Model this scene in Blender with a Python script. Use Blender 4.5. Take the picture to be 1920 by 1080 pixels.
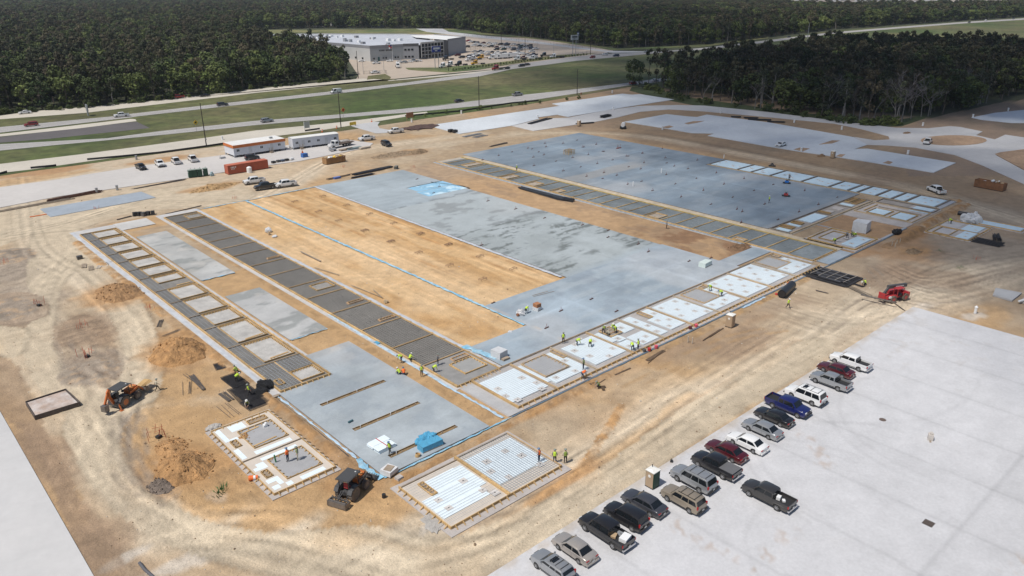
import bpy, bmesh, math, random
import numpy as np
from mathutils import Vector, Matrix
R = math.radians
for o in list(bpy.data.objects): bpy.data.objects.remove(o)
sc = bpy.context.scene
COL = sc.collection
rnd = random.Random(7)
# ------------------------------------------------------------------ camera
CH = 52.0
FPX = 1458.5
CX = (0.741509, -0.250873, 0.622276)      # world X seen by the camera (right, down, forward)
CY = (-0.670927, -0.270942, 0.690251)
CZ = (-0.004565, -0.929329, -0.369223)
cam = bpy.data.cameras.new('camera')
cam.sensor_width = 36
cam.lens = FPX / 1920 * 36
cam.clip_start = 1
cam.clip_end = 12000
camo = bpy.data.objects.new('camera', cam)
COL.objects.link(camo)
camo.matrix_world = Matrix(((CX[0], -CX[1], -CX[2], 0), (CY[0], -CY[1], -CY[2], 0), (CZ[0], -CZ[1], -CZ[2], CH), (0, 0, 0, 1)))
sc.camera = camo
def G(px, py, z=0.0):
 """point of the photograph -> the ground point it shows"""
 d = (px - 960, py - 540, FPX)
 w = [a[0] * d[0] + a[1] * d[1] + a[2] * d[2] for a in (CX, CY, CZ)]
 t = (z - CH) / w[2]
 return (w[0] * t, w[1] * t)
def PX(x, y, z=0.0):
 z -= CH
 d = [CX[i] * x + CY[i] * y + CZ[i] * z for i in range(3)]
 return 960 + FPX * d[0] / d[2], 540 + FPX * d[1] / d[2]
# ------------------------------------------------------------------ light
SUN_EL, SUN_STR, SKY_STR = 61.0, 3.6, 0.085
world = bpy.data.worlds.new('World')
sc.world = world
world.use_nodes = True
wn = world.node_tree
sky = wn.nodes.new('ShaderNodeTexSky')
sky.sky_type = 'NISHITA'
sky.sun_disc = False
sky.sun_elevation = R(SUN_EL)
sky.sun_rotation = R(-90)
sky.air_density = 1.0
sky.dust_density = 1.5
sky.ozone_density = 1.0
bg = wn.nodes['Background']
bg.inputs[1].default_value = SKY_STR
wn.links.new(sky.outputs[0], bg.inputs[0])
sun = bpy.data.lights.new('sun', 'SUN')
sun.energy = SUN_STR
sun.angle = R(0.53)
sun.color = (1.0, 0.955, 0.89)
suno = bpy.data.objects.new('sun', sun)
COL.objects.link(suno)
e = R(SUN_EL)
suno.rotation_euler = Vector((-math.cos(e), 0.03, math.sin(e))).to_track_quat('Z', 'Y').to_euler()
sc.view_settings.view_transform = 'Standard'
sc.view_settings.look = 'None'
sc.view_settings.exposure = 0.12
sc.view_settings.gamma = 1
sc.view_settings.use_curve_mapping = False
sc.cycles.use_denoising = True
sc.cycles.max_bounces = 5
sc.cycles.diffuse_bounces = 2
sc.cycles.glossy_bounces = 2
sc.cycles.transparent_max_bounces = 24
sc.cycles.volume_bounces = 0
sc.cycles.caustics_reflective = False
sc.cycles.caustics_refractive = False
sc.cycles.sample_clamp_indirect = 4
# ------------------------------------------------------------------ helpers
def tag(o, label=None, cat=None, group=None, kind=None):
 if label: o['label'] = label
 if cat: o['category'] = cat
 if group: o['group'] = group
 if kind: o['kind'] = kind
 return o
def empty(name, loc=(0, 0, 0), rz=0.0, label=None, cat=None, group=None):
 o = bpy.data.objects.new(name, None)
 COL.objects.link(o)
 o.empty_display_size = 0.3
 o.location = loc
 o.rotation_euler = (0, 0, rz)
 return tag(o, label, cat, group)
def link(name, me, parent=None, loc=None, rot=None, scale=None):
 o = bpy.data.objects.new(name, me)
 COL.objects.link(o)
 if parent: o.parent = parent
 if loc: o.location = loc
 if rot: o.rotation_euler = rot
 if scale: o.scale = scale
 return o
def kids(o): return [c for c in bpy.data.objects if c.parent == o] if False else list(o.children)
def copy_tree(o, parent=None, swap=None):
 c = o.copy()
 COL.objects.link(c)
 c.parent = parent
 if swap and c.type == 'MESH':
  for i, s in enumerate(c.material_slots):
   if s.material in swap:
    s.link = 'OBJECT'
    s.material = swap[s.material]
 for ch in o.children: copy_tree(ch, c, swap)
 return c
class MB:
 def __init__(s): s.v = []; s.f = []; s.m = []
 def add(s, vs, fs, m=0):
  n = len(s.v); s.v += [tuple(v) for v in vs]
  s.f += [tuple(i + n for i in f) for f in fs]; s.m += [m] * len(fs)
  return s
 def box(s, x0, y0, z0, x1, y1, z1, m=0):
  return s.add([(x0,y0,z0),(x1,y0,z0),(x1,y1,z0),(x0,y1,z0),(x0,y0,z1),(x1,y0,z1),(x1,y1,z1),(x0,y1,z1)],
              [(0,3,2,1),(4,5,6,7),(0,1,5,4),(1,2,6,5),(2,3,7,6),(3,0,4,7)], m)
 def obox(s, c, size, rot=(0,0,0), m=0):
  M = Matrix.Translation(c) @ Matrix.Rotation(rot[2],4,'Z') @ Matrix.Rotation(rot[1],4,'Y') @ Matrix.Rotation(rot[0],4,'X')
  a, b, d = [k/2 for k in size]
  vs = [M @ Vector(p) for p in [(-a,-b,-d),(a,-b,-d),(a,b,-d),(-a,b,-d),(-a,-b,d),(a,-b,d),(a,b,d),(-a,b,d)]]
  return s.add(vs, [(0,3,2,1),(4,5,6,7),(0,1,5,4),(1,2,6,5),(2,3,7,6),(3,0,4,7)], m)
 def bar(s, p, q, w, h=None, m=0):
  p = Vector(p); q = Vector(q); h = h or w
  d = (q - p); L = d.length
  if L < 1e-6: return s
  d.normalize()
  u = Vector((0,0,1)) if abs(d.z) < .95 else Vector((1,0,0))
  a = d.cross(u).normalized() * w/2; b = a.cross(d).normalized() * h/2
  vs = [p-a-b, p+a-b, p+a+b, p-a+b, q-a-b, q+a-b, q+a+b, q-a+b]
  return s.add(vs, [(0,1,2,3),(7,6,5,4),(1,0,4,5),(2,1,5,6),(3,2,6,7),(0,3,7,4)], m)
 def cyl(s, p, q, r, n=8, m=0, r2=None, caps=True):
  p = Vector(p); q = Vector(q); r2 = r if r2 is None else r2
  d = (q-p).normalized()
  u = Vector((0,0,1)) if abs(d.z) < .95 else Vector((1,0,0))
  a = d.cross(u).normalized(); b = a.cross(d).normalized()
  vs = []
  for i in range(n):
   t = 2*math.pi*i/n; o = a*math.cos(t) + b*math.sin(t)
   vs += [p + o*r, q + o*r2]
  fs = [(2*i, 2*((i+1)%n), 2*((i+1)%n)+1, 2*i+1) for i in range(n)]
  if caps: fs += [tuple(2*i for i in reversed(range(n))), tuple(2*i+1 for i in range(n))]
  return s.add(vs, fs, m)
 def quad(s, a, b, c, d, m=0): return s.add([a,b,c,d], [(0,1,2,3)], m)
 def prism(s, pts, z0, z1, m=0, ms=None):
  n = len(pts)
  ar = sum(pts[i][0]*pts[(i+1)%n][1]-pts[(i+1)%n][0]*pts[i][1] for i in range(n))
  if ar < 0: pts = pts[::-1]
  vs = [(x,y,z0) for x,y in pts] + [(x,y,z1) for x,y in pts]
  s.add(vs, [tuple(range(n,2*n))], m)
  k = len(s.v) - 2*n
  for i in range(n):
   j = (i+1)%n
   s.f.append((k+i,k+j,k+n+j,k+n+i)); s.m.append(m if ms is None else ms)
  return s
 def ball(s, c, r, seg=8, rings=5, m=0, sc_=(1,1,1), jit=0):
  vs = [(c[0],c[1],c[2]-r*sc_[2])]
  for j in range(1, rings):
   ph = math.pi*j/rings
   for i in range(seg):
    t = 2*math.pi*i/seg; k = 1 + (rnd.uniform(-jit,jit) if jit else 0)
    vs.append((c[0]+r*k*sc_[0]*math.sin(ph)*math.cos(t), c[1]+r*k*sc_[1]*math.sin(ph)*math.sin(t), c[2]-r*k*sc_[2]*math.cos(ph)))
  vs.append((c[0],c[1],c[2]+r*sc_[2])); top = len(vs)-1
  fs = [(0, 1+(i+1)%seg, 1+i) for i in range(seg)]
  for j in range(rings-2):
   for i in range(seg):
    a = 1+j*seg+i; b = 1+j*seg+(i+1)%seg
    fs.append((a,b,b+seg,a+seg))
  k = 1+(rings-2)*seg
  fs += [(k+i, k+(i+1)%seg, top) for i in range(seg)]
  return s.add(vs, fs, m)
 def mesh(s, name, mats, smooth=False):
  me = bpy.data.meshes.new(name)
  me.from_pydata(s.v, [], s.f)
  for m in (mats if isinstance(mats, (list,tuple)) else [mats]): me.materials.append(m)
  me.polygons.foreach_set('material_index', s.m)
  if smooth:
   me.polygons.foreach_set('use_smooth', [True]*len(s.f))
   try: me.set_sharp_from_angle(angle=R(38))
   except Exception: pass
  me.update()
  return me
 def build(s, name, mats, parent=None, smooth=False, loc=None, **k):
  o = link(name, s.mesh(name, mats, smooth), parent, loc)
  return tag(o, **k) if k else o
# ------------------------------------------------------------------ materials
MATS = {}
def mat(name, col, rough=0.8, var=0.0, scale=1.0, bump=0.0, metal=0.0, col2=None, fine=0.0, spec=None, trans=False, vcol=None, joints=None, objrand=0.0, stretch=None, bscale=None):
 """procedural surface: base colour mottled by noise, optional vertex colour, joints grid, bump"""
 if name in MATS: return MATS[name]
 m = bpy.data.materials.new(name); MATS[name] = m
 m.use_nodes = True
 nt = m.node_tree; N = nt.nodes; L = nt.links
 b = N['Principled BSDF']
 b.inputs['Roughness'].default_value = rough
 b.inputs['Metallic'].default_value = metal
 if spec is not None: b.inputs['Specular IOR Level'].default_value = spec
 geo = N.new('ShaderNodeNewGeometry')
 pos = geo.outputs['Position']
 if stretch:
  mp = N.new('ShaderNodeMapping'); mp.inputs['Scale'].default_value = stretch
  L.new(pos, mp.inputs['Vector']); pos = mp.outputs[0]
 cur = None
 if vcol:
  a = N.new('ShaderNodeVertexColor'); a.layer_name = vcol; cur = a.outputs[0]
 else:
  c = N.new('ShaderNodeRGB'); c.outputs[0].default_value = (*col, 1); cur = c.outputs[0]
 def noise(sc_, det=5, ro=.6):
  n = N.new('ShaderNodeTexNoise'); n.inputs['Scale'].default_value = sc_
  n.inputs['Detail'].default_value = det; n.inputs['Roughness'].default_value = ro
  L.new(pos, n.inputs['Vector']); return n.outputs[0]
 def mulby(cur, val, lo, hi, f0=.3, f1=.7):
  mr = N.new('ShaderNodeMapRange'); mr.inputs[1].default_value = f0; mr.inputs[2].default_value = f1
  mr.inputs[3].default_value = lo; mr.inputs[4].default_value = hi; L.new(val, mr.inputs[0])
  mx = N.new('ShaderNodeVectorMath'); mx.operation = 'SCALE'
  L.new(cur, mx.inputs[0]); L.new(mr.outputs[0], mx.inputs['Scale']); return mx.outputs[0]
 if col2 is not None:
  mx = N.new('ShaderNodeMix'); mx.data_type = 'RGBA'
  mr = N.new('ShaderNodeMapRange'); mr.inputs[1].default_value = .38; mr.inputs[2].default_value = .62
  L.new(noise(scale*.6), mr.inputs[0]); L.new(mr.outputs[0], mx.inputs[0])
  L.new(cur, mx.inputs[6]); mx.inputs[7].default_value = (*col2, 1); cur = mx.outputs[2]
 if var: cur = mulby(cur, noise(scale), 1-var, 1+var)
 if fine: cur = mulby(cur, noise(scale*9, 4, .7), 1-fine, 1+fine)
 if objrand:
  oi = N.new('ShaderNodeObjectInfo'); cur = mulby(cur, oi.outputs['Random'], 1-objrand, 1+objrand, 0, 1)
 if joints:
  # saw-cut joints: thin darker lines on a metric grid
  sx = N.new('ShaderNodeSeparateXYZ'); L.new(geo.outputs['Position'], sx.inputs[0])
  outs = []
  for k, (per, off) in enumerate(joints):
   ad = N.new('ShaderNodeMath'); ad.operation = 'ADD'; ad.inputs[1].default_value = off + 1000*per
   L.new(sx.outputs[k], ad.inputs[0])
   md = N.new('ShaderNodeMath'); md.operation = 'MODULO'; md.inputs[1].default_value = per; L.new(ad.outputs[0], md.inputs[0])
   lt = N.new('ShaderNodeMath'); lt.operation = 'LESS_THAN'; lt.inputs[1].default_value = 0.07; L.new(md.outputs[0], lt.inputs[0])
   outs.append(lt.outputs[0])
  mxm = N.new('ShaderNodeMath'); mxm.operation = 'MAXIMUM'; L.new(outs[0], mxm.inputs[0]); L.new(outs[1], mxm.inputs[1])
  cur = mulby(cur, mxm.outputs[0], 1, .86, 0, 1)
 L.new(cur, b.inputs['Base Color'])
 if bump:
  bp = N.new('ShaderNodeBump'); bp.inputs['Strength'].default_value = 1.0; bp.inputs['Distance'].default_value = bump
  L.new(noise(bscale or scale*5, 6, .65), bp.inputs['Height']); L.new(bp.outputs[0], b.inputs['Normal'])
 return m
M = {}
M['lumber'] = mat('lumber', (.50,.33,.15), .85, .22, .8, objrand=.2)
M['ply'] = mat('plywood', (.44,.34,.22), .85, .2, .7)
M['oldwood'] = mat('grey_wood', (.30,.24,.18), .9, .25, 1.2)
M['conc'] = mat('cured_concrete', (.36,.37,.385), .88, .13, .16, fine=.07)
M['conc_blue'] = mat('damp_concrete', (.26,.285,.32), .85, .16, .1, fine=.07)
M['conc_tan'] = mat('concrete_mud_slab', (.42,.385,.36), .9, .12, .4, fine=.1)
M['pave'] = mat('pavement_concrete', (.515,.515,.53), .85, .07, .09, fine=.06, joints=((9.1,2.0),(6.2,3.4)), col2=(.455,.465,.485))
M['pave_far'] = mat('pavement_concrete_far', (.44,.44,.44), .85, .08, .08, fine=.06)
M['foam'] = mat('white_foam', (.70,.78,.82), .7, .04, .8)
M['foam_shade'] = mat('white_foam_shaded', (.50,.63,.71), .7, .06, .8)  # white foam with the blue tone of cloud shade put into its colour
M['rebar'] = mat('rebar_steel', (.10,.085,.075), .7, .2, 3)
M['rebar_blue'] = mat('rebar_bluegrey', (.34,.36,.375), .7, .2, 3)
M['void'] = mat('void_form_board', (.175,.165,.15), .9, .2, .35, fine=.2, objrand=.16)
M['void3'] = mat('void_form_wet', (.19,.215,.225), .8, .3, .12, fine=.15)
M['poly'] = mat('blue_polythene', (.20,.48,.67), .45, .25, 1.5, bump=.15, col2=(.42,.60,.70))
M['poly2'] = mat('pale_blue_film', (.42,.55,.66), .5, .25, .9, bump=.1)
M['dark'] = mat('black_plastic', (.015,.015,.016), .5)
M['blackmesh'] = mat('black_steel_mesh', (.035,.033,.035), .7, .3, 1)
M['white'] = mat('white_paint', (.76,.76,.75), .5, .03, 1)
M['soilpile'] = mat('clay_spoil', (.37,.23,.115), .95, .3, .35, fine=.3, bump=.5)
M['steel'] = mat('galvanised_steel', (.35,.36,.37), .5, .1, 1, metal=.4)
M['red'] = mat('red_paint', (.45,.04,.03), .5)
M['orange'] = mat('safety_orange', (.75,.16,.03), .6)
M['green'] = mat('green_paint', (.03,.12,.07), .5)
M['yellow'] = mat('safety_yellow', (.80,.52,.04), .6)
M['asphalt'] = mat('old_asphalt', (.19,.18,.175), .9, .12, .1, fine=.1)
M['asphalt_dark'] = mat('new_asphalt', (.105,.095,.095), .9, .12, .1, fine=.1)
M['hwy'] = mat('highway_concrete', (.33,.315,.30), .9, .08, .06, fine=.08)
M['service'] = mat('service_road_concrete', (.50,.46,.39), .9, .08, .06, fine=.06)
M['grass'] = mat('mown_grass', (.056,.082,.018), 1, .30, .02, fine=.45, col2=(.115,.105,.045))
M['grass_rough'] = mat('rough_grass', (.20,.18,.075), 1, .3, .03, fine=.4, col2=(.07,.10,.03))
# ------------------------------------------------------------------ cloud between the sun and the right-hand woods
def cloud_material():
 m = bpy.data.materials.new('cloud_vapour'); m.use_nodes = True; nt = m.node_tree; N = nt.nodes; L = nt.links
 N.remove(N['Principled BSDF'])
 d = N.new('ShaderNodeBsdfDiffuse'); d.inputs[0].default_value = (.85,.85,.86,1); t = N.new('ShaderNodeBsdfTransparent'); mx = N.new('ShaderNodeMixShader'); mx.inputs[0].default_value = .085
 L.new(t.outputs[0], mx.inputs[1]); L.new(d.outputs[0], mx.inputs[2]); L.new(mx.outputs[0], N['Material Output'].inputs[0]); return m
def cloud():
 h = 620.0; shift = h/math.tan(R(SUN_EL)); cr = random.Random(4); b = MB()
 # shaded ground area: from just right of the building's centre line to beyond the right-hand wood
 def edge(y): return np.interp(y, [-200,30,60,104,161,250,455,700,1100,1800], [165,150,152,158,182,240,400,560,800,1200])
 for i in range(460):
  y = cr.uniform(-150,1150)
  x0 = float(edge(y))-16; w = float(np.interp(y,[-150,100,300,600,1150],[190,330,360,420,420]))
  x = x0+w*cr.betavariate(1.25,1.25)
  r = cr.uniform(28,52)
  b.ball((x-shift, y, h+cr.uniform(-25,25)), r, 10, 6, 0, (1,1,.5), .1)
 for i in range(150): b.ball((cr.uniform(320,620)-shift, cr.uniform(60,360), h+cr.uniform(-25,25)), cr.uniform(26,44), 10, 6, 0, (1,1,.5), .1)  # extra puffs added out of view to deepen the shade over the right-hand wood
 o = b.build('cloud', cloud_material(), None, True); o['kind'] = 'structure'
cloud()
# ------------------------------------------------------------------ numpy noise
_tab = np.random.RandomState(3).rand(512, 512).astype(np.float32)
def vn(x, y, s, seed=0):
 x = x / s + seed * 17.3; y = y / s + seed * 9.7
 xi = np.floor(x).astype(int); yi = np.floor(y).astype(int)
 fx = x - xi; fy = y - yi
 fx = fx*fx*(3-2*fx); fy = fy*fy*(3-2*fy)
 a = _tab[xi & 511, yi & 511]; b = _tab[(xi+1) & 511, yi & 511]
 c = _tab[xi & 511, (yi+1) & 511]; d = _tab[(xi+1) & 511, (yi+1) & 511]
 return (a*(1-fx)+b*fx)*(1-fy) + (c*(1-fx)+d*fx)*fy
def fbm(x, y, s, seed=0, oct=4, g=.55):
 t = 0; a = 1; n = 0
 for i in range(oct):
  t = t + a*vn(x, y, s/2**i, seed+i*3); n += a; a *= g
 return t/n
def sstep(a, b, v):
 t = np.clip((v-a)/(b-a), 0, 1); return t*t*(3-2*t)
def pdist(X, Y, pts):
 """distance to polyline, arc length along it, signed side offset"""
 best = np.full(X.shape, 1e9); S = np.zeros(X.shape); D = np.zeros(X.shape); acc = 0
 for (x0,y0),(x1,y1) in zip(pts[:-1], pts[1:]):
  dx, dy = x1-x0, y1-y0; L = math.hypot(dx,dy)
  t = np.clip(((X-x0)*dx+(Y-y0)*dy)/L**2, 0, 1)
  d = np.hypot(X-x0-t*dx, Y-y0-t*dy)
  sd = ((X-x0)*dy-(Y-y0)*dx)/L
  k = d < best
  best[k] = d[k]; S[k] = acc+t[k]*L; D[k] = sd[k]; acc += L
 return best, S, D
def inpoly(X, Y, pts):
 ins = np.zeros(X.shape, bool); n = len(pts)
 for i in range(n):
  x0,y0 = pts[i]; x1,y1 = pts[(i+1)%n]
  if y0 == y1: continue
  c = ((Y > y0) != (Y > y1)) & (X < (x1-x0)*(Y-y0)/(y1-y0)+x0)
  ins ^= c
 return ins
def GP(*pts): return [G(a,b) for a,b in pts]
PALE = np.array((.59,.52,.425)); CLAY = np.array((.50,.335,.18)); BROWN = np.array((.31,.225,.16))
ORNG = np.array((.40,.225,.10)); GREY = np.array((.36,.31,.265)); DARK = np.array((.20,.145,.105)); FOREST = np.array((.03,.034,.016))
def axis(lo, hi, step, far0, far1):
 a = list(np.arange(lo, hi, step)); s = step
 while a[-1] < far1: s *= 1.06; a.append(a[-1]+s)
 s = step; b = []
 v = lo
 while v > far0: s *= 1.12; v -= s; b.append(v)
 return np.array(b[::-1]+a)
gx = axis(5, 212, .42, -700, 6000); gy = axis(38, 245, .42, -600, 6000)
XX, YY = np.meshgrid(gx, gy, indexing='ij')
# warp used everywhere so that no edge is a ruler line
WX = (fbm(XX,YY,9,1)-.5)*5; WY = (fbm(XX,YY,9,5)-.5)*5
Z = (fbm(XX,YY,7,11)-.5)*.10
C = np.empty(XX.shape+(3,)); C[:] = np.array((.43,.335,.235))
def lay(mask, col):
 global C
 C = C*(1-mask[...,None]) + col*mask[...,None]
big = fbm(XX,YY,28,21); lay(sstep(.42,.62,big)*.75, CLAY)
lay(sstep(.5,.66,fbm(XX,YY,16,31))*.35, PALE)
lay(sstep(.56,.7,fbm(XX,YY,11,41))*.25, BROWN)
# right side laid greyer: cloud shade put into the soil colour
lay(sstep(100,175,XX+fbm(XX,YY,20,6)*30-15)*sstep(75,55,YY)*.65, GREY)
lay(sstep(205,215,XX+WX)*.8, np.array((.36,.265,.18)))
lay(sstep(192,200,YY+WY)*sstep(130,100,XX)*.6, PALE)
def smooth(pts, n=6):
 P = [pts[0]]+list(pts)+[pts[-1]]; out = []
 for i in range(1, len(P)-2):
  for k in range(n):
   t = k/n
   out.append(tuple(.5*((2*P[i][a])+(-P[i-1][a]+P[i+1][a])*t+(2*P[i-1][a]-5*P[i][a]+4*P[i+1][a]-P[i+2][a])*t*t+(-P[i-1][a]+3*P[i][a]-3*P[i+1][a]+P[i+2][a])*t**3) for a in (0,1)))
 return out+[tuple(pts[-1])]
def region(P, col, amt, seed, ns=5):
 m = inpoly(XX+WX*.5,YY+WY*.5,GP(*P)).astype(float)*(.6+.8*(fbm(XX,YY,ns,seed)-.25)); lay(np.clip(m,0,1)*amt, col)
def stroke(pts, w, col, soft=3, amt=.9, streak=.35, seed=0, dep=0):
 global Z
 d, s, sd = pdist(XX+WX*.4, YY+WY*.4, smooth(GP(*pts),4))
 m = sstep(w/2+soft/2, w/2-soft/2, d)
 st = fbm(sd*1.0, s*.06, 1.6, seed+50, 4)
 m2 = m*(1-.45*streak+1.5*streak*(st-.45))
 lay(np.clip(m2,0,1)*amt, col)
 Z += m*((fbm(sd, s*.08, 1.2, seed+60, 3)-.5)*.14 - dep)
def blob(px, py, rx, ry, col, amt=.9, soft=.35, rough=.5, seed=0):
 x, y = G(px,py)
 r = np.hypot((XX+WX*rough-x)/rx, (YY+WY*rough-y)/ry)
 m = sstep(1+soft, 1-soft, r+(fbm(XX,YY,max(rx,ry)*.5,seed+70)-.5)*1.0)
 lay(m*amt, col); return m
region([(-40,395),(300,375),(420,385),(300,400),(130,432),(190,520),(250,600),(290,680),(300,740),(225,790),(228,850),(290,930),(420,980),(640,985),(900,1000),(900,1095),(240,1095),(110,850),(20,650),(-40,560)], np.array((.50,.41,.31)), .9, 880, 9)
region([(700,1000),(1010,940),(1250,770),(1480,640),(1620,560),(1700,575),(1250,850),(950,1060),(800,1095),(700,1095)], PALE, .5, 881)
# foreground apron between the buildings and the parking: broad pale tyre-polished band with clay margins
stroke([(560,1130),(760,1020),(1010,960),(1250,790),(1500,660),(1680,545),(1800,500),(2000,470)], 9, PALE, 5, .9, .5, 1)
stroke([(300,1000),(520,985),(820,1080)], 7, PALE, 4, .8, .4, 2)
stroke([(860,985),(1060,915),(1300,760),(1500,640)], 1.6, ORNG, 2, .45, .6, 3)
stroke([(660,1000),(780,1030),(930,985),(1120,860),(1300,740)], 1.2, CLAY, 1.4, .7, .6, 4)
stroke([(980,1000),(1240,840),(1500,690),(1690,560)], 1.4, BROWN, 1.6, .35, .7, 5)
# haul road loop on the left
stroke([(60,420),(170,400),(330,370),(500,365),(620,300),(700,275),(900,250)], 7, PALE, 5, .85, .4, 6)
stroke([(120,480),(60,560),(130,640),(210,760),(190,850),(260,930),(380,990),(560,1010)], 6.5, PALE, 3.5, .95, .45, 7)
stroke([(40,330),(60,460),(150,520),(230,600),(265,680),(255,720),(215,800)], 5.5, PALE, 3, .95, .45, 8)
stroke([(0,440),(120,420),(120,520)], 9, PALE, 6, .8, .4, 9)
stroke([(150,610),(60,650),(40,700),(130,790)], 6, PALE, 4, .6, .5, 10)
stroke([(40,800),(90,880),(150,960),(250,1080)], 3.2, BROWN, 2.5, .75, .6, 11)
stroke([(150,760),(240,900),(330,960)], 1.0, CLAY, 2.0, .4, .8, 12)
# right side tracks
stroke([(1440,560),(1600,600),(1760,560),(1930,520)], 7, PALE, 5, .55, .6, 13)
stroke([(1650,500),(1760,540),(1920,500)], 4, GREY, 3, .6, .7, 14)
stroke([(800,275),(1000,250),(1200,255),(1500,310),(1700,350),(1940,420)], 7, PALE, 5, .55, .5, 15)
stroke([(1500,325),(1640,350),(1740,370),(1830,430)], 3, CLAY, 3, .6, .5, 16)
stroke([(1440,590),(1250,660),(1010,780)], 2.5, ORNG, 3, .35, .6, 17)
stroke([(1250,665),(1380,600),(1480,560)], 6, BROWN, 4, .6, .6, 18)
for i,(a,b,rx,ry,c,am) in enumerate([(30,500,7,10,GREY,.9),(40,570,6,10,GREY,.8),(160,620,6,7,BROWN,.7),(165,690,5,6,GREY,.85),
 (90,850,3,8,BROWN,.8),(250,810,2.2,6,GREY,.8),(320,870,5,6,ORNG,.8),(430,830,4,4,CLAY,.8),(400,930,4,5,CLAY,.8),(420,890,4,4,ORNG,.5),
 (230,540,5,10,ORNG,.6),(330,650,5,6,ORNG,.6),(250,470,6,14,CLAY,.8),(350,720,6,5,CLAY,.9),(330,800,6,4,CLAY,.8),(560,950,9,3,CLAY,.9),
 (700,960,9,3,CLAY,.9),(640,880,4,6,ORNG,.5),(1390,640,8,3,BROWN,.7),(1700,470,8,7,ORNG,.6),(1660,520,10,5,BROWN,.7),(1750,520,7,8,BROWN,.6),
 (1850,470,12,8,GREY,.7),(1840,600,10,3,CLAY,.7),(1700,440,6,4,ORNG,.8),(1600,470,4,4,ORNG,.6),(80,320,14,6,ORNG,.8),(300,300,12,4,ORNG,.8),
 (60,335,16,4,CLAY,.8),(760,290,7,3,BROWN,.7),(1100,235,14,6,BROWN,.55),(1290,285,30,5,BROWN,.5),(1620,340,20,6,BROWN,.5),(1700,570,8,3,PALE,.5),
 (480,430,6,20,CLAY,.5),(150,1040,2,4,BROWN,.6),(210,1000,3,3,BROWN,.6),(840,1060,6,3,CLAY,.5),(1180,850,8,2,CLAY,.6),(1060,905,5,2,ORNG,.6)]):
 blob(a,b,rx,ry,c,am,seed=i)
# pale powdery patches
for i,(a,b,rx,ry) in enumerate([(330,1070,3,1.2),(230,1055,2,1),(790,990,1.4,.8),(830,995,1,.6),(420,925,1,1.2),(1700,600,9,2),(1160,620,2,1),(1830,590,3,1.2),(450,280,6,2)]):
 blob(a,b,rx,ry,np.array((.60,.56,.52)),.8,seed=100+i,rough=.8)
# worn islands left between the haul loops: darker, sharply bounded by the wheel tracks
for i,(P_,c_) in enumerate([([(108,625),(128,600),(165,590),(200,612),(218,655),(224,705),(205,730),(165,712),(130,690),(108,655)],BROWN),([(-30,470),(30,482),(50,500),(50,525),(25,545),(-30,545)],GREY),
 ([(-30,555),(40,548),(85,560),(97,585),(80,612),(40,618),(-30,600)],BROWN),([(232,800),(262,770),(330,760),(420,770),(480,800),(540,880),(520,950),(440,962),(360,945),(290,915),(250,880),(232,840)],CLAY),
 ([(-20,660),(30,680),(60,740),(100,830),(150,930),(215,1010),(235,1090),(170,1090),(60,830),(-20,760)],BROWN)]):
 m = inpoly(XX+WX*.12,YY+WY*.12,smooth(GP(*P_)+[G(*P_[0])],4)).astype(float)
 m = m*(.45+.7*fbm(XX,YY,4,900+i)); lay(np.clip(m,0,1)*(.55 if i < 3 else .8), c_*(1.12 if i < 3 else .95))
 cx_,cy_ = G(sum(p[0] for p in P_)/len(P_), sum(p[1] for p in P_)/len(P_))
 ang = np.arctan2(YY-cy_,XX-cx_); rad = np.hypot(XX-cx_,YY-cy_)
 if i < 3: st = fbm(rad*1.3+3*np.sin(ang*1.0),ang*2.0,1.1,910+i,3); C *= (1-.26*np.clip(m,0,1)*sstep(.5,.6,st))[...,None]; Z += np.clip(m,0,1)*(st-.5)*.22
# the haul road itself: wheel-polished pale bands with a clear edge and a low berm
for i,P_ in enumerate([[(130,440),(205,455),(232,500),(262,555),(292,620),(305,690),(296,745),(250,770),(228,800),(228,850),(262,905),(320,945),(420,985),(540,1000),(680,985),(820,1010),(960,965),(1120,880),(1290,760),(1500,640),(1560,660),(1330,810),(1130,960),(960,1060),(860,1095),(640,1095),(480,1075),(330,1030),(220,960),(150,870),(120,800),(150,755),(210,725),(232,690),(226,640),(205,590),(180,545),(140,500)],
 [(60,430),(150,430),(165,480),(120,530),(108,580),(100,625),(104,665),(125,700),(165,735),(150,775),(110,770),(70,720),(45,660),(52,610),(92,590),(88,560),(55,545),(50,500)],[(-40,395),(160,375),(380,345),(480,362),(420,385),(250,398),(150,430),(60,440),(-40,470)],[(-40,612),(50,618),(45,660),(10,670),(-40,650)]]):
 px_ = smooth(GP(*P_)+[G(*P_[0])],4); I_ = inpoly(XX+WX*.10,YY+WY*.10,px_); m = I_.astype(float)*(.72+.28*sstep(.35,.6,fbm(XX,YY,5,930+i)))
 lay(m*.85, np.array((.56,.49,.39)))
 d_,_,_ = pdist(XX+WX*.1,YY+WY*.1,px_); k_ = sstep(.7,.1,d_)*sstep(.35,.55,fbm(XX,YY,5,940+i)); C *= (1-.22*k_)[...,None]; Z += k_*.10
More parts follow.
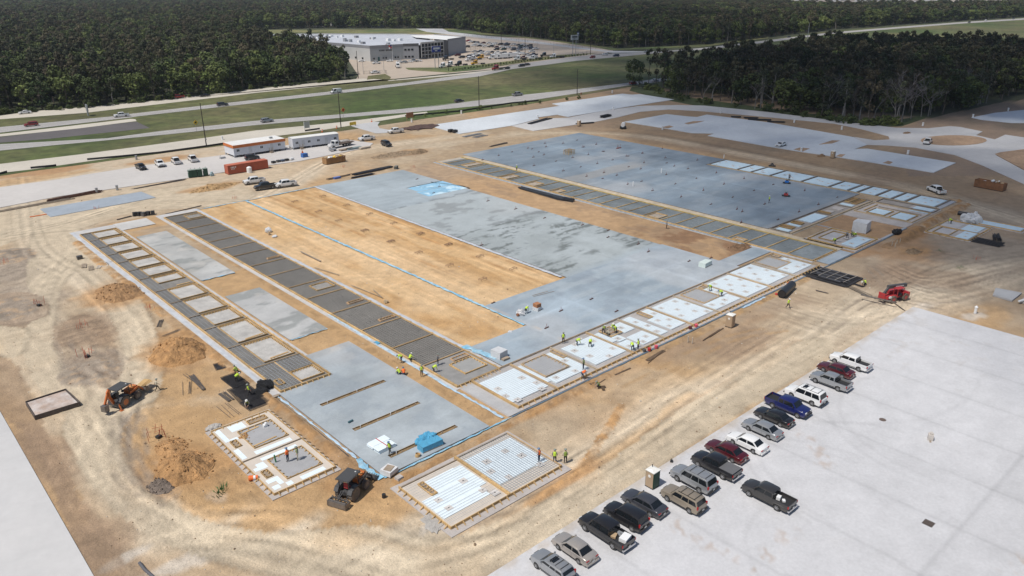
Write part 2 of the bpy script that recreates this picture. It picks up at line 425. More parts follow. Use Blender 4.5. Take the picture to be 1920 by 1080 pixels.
# interior building pads: graded orange clay
def rect(x0,y0,x1,y1,soft=.3): return sstep(x0-soft,x0+soft,XX)*sstep(x1+soft,x1-soft,XX)*sstep(y0-soft,y0+soft,YY)*sstep(y1+soft,y1-soft,YY)
r = rect(53,64,58,105); lay(r*.85, CLAY)
r = rect(46,97,57.5,140); lay(r*.9, CLAY)
r = rect(46,180,57,190); lay(r*.8, CLAY)
r = rect(66,82,99,188)
lay(r, np.array((.62,.43,.24))*.96)
lay(r*sstep(.45,.6,fbm(XX,YY*.25,3.2,81))*.55, np.array((.46,.27,.11)))
lay(r*sstep(.5,.62,fbm(XX*1.4,YY*.12,2.6,83))*.45, np.array((.72,.53,.33)))
lay(r*sstep(90,84,XX)*sstep(.35,.6,fbm(XX,YY,12,84))*.5, np.array((.70,.53,.35)))
for xx in (84.5, 93.5, 96.8):
 lay(r*sstep(.8,.2,np.abs(XX-xx+(fbm(XX*0,YY,14,85)-.5)*1.2))*.6*sstep(.3,.6,fbm(XX,YY,6,86)), np.array((.42,.23,.09)))
Z += r*(fbm(XX*1.2,YY*.3,2.0,87)-.5)*.10
r = rect(126.5,80,140,189); lay(r*.9, np.array((.47,.32,.19)))
lay(r*sstep(.5,.6,fbm(XX,YY*.4,3,91))*.5, BROWN)
lay(r*sstep(112,96,YY)*sstep(.42,.6,fbm(XX,YY,5,92))*.8, np.array((.26,.15,.085)))
lay(r*sstep(165,175,YY)*.4, GREY)
r = rect(163,64,181,79); lay(r*.95, np.array((.44,.29,.175)))
Z += -.06*rect(66,82,99,188)
# mounds and ruts (real relief)
def mound(px, py, rx, ry, h, col, seed, rough=.45, az=0.):
 global Z
 x, y = G(px,py)
 dx = XX+WX*.25-x; dy = YY+WY*.25-y
 ca, sa = math.cos(az), math.sin(az)
 u = (dx*ca+dy*sa)/rx; v = (-dx*sa+dy*ca)/ry
 q = u*u+v*v
 k = np.clip(1-q, 0, 1)
 n = fbm(XX,YY,2.6,seed,5,.62)
 Z += h*(k**.8)*(.55+rough*2*(n-.28))
 lay(sstep(0,.25,k)*.9, col*(1))
 lay(sstep(.1,.4,k)*sstep(.5,.62,fbm(XX,YY,1.8,seed+9))*.5, col*.62)
 lay(sstep(0.02,.25,k)*sstep(.55,.68,fbm(XX,YY,1.1,seed+12))*.45, np.array((.60,.42,.26)))
PILE = np.array((.40,.245,.12))
mound(20,580,5,6,.3,GREY*.9,214); mound(165,700,4.2,4.5,.3,GREY*.95,215); mound(20,480,5,6,.3,GREY*.9,216)
for (px_,py_,rx_,ry_) in [(332,660,6,6.5),(222,550,6,7),(345,868,5,5),(404,350,9,4),(760,287,10,4),(1712,470,3,2.5)]: blob(px_,py_,rx_,ry_,PILE*1.15,.75,seed=int(px_))
# spoil ridge beside the front footing and the trench at the right building
def ridge(pts, w, h, seed, col=PILE):
 global Z
 d, s, sd = pdist(XX+WX*.15, YY+WY*.15, pts)
 k = np.clip(1-(d/(w/2))**2, 0, 1)
 n = fbm(XX,YY,1.6,seed,4)
 Z += h*k*(n*1.4-.1)
 lay(sstep(0,.35,k)*(.35+.65*sstep(.4,.6,n)), col)
 lay(sstep(0,.35,k)*sstep(.5,.62,fbm(XX,YY,.9,seed+5))*.5, col*.6)
ridge([(39,62.6),(50,62.6),(60,62.9),(78,63.2)], 1.7, .45, 301, PILE*1.15)
ridge([(36.6,66),(36.8,80),(36.9,92)], 1.6, .4, 302, PILE*1.1)
ridge([(37,96),(36.6,120),(36.8,150),(37,180)], 2.0, .25, 303, PILE*1.2)
ridge([(171,62.0),(186,62.4),(206,62.6),(209,66)], 3.0, 1.0, 304, PILE*1.0)
ridge([(160,61.5),(176,60.6),(178,58)], 2.5, .5, 305, PILE*.8)
ridge([(55,105),(55,92),(55.3,76),(55.5,66)], 1.5, .12, 306, CLAY*.95)
ridge([(56,168),(56,140),(55.6,110)], 1.2, .12, 307, CLAY*.9)
ridge([(81,63.2),(110,63.2),(135,63.4)], 1.6, .12, 308, CLAY*.9)
ridge([(47,49.8),(56,50.2),(62,53),(70,56.5)], 1.3, .28, 309, PILE*1.25)
# curved tyre ruts
for i,(pts,c) in enumerate([([(228,800),(226,850),(245,900),(290,925)],GREY),([(245,790),(240,840),(262,890),(300,915)],GREY),([(258,800),(262,850),(285,880)],GREY),
 ([(120,650),(150,690),(215,720)],DARK),([(115,620),(130,670),(170,700),(220,700)],GREY),([(150,680),(190,660),(215,670)],GREY),
 ([(1640,510),(1700,560),(1800,560)],GREY),([(1200,720),(1350,640),(1440,620)],CLAY),([(1560,610),(1640,560),(1760,575)],GREY)]):
 d, s, sd = pdist(XX+WX*.15, YY+WY*.15, smooth(GP(*pts),4))
 for off in (-.9,.9):
  k = sstep(.55,.1,np.abs(np.abs(sd)-abs(off)))*(d < 3)
  k = k*sstep(.3,.6,fbm(XX,YY,3,440+i)); Z -= k*.05; lay(k*.4, c*.8)
# hundreds of thin tyre tracks, following the haul routes and wandering over the open soil
TRK = np.ones(XX.shape)
def track(pts, f, gauge=1.8):
 p = smooth(pts, 8); a = np.array(p); d = np.diff(a, axis=0); L = np.hypot(d[:,0], d[:,1]); cum = np.concatenate([[0], np.cumsum(L)])
 n = int(cum[-1]/.2)
 if n < 4: return
 t = np.linspace(0, cum[-1], n); x = np.interp(t, cum, a[:,0]); y = np.interp(t, cum, a[:,1])
 tx = np.gradient(x); ty = np.gradient(y); q = np.hypot(tx,ty)+1e-9
 fade = np.minimum(1, np.minimum(t, cum[-1]-t)/4)
 for o in (-gauge/2, gauge/2):
  for o2 in (0, .25):
   i = np.searchsorted(gx, x-ty/q*(o+o2)); j = np.searchsorted(gy, y+tx/q*(o+o2))
   k = (i > 0) & (i < len(gx)-1) & (j > 0) & (j < len(gy)-1)
   TRK[i[k],j[k]] += (f*fade[k])*.5
tr = random.Random(5)
ROUTES = [[(560,1130),(760,1020),(1010,960),(1250,790),(1500,660),(1680,545),(1800,500),(2000,470)],[(300,1000),(520,985),(820,1080)],[(60,420),(170,400),(330,370),(500,365),(620,300),(700,275),(900,250)],
  [(120,480),(60,560),(130,640),(210,760),(190,850),(260,930),(380,990),(560,1010)],[(40,330),(60,460),(150,520),(230,600),(265,680),(255,720),(215,800)],[(800,275),(1000,250),(1200,255),(1500,310),(1700,350),(1940,420)],
  [(1440,560),(1600,600),(1760,560),(1930,520)],[(900,990),(1060,915),(1300,740),(1500,610)],[(150,760),(240,900),(330,960),(500,1060)],[(0,440),(120,420),(250,380)],[(640,960),(780,1010),(930,985),(1120,860),(1300,740)],[(1650,500),(1760,540),(1920,500)]]
for k in range(460):
 r0 = GP(*tr.choice(ROUTES)); o = tr.gauss(0,3.2); ang = tr.gauss(0,.5)
 n0 = tr.randint(0, max(0,len(r0)-3)); seg = r0[n0:n0+tr.randint(3,4)]
 track([(x+o+tr.gauss(0,.7), y+o*.6+tr.gauss(0,.9)) for x,y in seg], tr.choice((-1,-1,1,1,1))*tr.uniform(.04,.15))
for k in range(260):
 x, y = G(tr.uniform(-50,1950), tr.uniform(300,1080)); a = tr.uniform(0,6.3); L = tr.uniform(5,22); b = a+tr.uniform(-1.2,1.2)
 track([(x,y),(x+L*math.cos(a),y+L*math.sin(a)),(x+L*math.cos(a)+L*math.cos(b),y+L*math.sin(a)+L*math.sin(b))], tr.choice((-1,1))*tr.uniform(.03,.11))
# graded pad: dozer passes along its length
for k in range(150):
 x = tr.uniform(67,98); y = tr.uniform(84,180); track([(x,y),(x+tr.gauss(0,.4),y+12),(x+tr.gauss(0,.6),min(187,y+tr.uniform(20,45)))], tr.choice((-1,1,1))*tr.uniform(.03,.10), tr.uniform(1.5,3))
C *= np.clip(TRK,.6,1.35)[...,None]
# fine loose grain
g1 = fbm(XX,YY,1.3,401,3); C *= (1+.36*(g1-.5))[...,None]; C *= np.array((.88,.835,.755)); C *= (1-.10*sstep(120,180,XX))[...,None]  # last factor paints cloud shade into the soil towards the right
# far land: forest floor under the woods
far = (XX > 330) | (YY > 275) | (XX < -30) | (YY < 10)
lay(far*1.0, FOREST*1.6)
region([(1690,240),(1740,224),(1800,208),(1890,190),(1990,180),(1990,330),(1700,330)], BROWN*.8, 1, 889)
Z *= sstep(420,300,XX)*sstep(262,246,YY)*sstep(-20,0,XX)*sstep(20,36,YY)
# keep soil under slabs, roads and pads
for (a,b,c,d) in [(38,64,151,189.5),(151,64,208,194),(27,68.6,36,87.4),(37.4,50.9,55.2,62),(174,50,190.5,60.6),(-60,-60,10.2,115),(-60,-60,132,45)]:
 m = rect(a,b,c,d,.25); Z = Z*(1-m)+np.minimum(Z,.02)*m
nx, ny = XX.shape
me = bpy.data.meshes.new('ground')
me.vertices.add(nx*ny)
co = np.stack([XX,YY,Z],-1).reshape(-1,3).astype(np.float32)
me.vertices.foreach_set('co', co.ravel())
idx = np.arange(nx*ny).reshape(nx,ny)
q = np.stack([idx[:-1,:-1],idx[1:,:-1],idx[1:,1:],idx[:-1,1:]],-1).reshape(-1,4)
me.loops.add(q.size); me.loops.foreach_set('vertex_index', q.ravel().astype(np.int32))
me.polygons.add(len(q)); me.polygons.foreach_set('loop_start', np.arange(0,q.size,4,dtype=np.int32))
me.polygons.foreach_set('use_smooth', np.ones(len(q),bool))
me.update(calc_edges=True)
ca = me.color_attributes.new('soil', 'FLOAT_COLOR', 'POINT')
ca.data.foreach_set('color', np.concatenate([C.reshape(-1,3), np.ones((nx*ny,1))],1).astype(np.float32).ravel())
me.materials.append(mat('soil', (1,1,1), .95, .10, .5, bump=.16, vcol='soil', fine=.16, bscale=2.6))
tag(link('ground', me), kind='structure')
def ground_z(x, y):
 i = min(max(int(np.searchsorted(gx, x)), 1), nx-1); j = min(max(int(np.searchsorted(gy, y)), 1), ny-1)
 return float(Z[i-1:i+1, j-1:j+1].mean())
# painted sheets (slabs etc.) with their own stains in a colour attribute
def painted_grid(name, x0, y0, x1, y1, z, step, paint, material, skirt=None, parent=None):
 nx = max(2, int(round((x1-x0)/step))+1); ny = max(2, int(round((y1-y0)/step))+1)
 X, Y = np.meshgrid(np.linspace(x0,x1,nx), np.linspace(y0,y1,ny), indexing='ij')
 Cc = np.empty(X.shape+(3,)); Cc = paint(X, Y, Cc)
 me = bpy.data.meshes.new(name)
 v = np.stack([X,Y,np.full_like(X,z)],-1).reshape(-1,3)
 idx = np.arange(nx*ny).reshape(nx,ny)
 q = np.stack([idx[:-1,:-1],idx[1:,:-1],idx[1:,1:],idx[:-1,1:]],-1).reshape(-1,4).tolist()
 k = len(v); v = v.tolist(); c = Cc.reshape(-1,3).tolist()
 zs = skirt if skirt is not None else 0
 for (x,y) in ((x0,y0),(x1,y0),(x1,y1),(x0,y1)):
  v += [(x,y,z),(x,y,zs)]; c += [(.24,.22,.20)]*2
 for i in range(4):
  a = k+2*i; b = k+2*((i+1)%4); q.append([a+1,b+1,b,a])
 me.from_pydata(v, [], q)
 ca = me.color_attributes.new('tint', 'FLOAT_COLOR', 'POINT')
 ca.data.foreach_set('color', np.concatenate([np.array(c), np.ones((len(c),1))],1).astype(np.float32).ravel())
 me.materials.append(material)
 return link(name, me, parent)
M['slab_paint'] = mat('slab_concrete', (1,1,1), .82, .07, .35, fine=.07, vcol='tint')
def sheet(name, px, z, material, parent=None, zb=None, world=False):
 pts = list(px) if world else [G(a,b) for a,b in px]
 b = MB()
 b.prism(pts, -.3 if zb is None else zb, z)
 o = b.build(name, material, parent)
 # triangulate cleanly (concave outlines)
 bm = bmesh.new(); bm.from_mesh(o.data)
 bmesh.ops.triangulate(bm, faces=[f for f in bm.faces if len(f.verts) > 4], ngon_method='EAR_CLIP')
 bm.to_mesh(o.data); bm.free()
 return o
def road(name, up, lo, z, material):
 return tag(sheet(name, up+lo[::-1], z, material), kind='structure')
# ------------------------------------------------------------------ verge, highway, service roads
S = lambda o: tag(o, kind='structure')
S(sheet('grass_verge', [(-300,262),(0,222),(480,172),(665,153),(760,149),(860,140),(960,128),(1080,112),(1210,100),(1320,92),(1440,74),(1560,58),(1700,48),(1925,33),(1925,75),
 (1700,90),(1500,120),(1400,130),(1330,150),(1300,168),(1210,165),(1180,163),(1000,194),(800,222),(640,246),(480,266),(330,284),(160,308),(60,321),(0,330),(-300,375)], .06, M['grass']))
road('service_road', [(-300,247),(0,217.5),(60,209),(150,202),(300,188),(480,167),(600,155),(680,147.5),(740,150),(850,139.5),(930,131)],
     [(-300,260),(0,224),(160,212),(300,195.5),(480,174.5),(600,162.5),(720,149),(730,152),(850,142),(930,133.5)], .12, M['service'])
road('highway', [(-300,270),(0,239),(210,219),(250,213.5),(480,187.5),(620,172),(760,155.5),(860,142),(940,131),(960,122),(1080,106.5),(1150,100.5),(1210,99),(1320,90),(1440,75.5),(1560,60.8),(1680,51),(1800,41.8),(1960,32)],
     [(-300,283),(0,249.5),(240,221.5),(260,218.5),(480,193.5),(620,177.5),(780,158),(900,143.5),(960,130),(1080,114.5),(1180,105),(1260,97),(1320,93.8),(1440,79.5),(1560,64),(1680,54),(1800,44.6),(1960,34.6)], .16, M['hwy'])
road('shoulder', [(-300,290),(0,252),(245,223.5),(254,224)], [(-300,296),(0,256.5),(150,241),(256,227.5)], .12, M['service'])
road('road_base', [(-300,297),(0,257.5),(256,228.5)], [(-300,305),(0,268),(90,261),(281,240.5)], .10, M['asphalt_dark'])
road('highway', [(-300,309),(0,271),(200,260),(300,246.5),(480,227),(620,216.5),(720,208),(820,199),(960,180.5),(1080,168),(1180,155.5),(1290,140)],
     [(-300,318),(0,283),(110,272),(160,267.5),(320,252),(480,235),(620,223),(700,216),(760,212),(830,205.5),(960,193),(1000,188),(1180,160.5),(1290,147)], .14, M['hwy'])
road('service_road', [(-300,352),(0,308),(150,290),(290,271.5),(380,259.5),(480,245),(560,237.5),(640,229.5),(760,214.5),(800,210)],
     [(-300,370),(0,325),(60,318),(165,303),(380,273.5),(480,260),(590,246.5),(700,229),(780,216),(802,212)], .10, M['service'])
# lane lines, a few millimetres proud of the roads
def lane(ptsa, ptsb, z, t0=0, dash=None, m=None):
 a = [Vector((*G(*p),0)) for p in ptsa]; b = [Vector((*G(*p),0)) for p in ptsb]
 mb = MB()
 for i in range(len(a)-1):
  p0 = a[i].lerp(b[i], t0); p1 = a[i+1].lerp(b[i+1], t0)
  L = (p1-p0).length; d = (p1-p0).normalized(); n = Vector((-d.y,d.x,0))*.09
  t = 0
  while t < L:
   e_ = min(L, t+(dash[0] if dash else L))
   q0, q1 = p0+d*t, p0+d*e_
   mb.quad((q0-n)+Vector((0,0,z)), (q1-n)+Vector((0,0,z)), (q1+n)+Vector((0,0,z)), (q0+n)+Vector((0,0,z)))
   t = e_+(dash[1] if dash else .01)
 return mb.build('lane_line', m or M['white'], kind='structure')
ua = [(0,239),(210,219),(480,187.5),(620,172),(760,155.5),(860,142)]; ub = [(0,249.5),(215,224),(480,193.5),(620,177.5),(770,159.2),(870,146.5)]
lane(ua,ub,.175,.5,(3,9)); lane(ua,ub,.175,.1); lane(ua,ub,.175,.9)
ua = [(960,122),(1080,106.5),(1150,100.5),(1320,90),(1440,75.5)]; ub = [(960,130),(1080,114.5),(1180,105),(1320,93.8),(1440,79.5)]
lane(ua,ub,.175,.5,(3,9))
ua = [(0,271),(200,260),(480,227),(720,208),(960,180.5),(1180,155.5)]; ub = [(0,283),(160,267.5),(480,235),(740,213.4),(975,191),(1180,160.5)]
lane(ua,ub,.155,.5,(3,9)); lane(ua,ub,.155,.12); lane(ua,ub,.155,.88)
# dealership forecourt + far roads
S(sheet('dealership_pavement', [(668,148),(672,142),(650,108),(560,92),(470,80),(448,70),(600,62),(850,64),(1010,73),(1150,95),(1130,101),(1090,106),(960,121.5),(935,130),(850,137),(740,148)], .10,
 mat('tan_concrete', (.42,.35,.28), .9, .08, .03, fine=.06)))
S(sheet('rough_grass', [(440,57),(850,54),(872,60),(850,64.5),(600,62.5),(448,70),(425,66)], .14, M['grass_rough']))
S(sheet('road', [(780,54),(830,54),(842,60),(1000,77),(1140,95.5),(1250,97.5),(1150,99.5),(1000,81),(880,69),(800,60)], .18, M['pave_far']))
S(sheet('grass_verge', [(842,59.5),(872,62),(1010,74),(1150,94),(1320,88),(1440,72),(1440,70),(1320,84),(1160,92),(1010,72.5),(872,57)], .20, M['grass_rough']))
S(sheet('grass_verge', [(744,150.5),(700,148.5),(688,150),(690,143),(722,139),(733,145),(731,148)], .2, M['grass']))
S(sheet('grass_verge', [(765,131),(780,132.5),(840,136.5),(900,131),(960,120.5),(1075,106),(1120,99.5),(1040,104),(905,121),(820,127),(760,127.5)], .2, M['grass_rough']))
# ------------------------------------------------------------------ site pavements
S(sheet('parking_pavement', [(-60,-60),(131.6,-60),(131.6,44.5),(-60,44.5)], .092, M['pave'], world=True))
def p_park(X, Y, C):
 C[:] = (.52,.517,.525); C *= (1+.10*(fbm(X,Y,14,720,4)-.5)+.08*(fbm(X*.3,Y,2.5,721,3)-.5))[...,None]
 for a,ax in ((47.9,0),(57.4,0),(67,0),(76.5,0),(86,0),(95.5,0),(105.2,0),(114.8,0),(124.3,0),(17.5,1)):
  d = np.abs((X,Y)[ax]-a+(fbm(X,Y,6,722)-.5)*.3); C *= (1-.035*sstep(1.6,.1,d)*(.4+fbm(X,Y,4,723))-.09*(d < .2))[...,None]
 C *= (1-.08*(Y < 17.5)*(.6+.8*(fbm(X,Y,9,724)-.4)*1.0))[...,None]
 m = sstep(.6,.72,fbm(X,Y,1.6,725,5))*sstep(.45,.6,fbm(X,Y,12,726))*.45*sstep(15,40,Y); C = mix(C, m*.6, (.38,.33,.28))
 m = sstep(1.1,0,44.5-Y-(fbm(X,Y,2.2,727)-.3)*1.2)*sstep(.35,.6,fbm(X,Y,1.3,728)); C = mix(C, m*.5, (.42,.34,.25))
 for (cx,cy,r_,a0,a1) in [(*G(1730,860),19,1.6,3.0),(*G(1730,860),20.6,1.6,3.0),(*G(1800,800),14,1.2,3.3),(*G(1800,800),15.6,1.2,3.3),(*G(1500,640),24,3.7,5.0),(*G(1650,900),12,.2,1.7),(*G(1500,1000),16,.1,1.6),(*G(1500,1000),17.6,.1,1.6),(*G(1600,1050),10,1.5,3.0)]:
  an = np.arctan2(Y-cy,X-cx)%6.283; C *= (1-.07*sstep(.45,.1,np.abs(np.hypot(X-cx,Y-cy)-r_))*(an > a0)*(an < a1)*(.5+fbm(X,Y,5,729)))[...,None]
 for P_ in ([(1478,808),(1520,825),(1533,842),(1546,872)],[(1245,968),(1300,1005),(1360,1038),(1410,1062)],[(1400,1075),(1440,1030),(1490,1000)],[(1880,1075),(1920,1055)]):
  d,s_,_ = pdist(X,Y,smooth(GP(*P_),4)); C = mix(C, sstep(1.1,.1,d+(fbm(X,Y,1.1,730)-.5)*2.2)*sstep(.52,.64,fbm(X,Y,.9,731,3))*.4, (.36,.24,.15))
 return C
S(sheet('pavement', [(-80,-60.5),(-60.5,-60.5),(-60.5,44.9),(9.55,44.9),(9.55,150),(-80,150)], .12, mat('pavement_left', (.53,.52,.51), .85, .05, .09, fine=.04, col2=(.48,.475,.47)), world=True))
S(sheet('site_pavement', [(-80,365),(0,352),(125,335),(155,329),(270,311),(420,291),(545,272),(650,262),(700,269),(690,277),(560,303),(500,311),(420,323.5),(350,335),(110,369),(0,390),(-80,402)], .14, mat('pavement_trailer', (.50,.475,.45), .85, .06, .06, fine=.05)))
S(sheet('soil_patch', [(128,337),(160,329),(150,350),(100,350)], .01, mat('loose_dirt', (.45,.36,.27), .95, .2, .4)))
S(sheet('site_pavement', [(655,236),(700,229),(712,229),(708,235),(712,241),(735,245),(745,247.5),(722,249.5),(705,250.5),(690,246)], .12, M['pave_far']))
S(sheet('site_pavement', [(802,236),(960,212),(1050,199),(1035,195),(1167,176),(1185,178),(1200,177),(1264,187),(1180,200),(1065,219.5),(1045,215.5),(1005,221),(1012,223),(960,236),(862,251.5)], .14, mat('pave_lot', (.53,.56,.585), .85, .08, .06, fine=.06)))
S(sheet('access_road', [(960,236.5),(1014,224),(1040,222),(1066,221),(1135,207.5),(1200,199),(1270,197.3),(1320,198.5),(1440,210.5),(1560,226),(1680,240),(1740,241),(1780,237),(1800,238.5),(1842,247),(1830,254),(1865,262),(1885,253),(1925,259),(1925,281),(1870,288),(1868,292),(1925,323),(1925,348),(1840,310),(1790,291),(1715,277),(1660,273),(1625,272),(1600,257),(1640,263.5),(1668,262),(1666,256),(1615,242.5),(1565,232.3),(1440,220),(1320,209),(1255,205.5),(1200,210),(1160,220),(1115,229),(1040,240),(1000,246)], .12, mat('pave_road', (.48,.47,.46), .85, .07, .05, fine=.06)))
S(sheet('site_pavement', [(1170,229),(1250,214.5),(1290,219),(1307,220),(1325,215.5),(1440,230),(1590,256),(1600,258),(1626,272),(1602,280),(1627,279.5),(1792,306),(1750,324.5),(1615,302),(1502,285),(1440,275),(1327,255),(1340,251),(1297,250),(1240,240)], .16, mat('pave_lot', (.53,.56,.585))))
S(sheet('site_pavement', [(1821,221),(1865,212),(1925,206),(1925,231),(1897,231),(1840,225)], .14, mat('pave_lot', (.53,.56,.585))))
isl = mat('island_clay', (.36,.24,.15), .95, .22, .12, fine=.2, bump=.1)
S(sheet('soil_island', [(1730+60+62*math.cos(t)-2, 264+9.5*math.sin(t)) for t in [i*math.pi/12 for i in range(24)]], .22, isl))
for p in ([(1283,232),(1300,228),(1321,227.5),(1310,230.5),(1290,234)], [(1240,239.5),(1255,236),(1263,238.5),(1252,241.5)], [(1535,272),(1560,264),(1575,264.5),(1560,270)],
          [(1655,306.5),(1665,302.5),(1674,305),(1668,309)], [(1488,281),(1500,277.5),(1518,279.5),(1505,285)], [(1566,294),(1575,290),(1585,290.5),(1578,295.5)]):
 S(sheet('soil_island', p, .2, isl))
S(sheet('soil_bank', [(1925,322),(1865,289.5),(1875,286.5),(1925,280)], .2, isl))
slabb = mat('blue_slab', (.30,.34,.385), .8, .1, .2, fine=.08)
o = sheet('concrete_slab', [(75,392.5),(265,360),(292,371),(95,407.5)], .12, slabb); tag(o, 'long blue-grey concrete pad alone in the dirt below the site trailer pavement', 'slab')
def mix(C, m, col): return C*(1-m[...,None])+np.array(col)*m[...,None]
# ------------------------------------------------------------------ slabs
def base_conc(X, Y, C, c=(.36,.37,.385), seed=0, amp=.22, s=9):
 C[:] = c
 n = fbm(X,Y,s,500+seed,4); C *= (1+amp*2*(n-.5))[...,None]
 # trowel streaks along X
 n = fbm(X*.25,Y*1.6,2.2,510+seed,3); C *= (1+.22*(n-.5))[...,None]
 n = fbm(X,Y,22,520+seed,3); w = sstep(.5,.66,n)[...,None]*.45
 return C*(1-w)+np.array((.42,.42,.42))*w
S(painted_grid('parking_pavement', 10,-45,131.6,44.5,.104,.4,p_park,M['slab_paint'],skirt=.0))
def thing_slab(name, label, *a, **k):
 o = painted_grid(name, *a, **k); return tag(o, label, 'slab')
def pours(X, Y, C, ox, oy, w, h, amp, seam):
 i = np.floor((X-ox)/w).astype(int); j = np.floor((Y-oy)/h).astype(int); r_ = _tab[(i*7+31) & 511, (j*13+57) & 511]
 C = C*(1+amp*(r_-.5))[...,None]; fx = np.abs((X-ox)/w-np.round((X-ox)/w))*w; fy = np.abs((Y-oy)/h-np.round((Y-oy)/h))*h
 return C*(1+seam*sstep(.45,.2,np.minimum(fx,fy)))[...,None]
def p_center(X, Y, C):
 C = base_conc(X,Y,C,(.315,.36,.385),1)
 w = fbm(X,Y,2.5,602)-.5
 st = sstep(155.5,154,Y+w*2)*sstep(94,97,Y)          # paler cured half
 C = mix(C, st*.6, (.38,.41,.41))
 zn = sstep(129.5,127.5,Y+w*3)*sstep(94.5,97,Y); C = mix(C, zn*.42*sstep(.3,.6,fbm(X,Y,10,607)), (.23,.255,.25)); m = sstep(.50,.62,fbm(X*.35,Y*1.5,1.5,603,5,.7))*zn*sstep(.36,.56,fbm(X,Y,9,606))
 C = mix(C, m*.85, (.11,.125,.12))
 m = sstep(.6,.7,fbm(X*.55,Y,3.0,604))*st*sstep(126,129,Y)
 C = mix(C, m*.5, (.17,.18,.18))
 for yy in (129.2,155.0):
  m = sstep(1.1,.3,np.abs(Y-yy+w*2))*sstep(.42,.58,fbm(X,Y,2.5,605))
  C = mix(C, m*.55, (.14,.15,.15))
 C = mix(C, sstep(.35,.1,np.abs(X-112.6))*.12, (.2,.2,.2))
 return C
thing_slab('floor_slab', 'blue-grey slab with dark wet stains in the middle of the site, right of the orange clay strip', 98.6,94.0,126.8,188.2,.16,.5,p_center,M['slab_paint'])
def p_front(X, Y, C):
 C = base_conc(X,Y,C,(.28,.335,.38),2,.32,8)
 C = pours(X,Y,C,78.3,75.2,12.2,9.4,.10,.10); m = sstep(.52,.68,fbm(X*.5,Y*1.4,3,614,5))*.35; C = mix(C, m, (.40,.44,.46))
 m = sstep(.5,.15,np.abs(X-78.5+(fbm(X,Y,3,611)-.5)))*sstep(.42,.6,fbm(X,Y,2,612)); C = mix(C, m*.5, (.5,.42,.34))
 m = sstep(.6,.7,fbm(X,Y,5,613)); C = mix(C, m*.3, (.22,.25,.29))
 return C
thing_slab('floor_slab', 'smooth damp blue-grey slab behind the white foam strip, with a brick pallet on it', 78.3,75.2,98.6,94.0,.158,.5,p_front,M['slab_paint'])
thing_slab('floor_slab', 'damp blue-grey slab beside the clay wedge with a pale roll of film on it', 98.6,75.2,127.2,94.0,.158,.5,p_front,M['slab_paint'])
thing_slab('floor_slab', 'short grey slab at the foot of the orange clay strip, with the white wrapped bundle', 66.0,75.2,78.3,83.3,.156,.5,p_front,M['slab_paint'])
thing_slab('floor_slab', 'pale grey slab in front of the clay wedge, where the white strip ends', 127.2,76.0,139.6,80.0,.156,.5,p_front,M['slab_paint'])
thing_slab('apron_slab', 'blue-grey corner slab at the right end of the barred strip, next to the black mesh stack', 141.0,64.3,150.8,66.9,.15,.5,p_front,M['slab_paint'])
def p_big(X, Y, C):
 C = base_conc(X,Y,C,(.18,.226,.27),3,.36,10)
 C = pours(X,Y,C,153.2,84.8,14.6,18.07,.20,.14)
 m = sstep(.5,.62,fbm(X*.3,Y,5,621)); C = mix(C, m*.35, (.14,.18,.22)); m = sstep(.5,.66,fbm(X*.4,Y*1.3,3.5,628,5))*.4; C = mix(C, m, (.25,.285,.315))
 m = sstep(165,163.5,X+(fbm(X,Y,3,622)-.5)*2)*0
 # one paler pour across the slab
 d = np.abs(Y-146)-3.0+(fbm(X,Y,5,623)-.5)*2
 C = mix(C, sstep(.8,-.8,d)*sstep(188,180,X)*.7, (.27,.265,.255))
 m = sstep(.58,.68,fbm(X,Y,7,625))*.35; C = mix(C, m, (.19,.225,.26))
 m = sstep(86.8,86.2,Y)*.5; C = mix(C, m, (.26,.27,.28))
 return C
thing_slab('floor_slab', 'largest slate-blue slab dotted with upright pipe stubs, at the back of the site', 153.2,84.8,197.0,193.2,.16,.6,p_big,M['slab_paint'])
thing_slab('floor_slab', 'strip of blue-grey slab behind the formwork row on the far edge of the building', 197.0,131.8,207.3,193.2,.16,.6,p_big,M['slab_paint'])
# front-left slab with three open trenches: rectangles left around the holes
def p_fl(X, Y, C):
 C = base_conc(X,Y,C,(.325,.36,.38),4,.28,6)
 m = sstep(95,97,Y)*sstep(46,48,X); C = mix(C, m*.7, (.46,.43,.39))
 m = sstep(.5,.62,fbm(X,Y,4,632))*.4; C = mix(C, m, (.235,.275,.31))
 return C
fl = empty('trenched_slab', (46,77,0), 0, 'blue-grey slab with three long narrow open trenches, front left of the site', 'slab')
def flp(x0,y0,x1,y1):
 o = painted_grid('slab_section', x0,y0,x1,y1,.17,.5,p_fl,M['slab_paint'],parent=fl,skirt=-.02); o.matrix_parent_inverse = Matrix.Translation((-46,-77,0)); return o
TR = [(41.0,66.7,51.0,67.4),(41.0,74.6,51.0,75.3),(41.0,82.7,51.0,83.4)]
flp(38.4,64.2,41.0,89.6); flp(51.0,64.2,54.0,89.6); flp(46.6,89.6,54.0,97.6)
ys = [64.2,66.7,67.4,74.6,75.3,82.7,83.4,89.6]
for i in range(0,8,2): flp(41.0,ys[i],51.0,ys[i+1])
tm = mat('trench_lumber', (.30,.20,.09), .9, .3, 1.5)
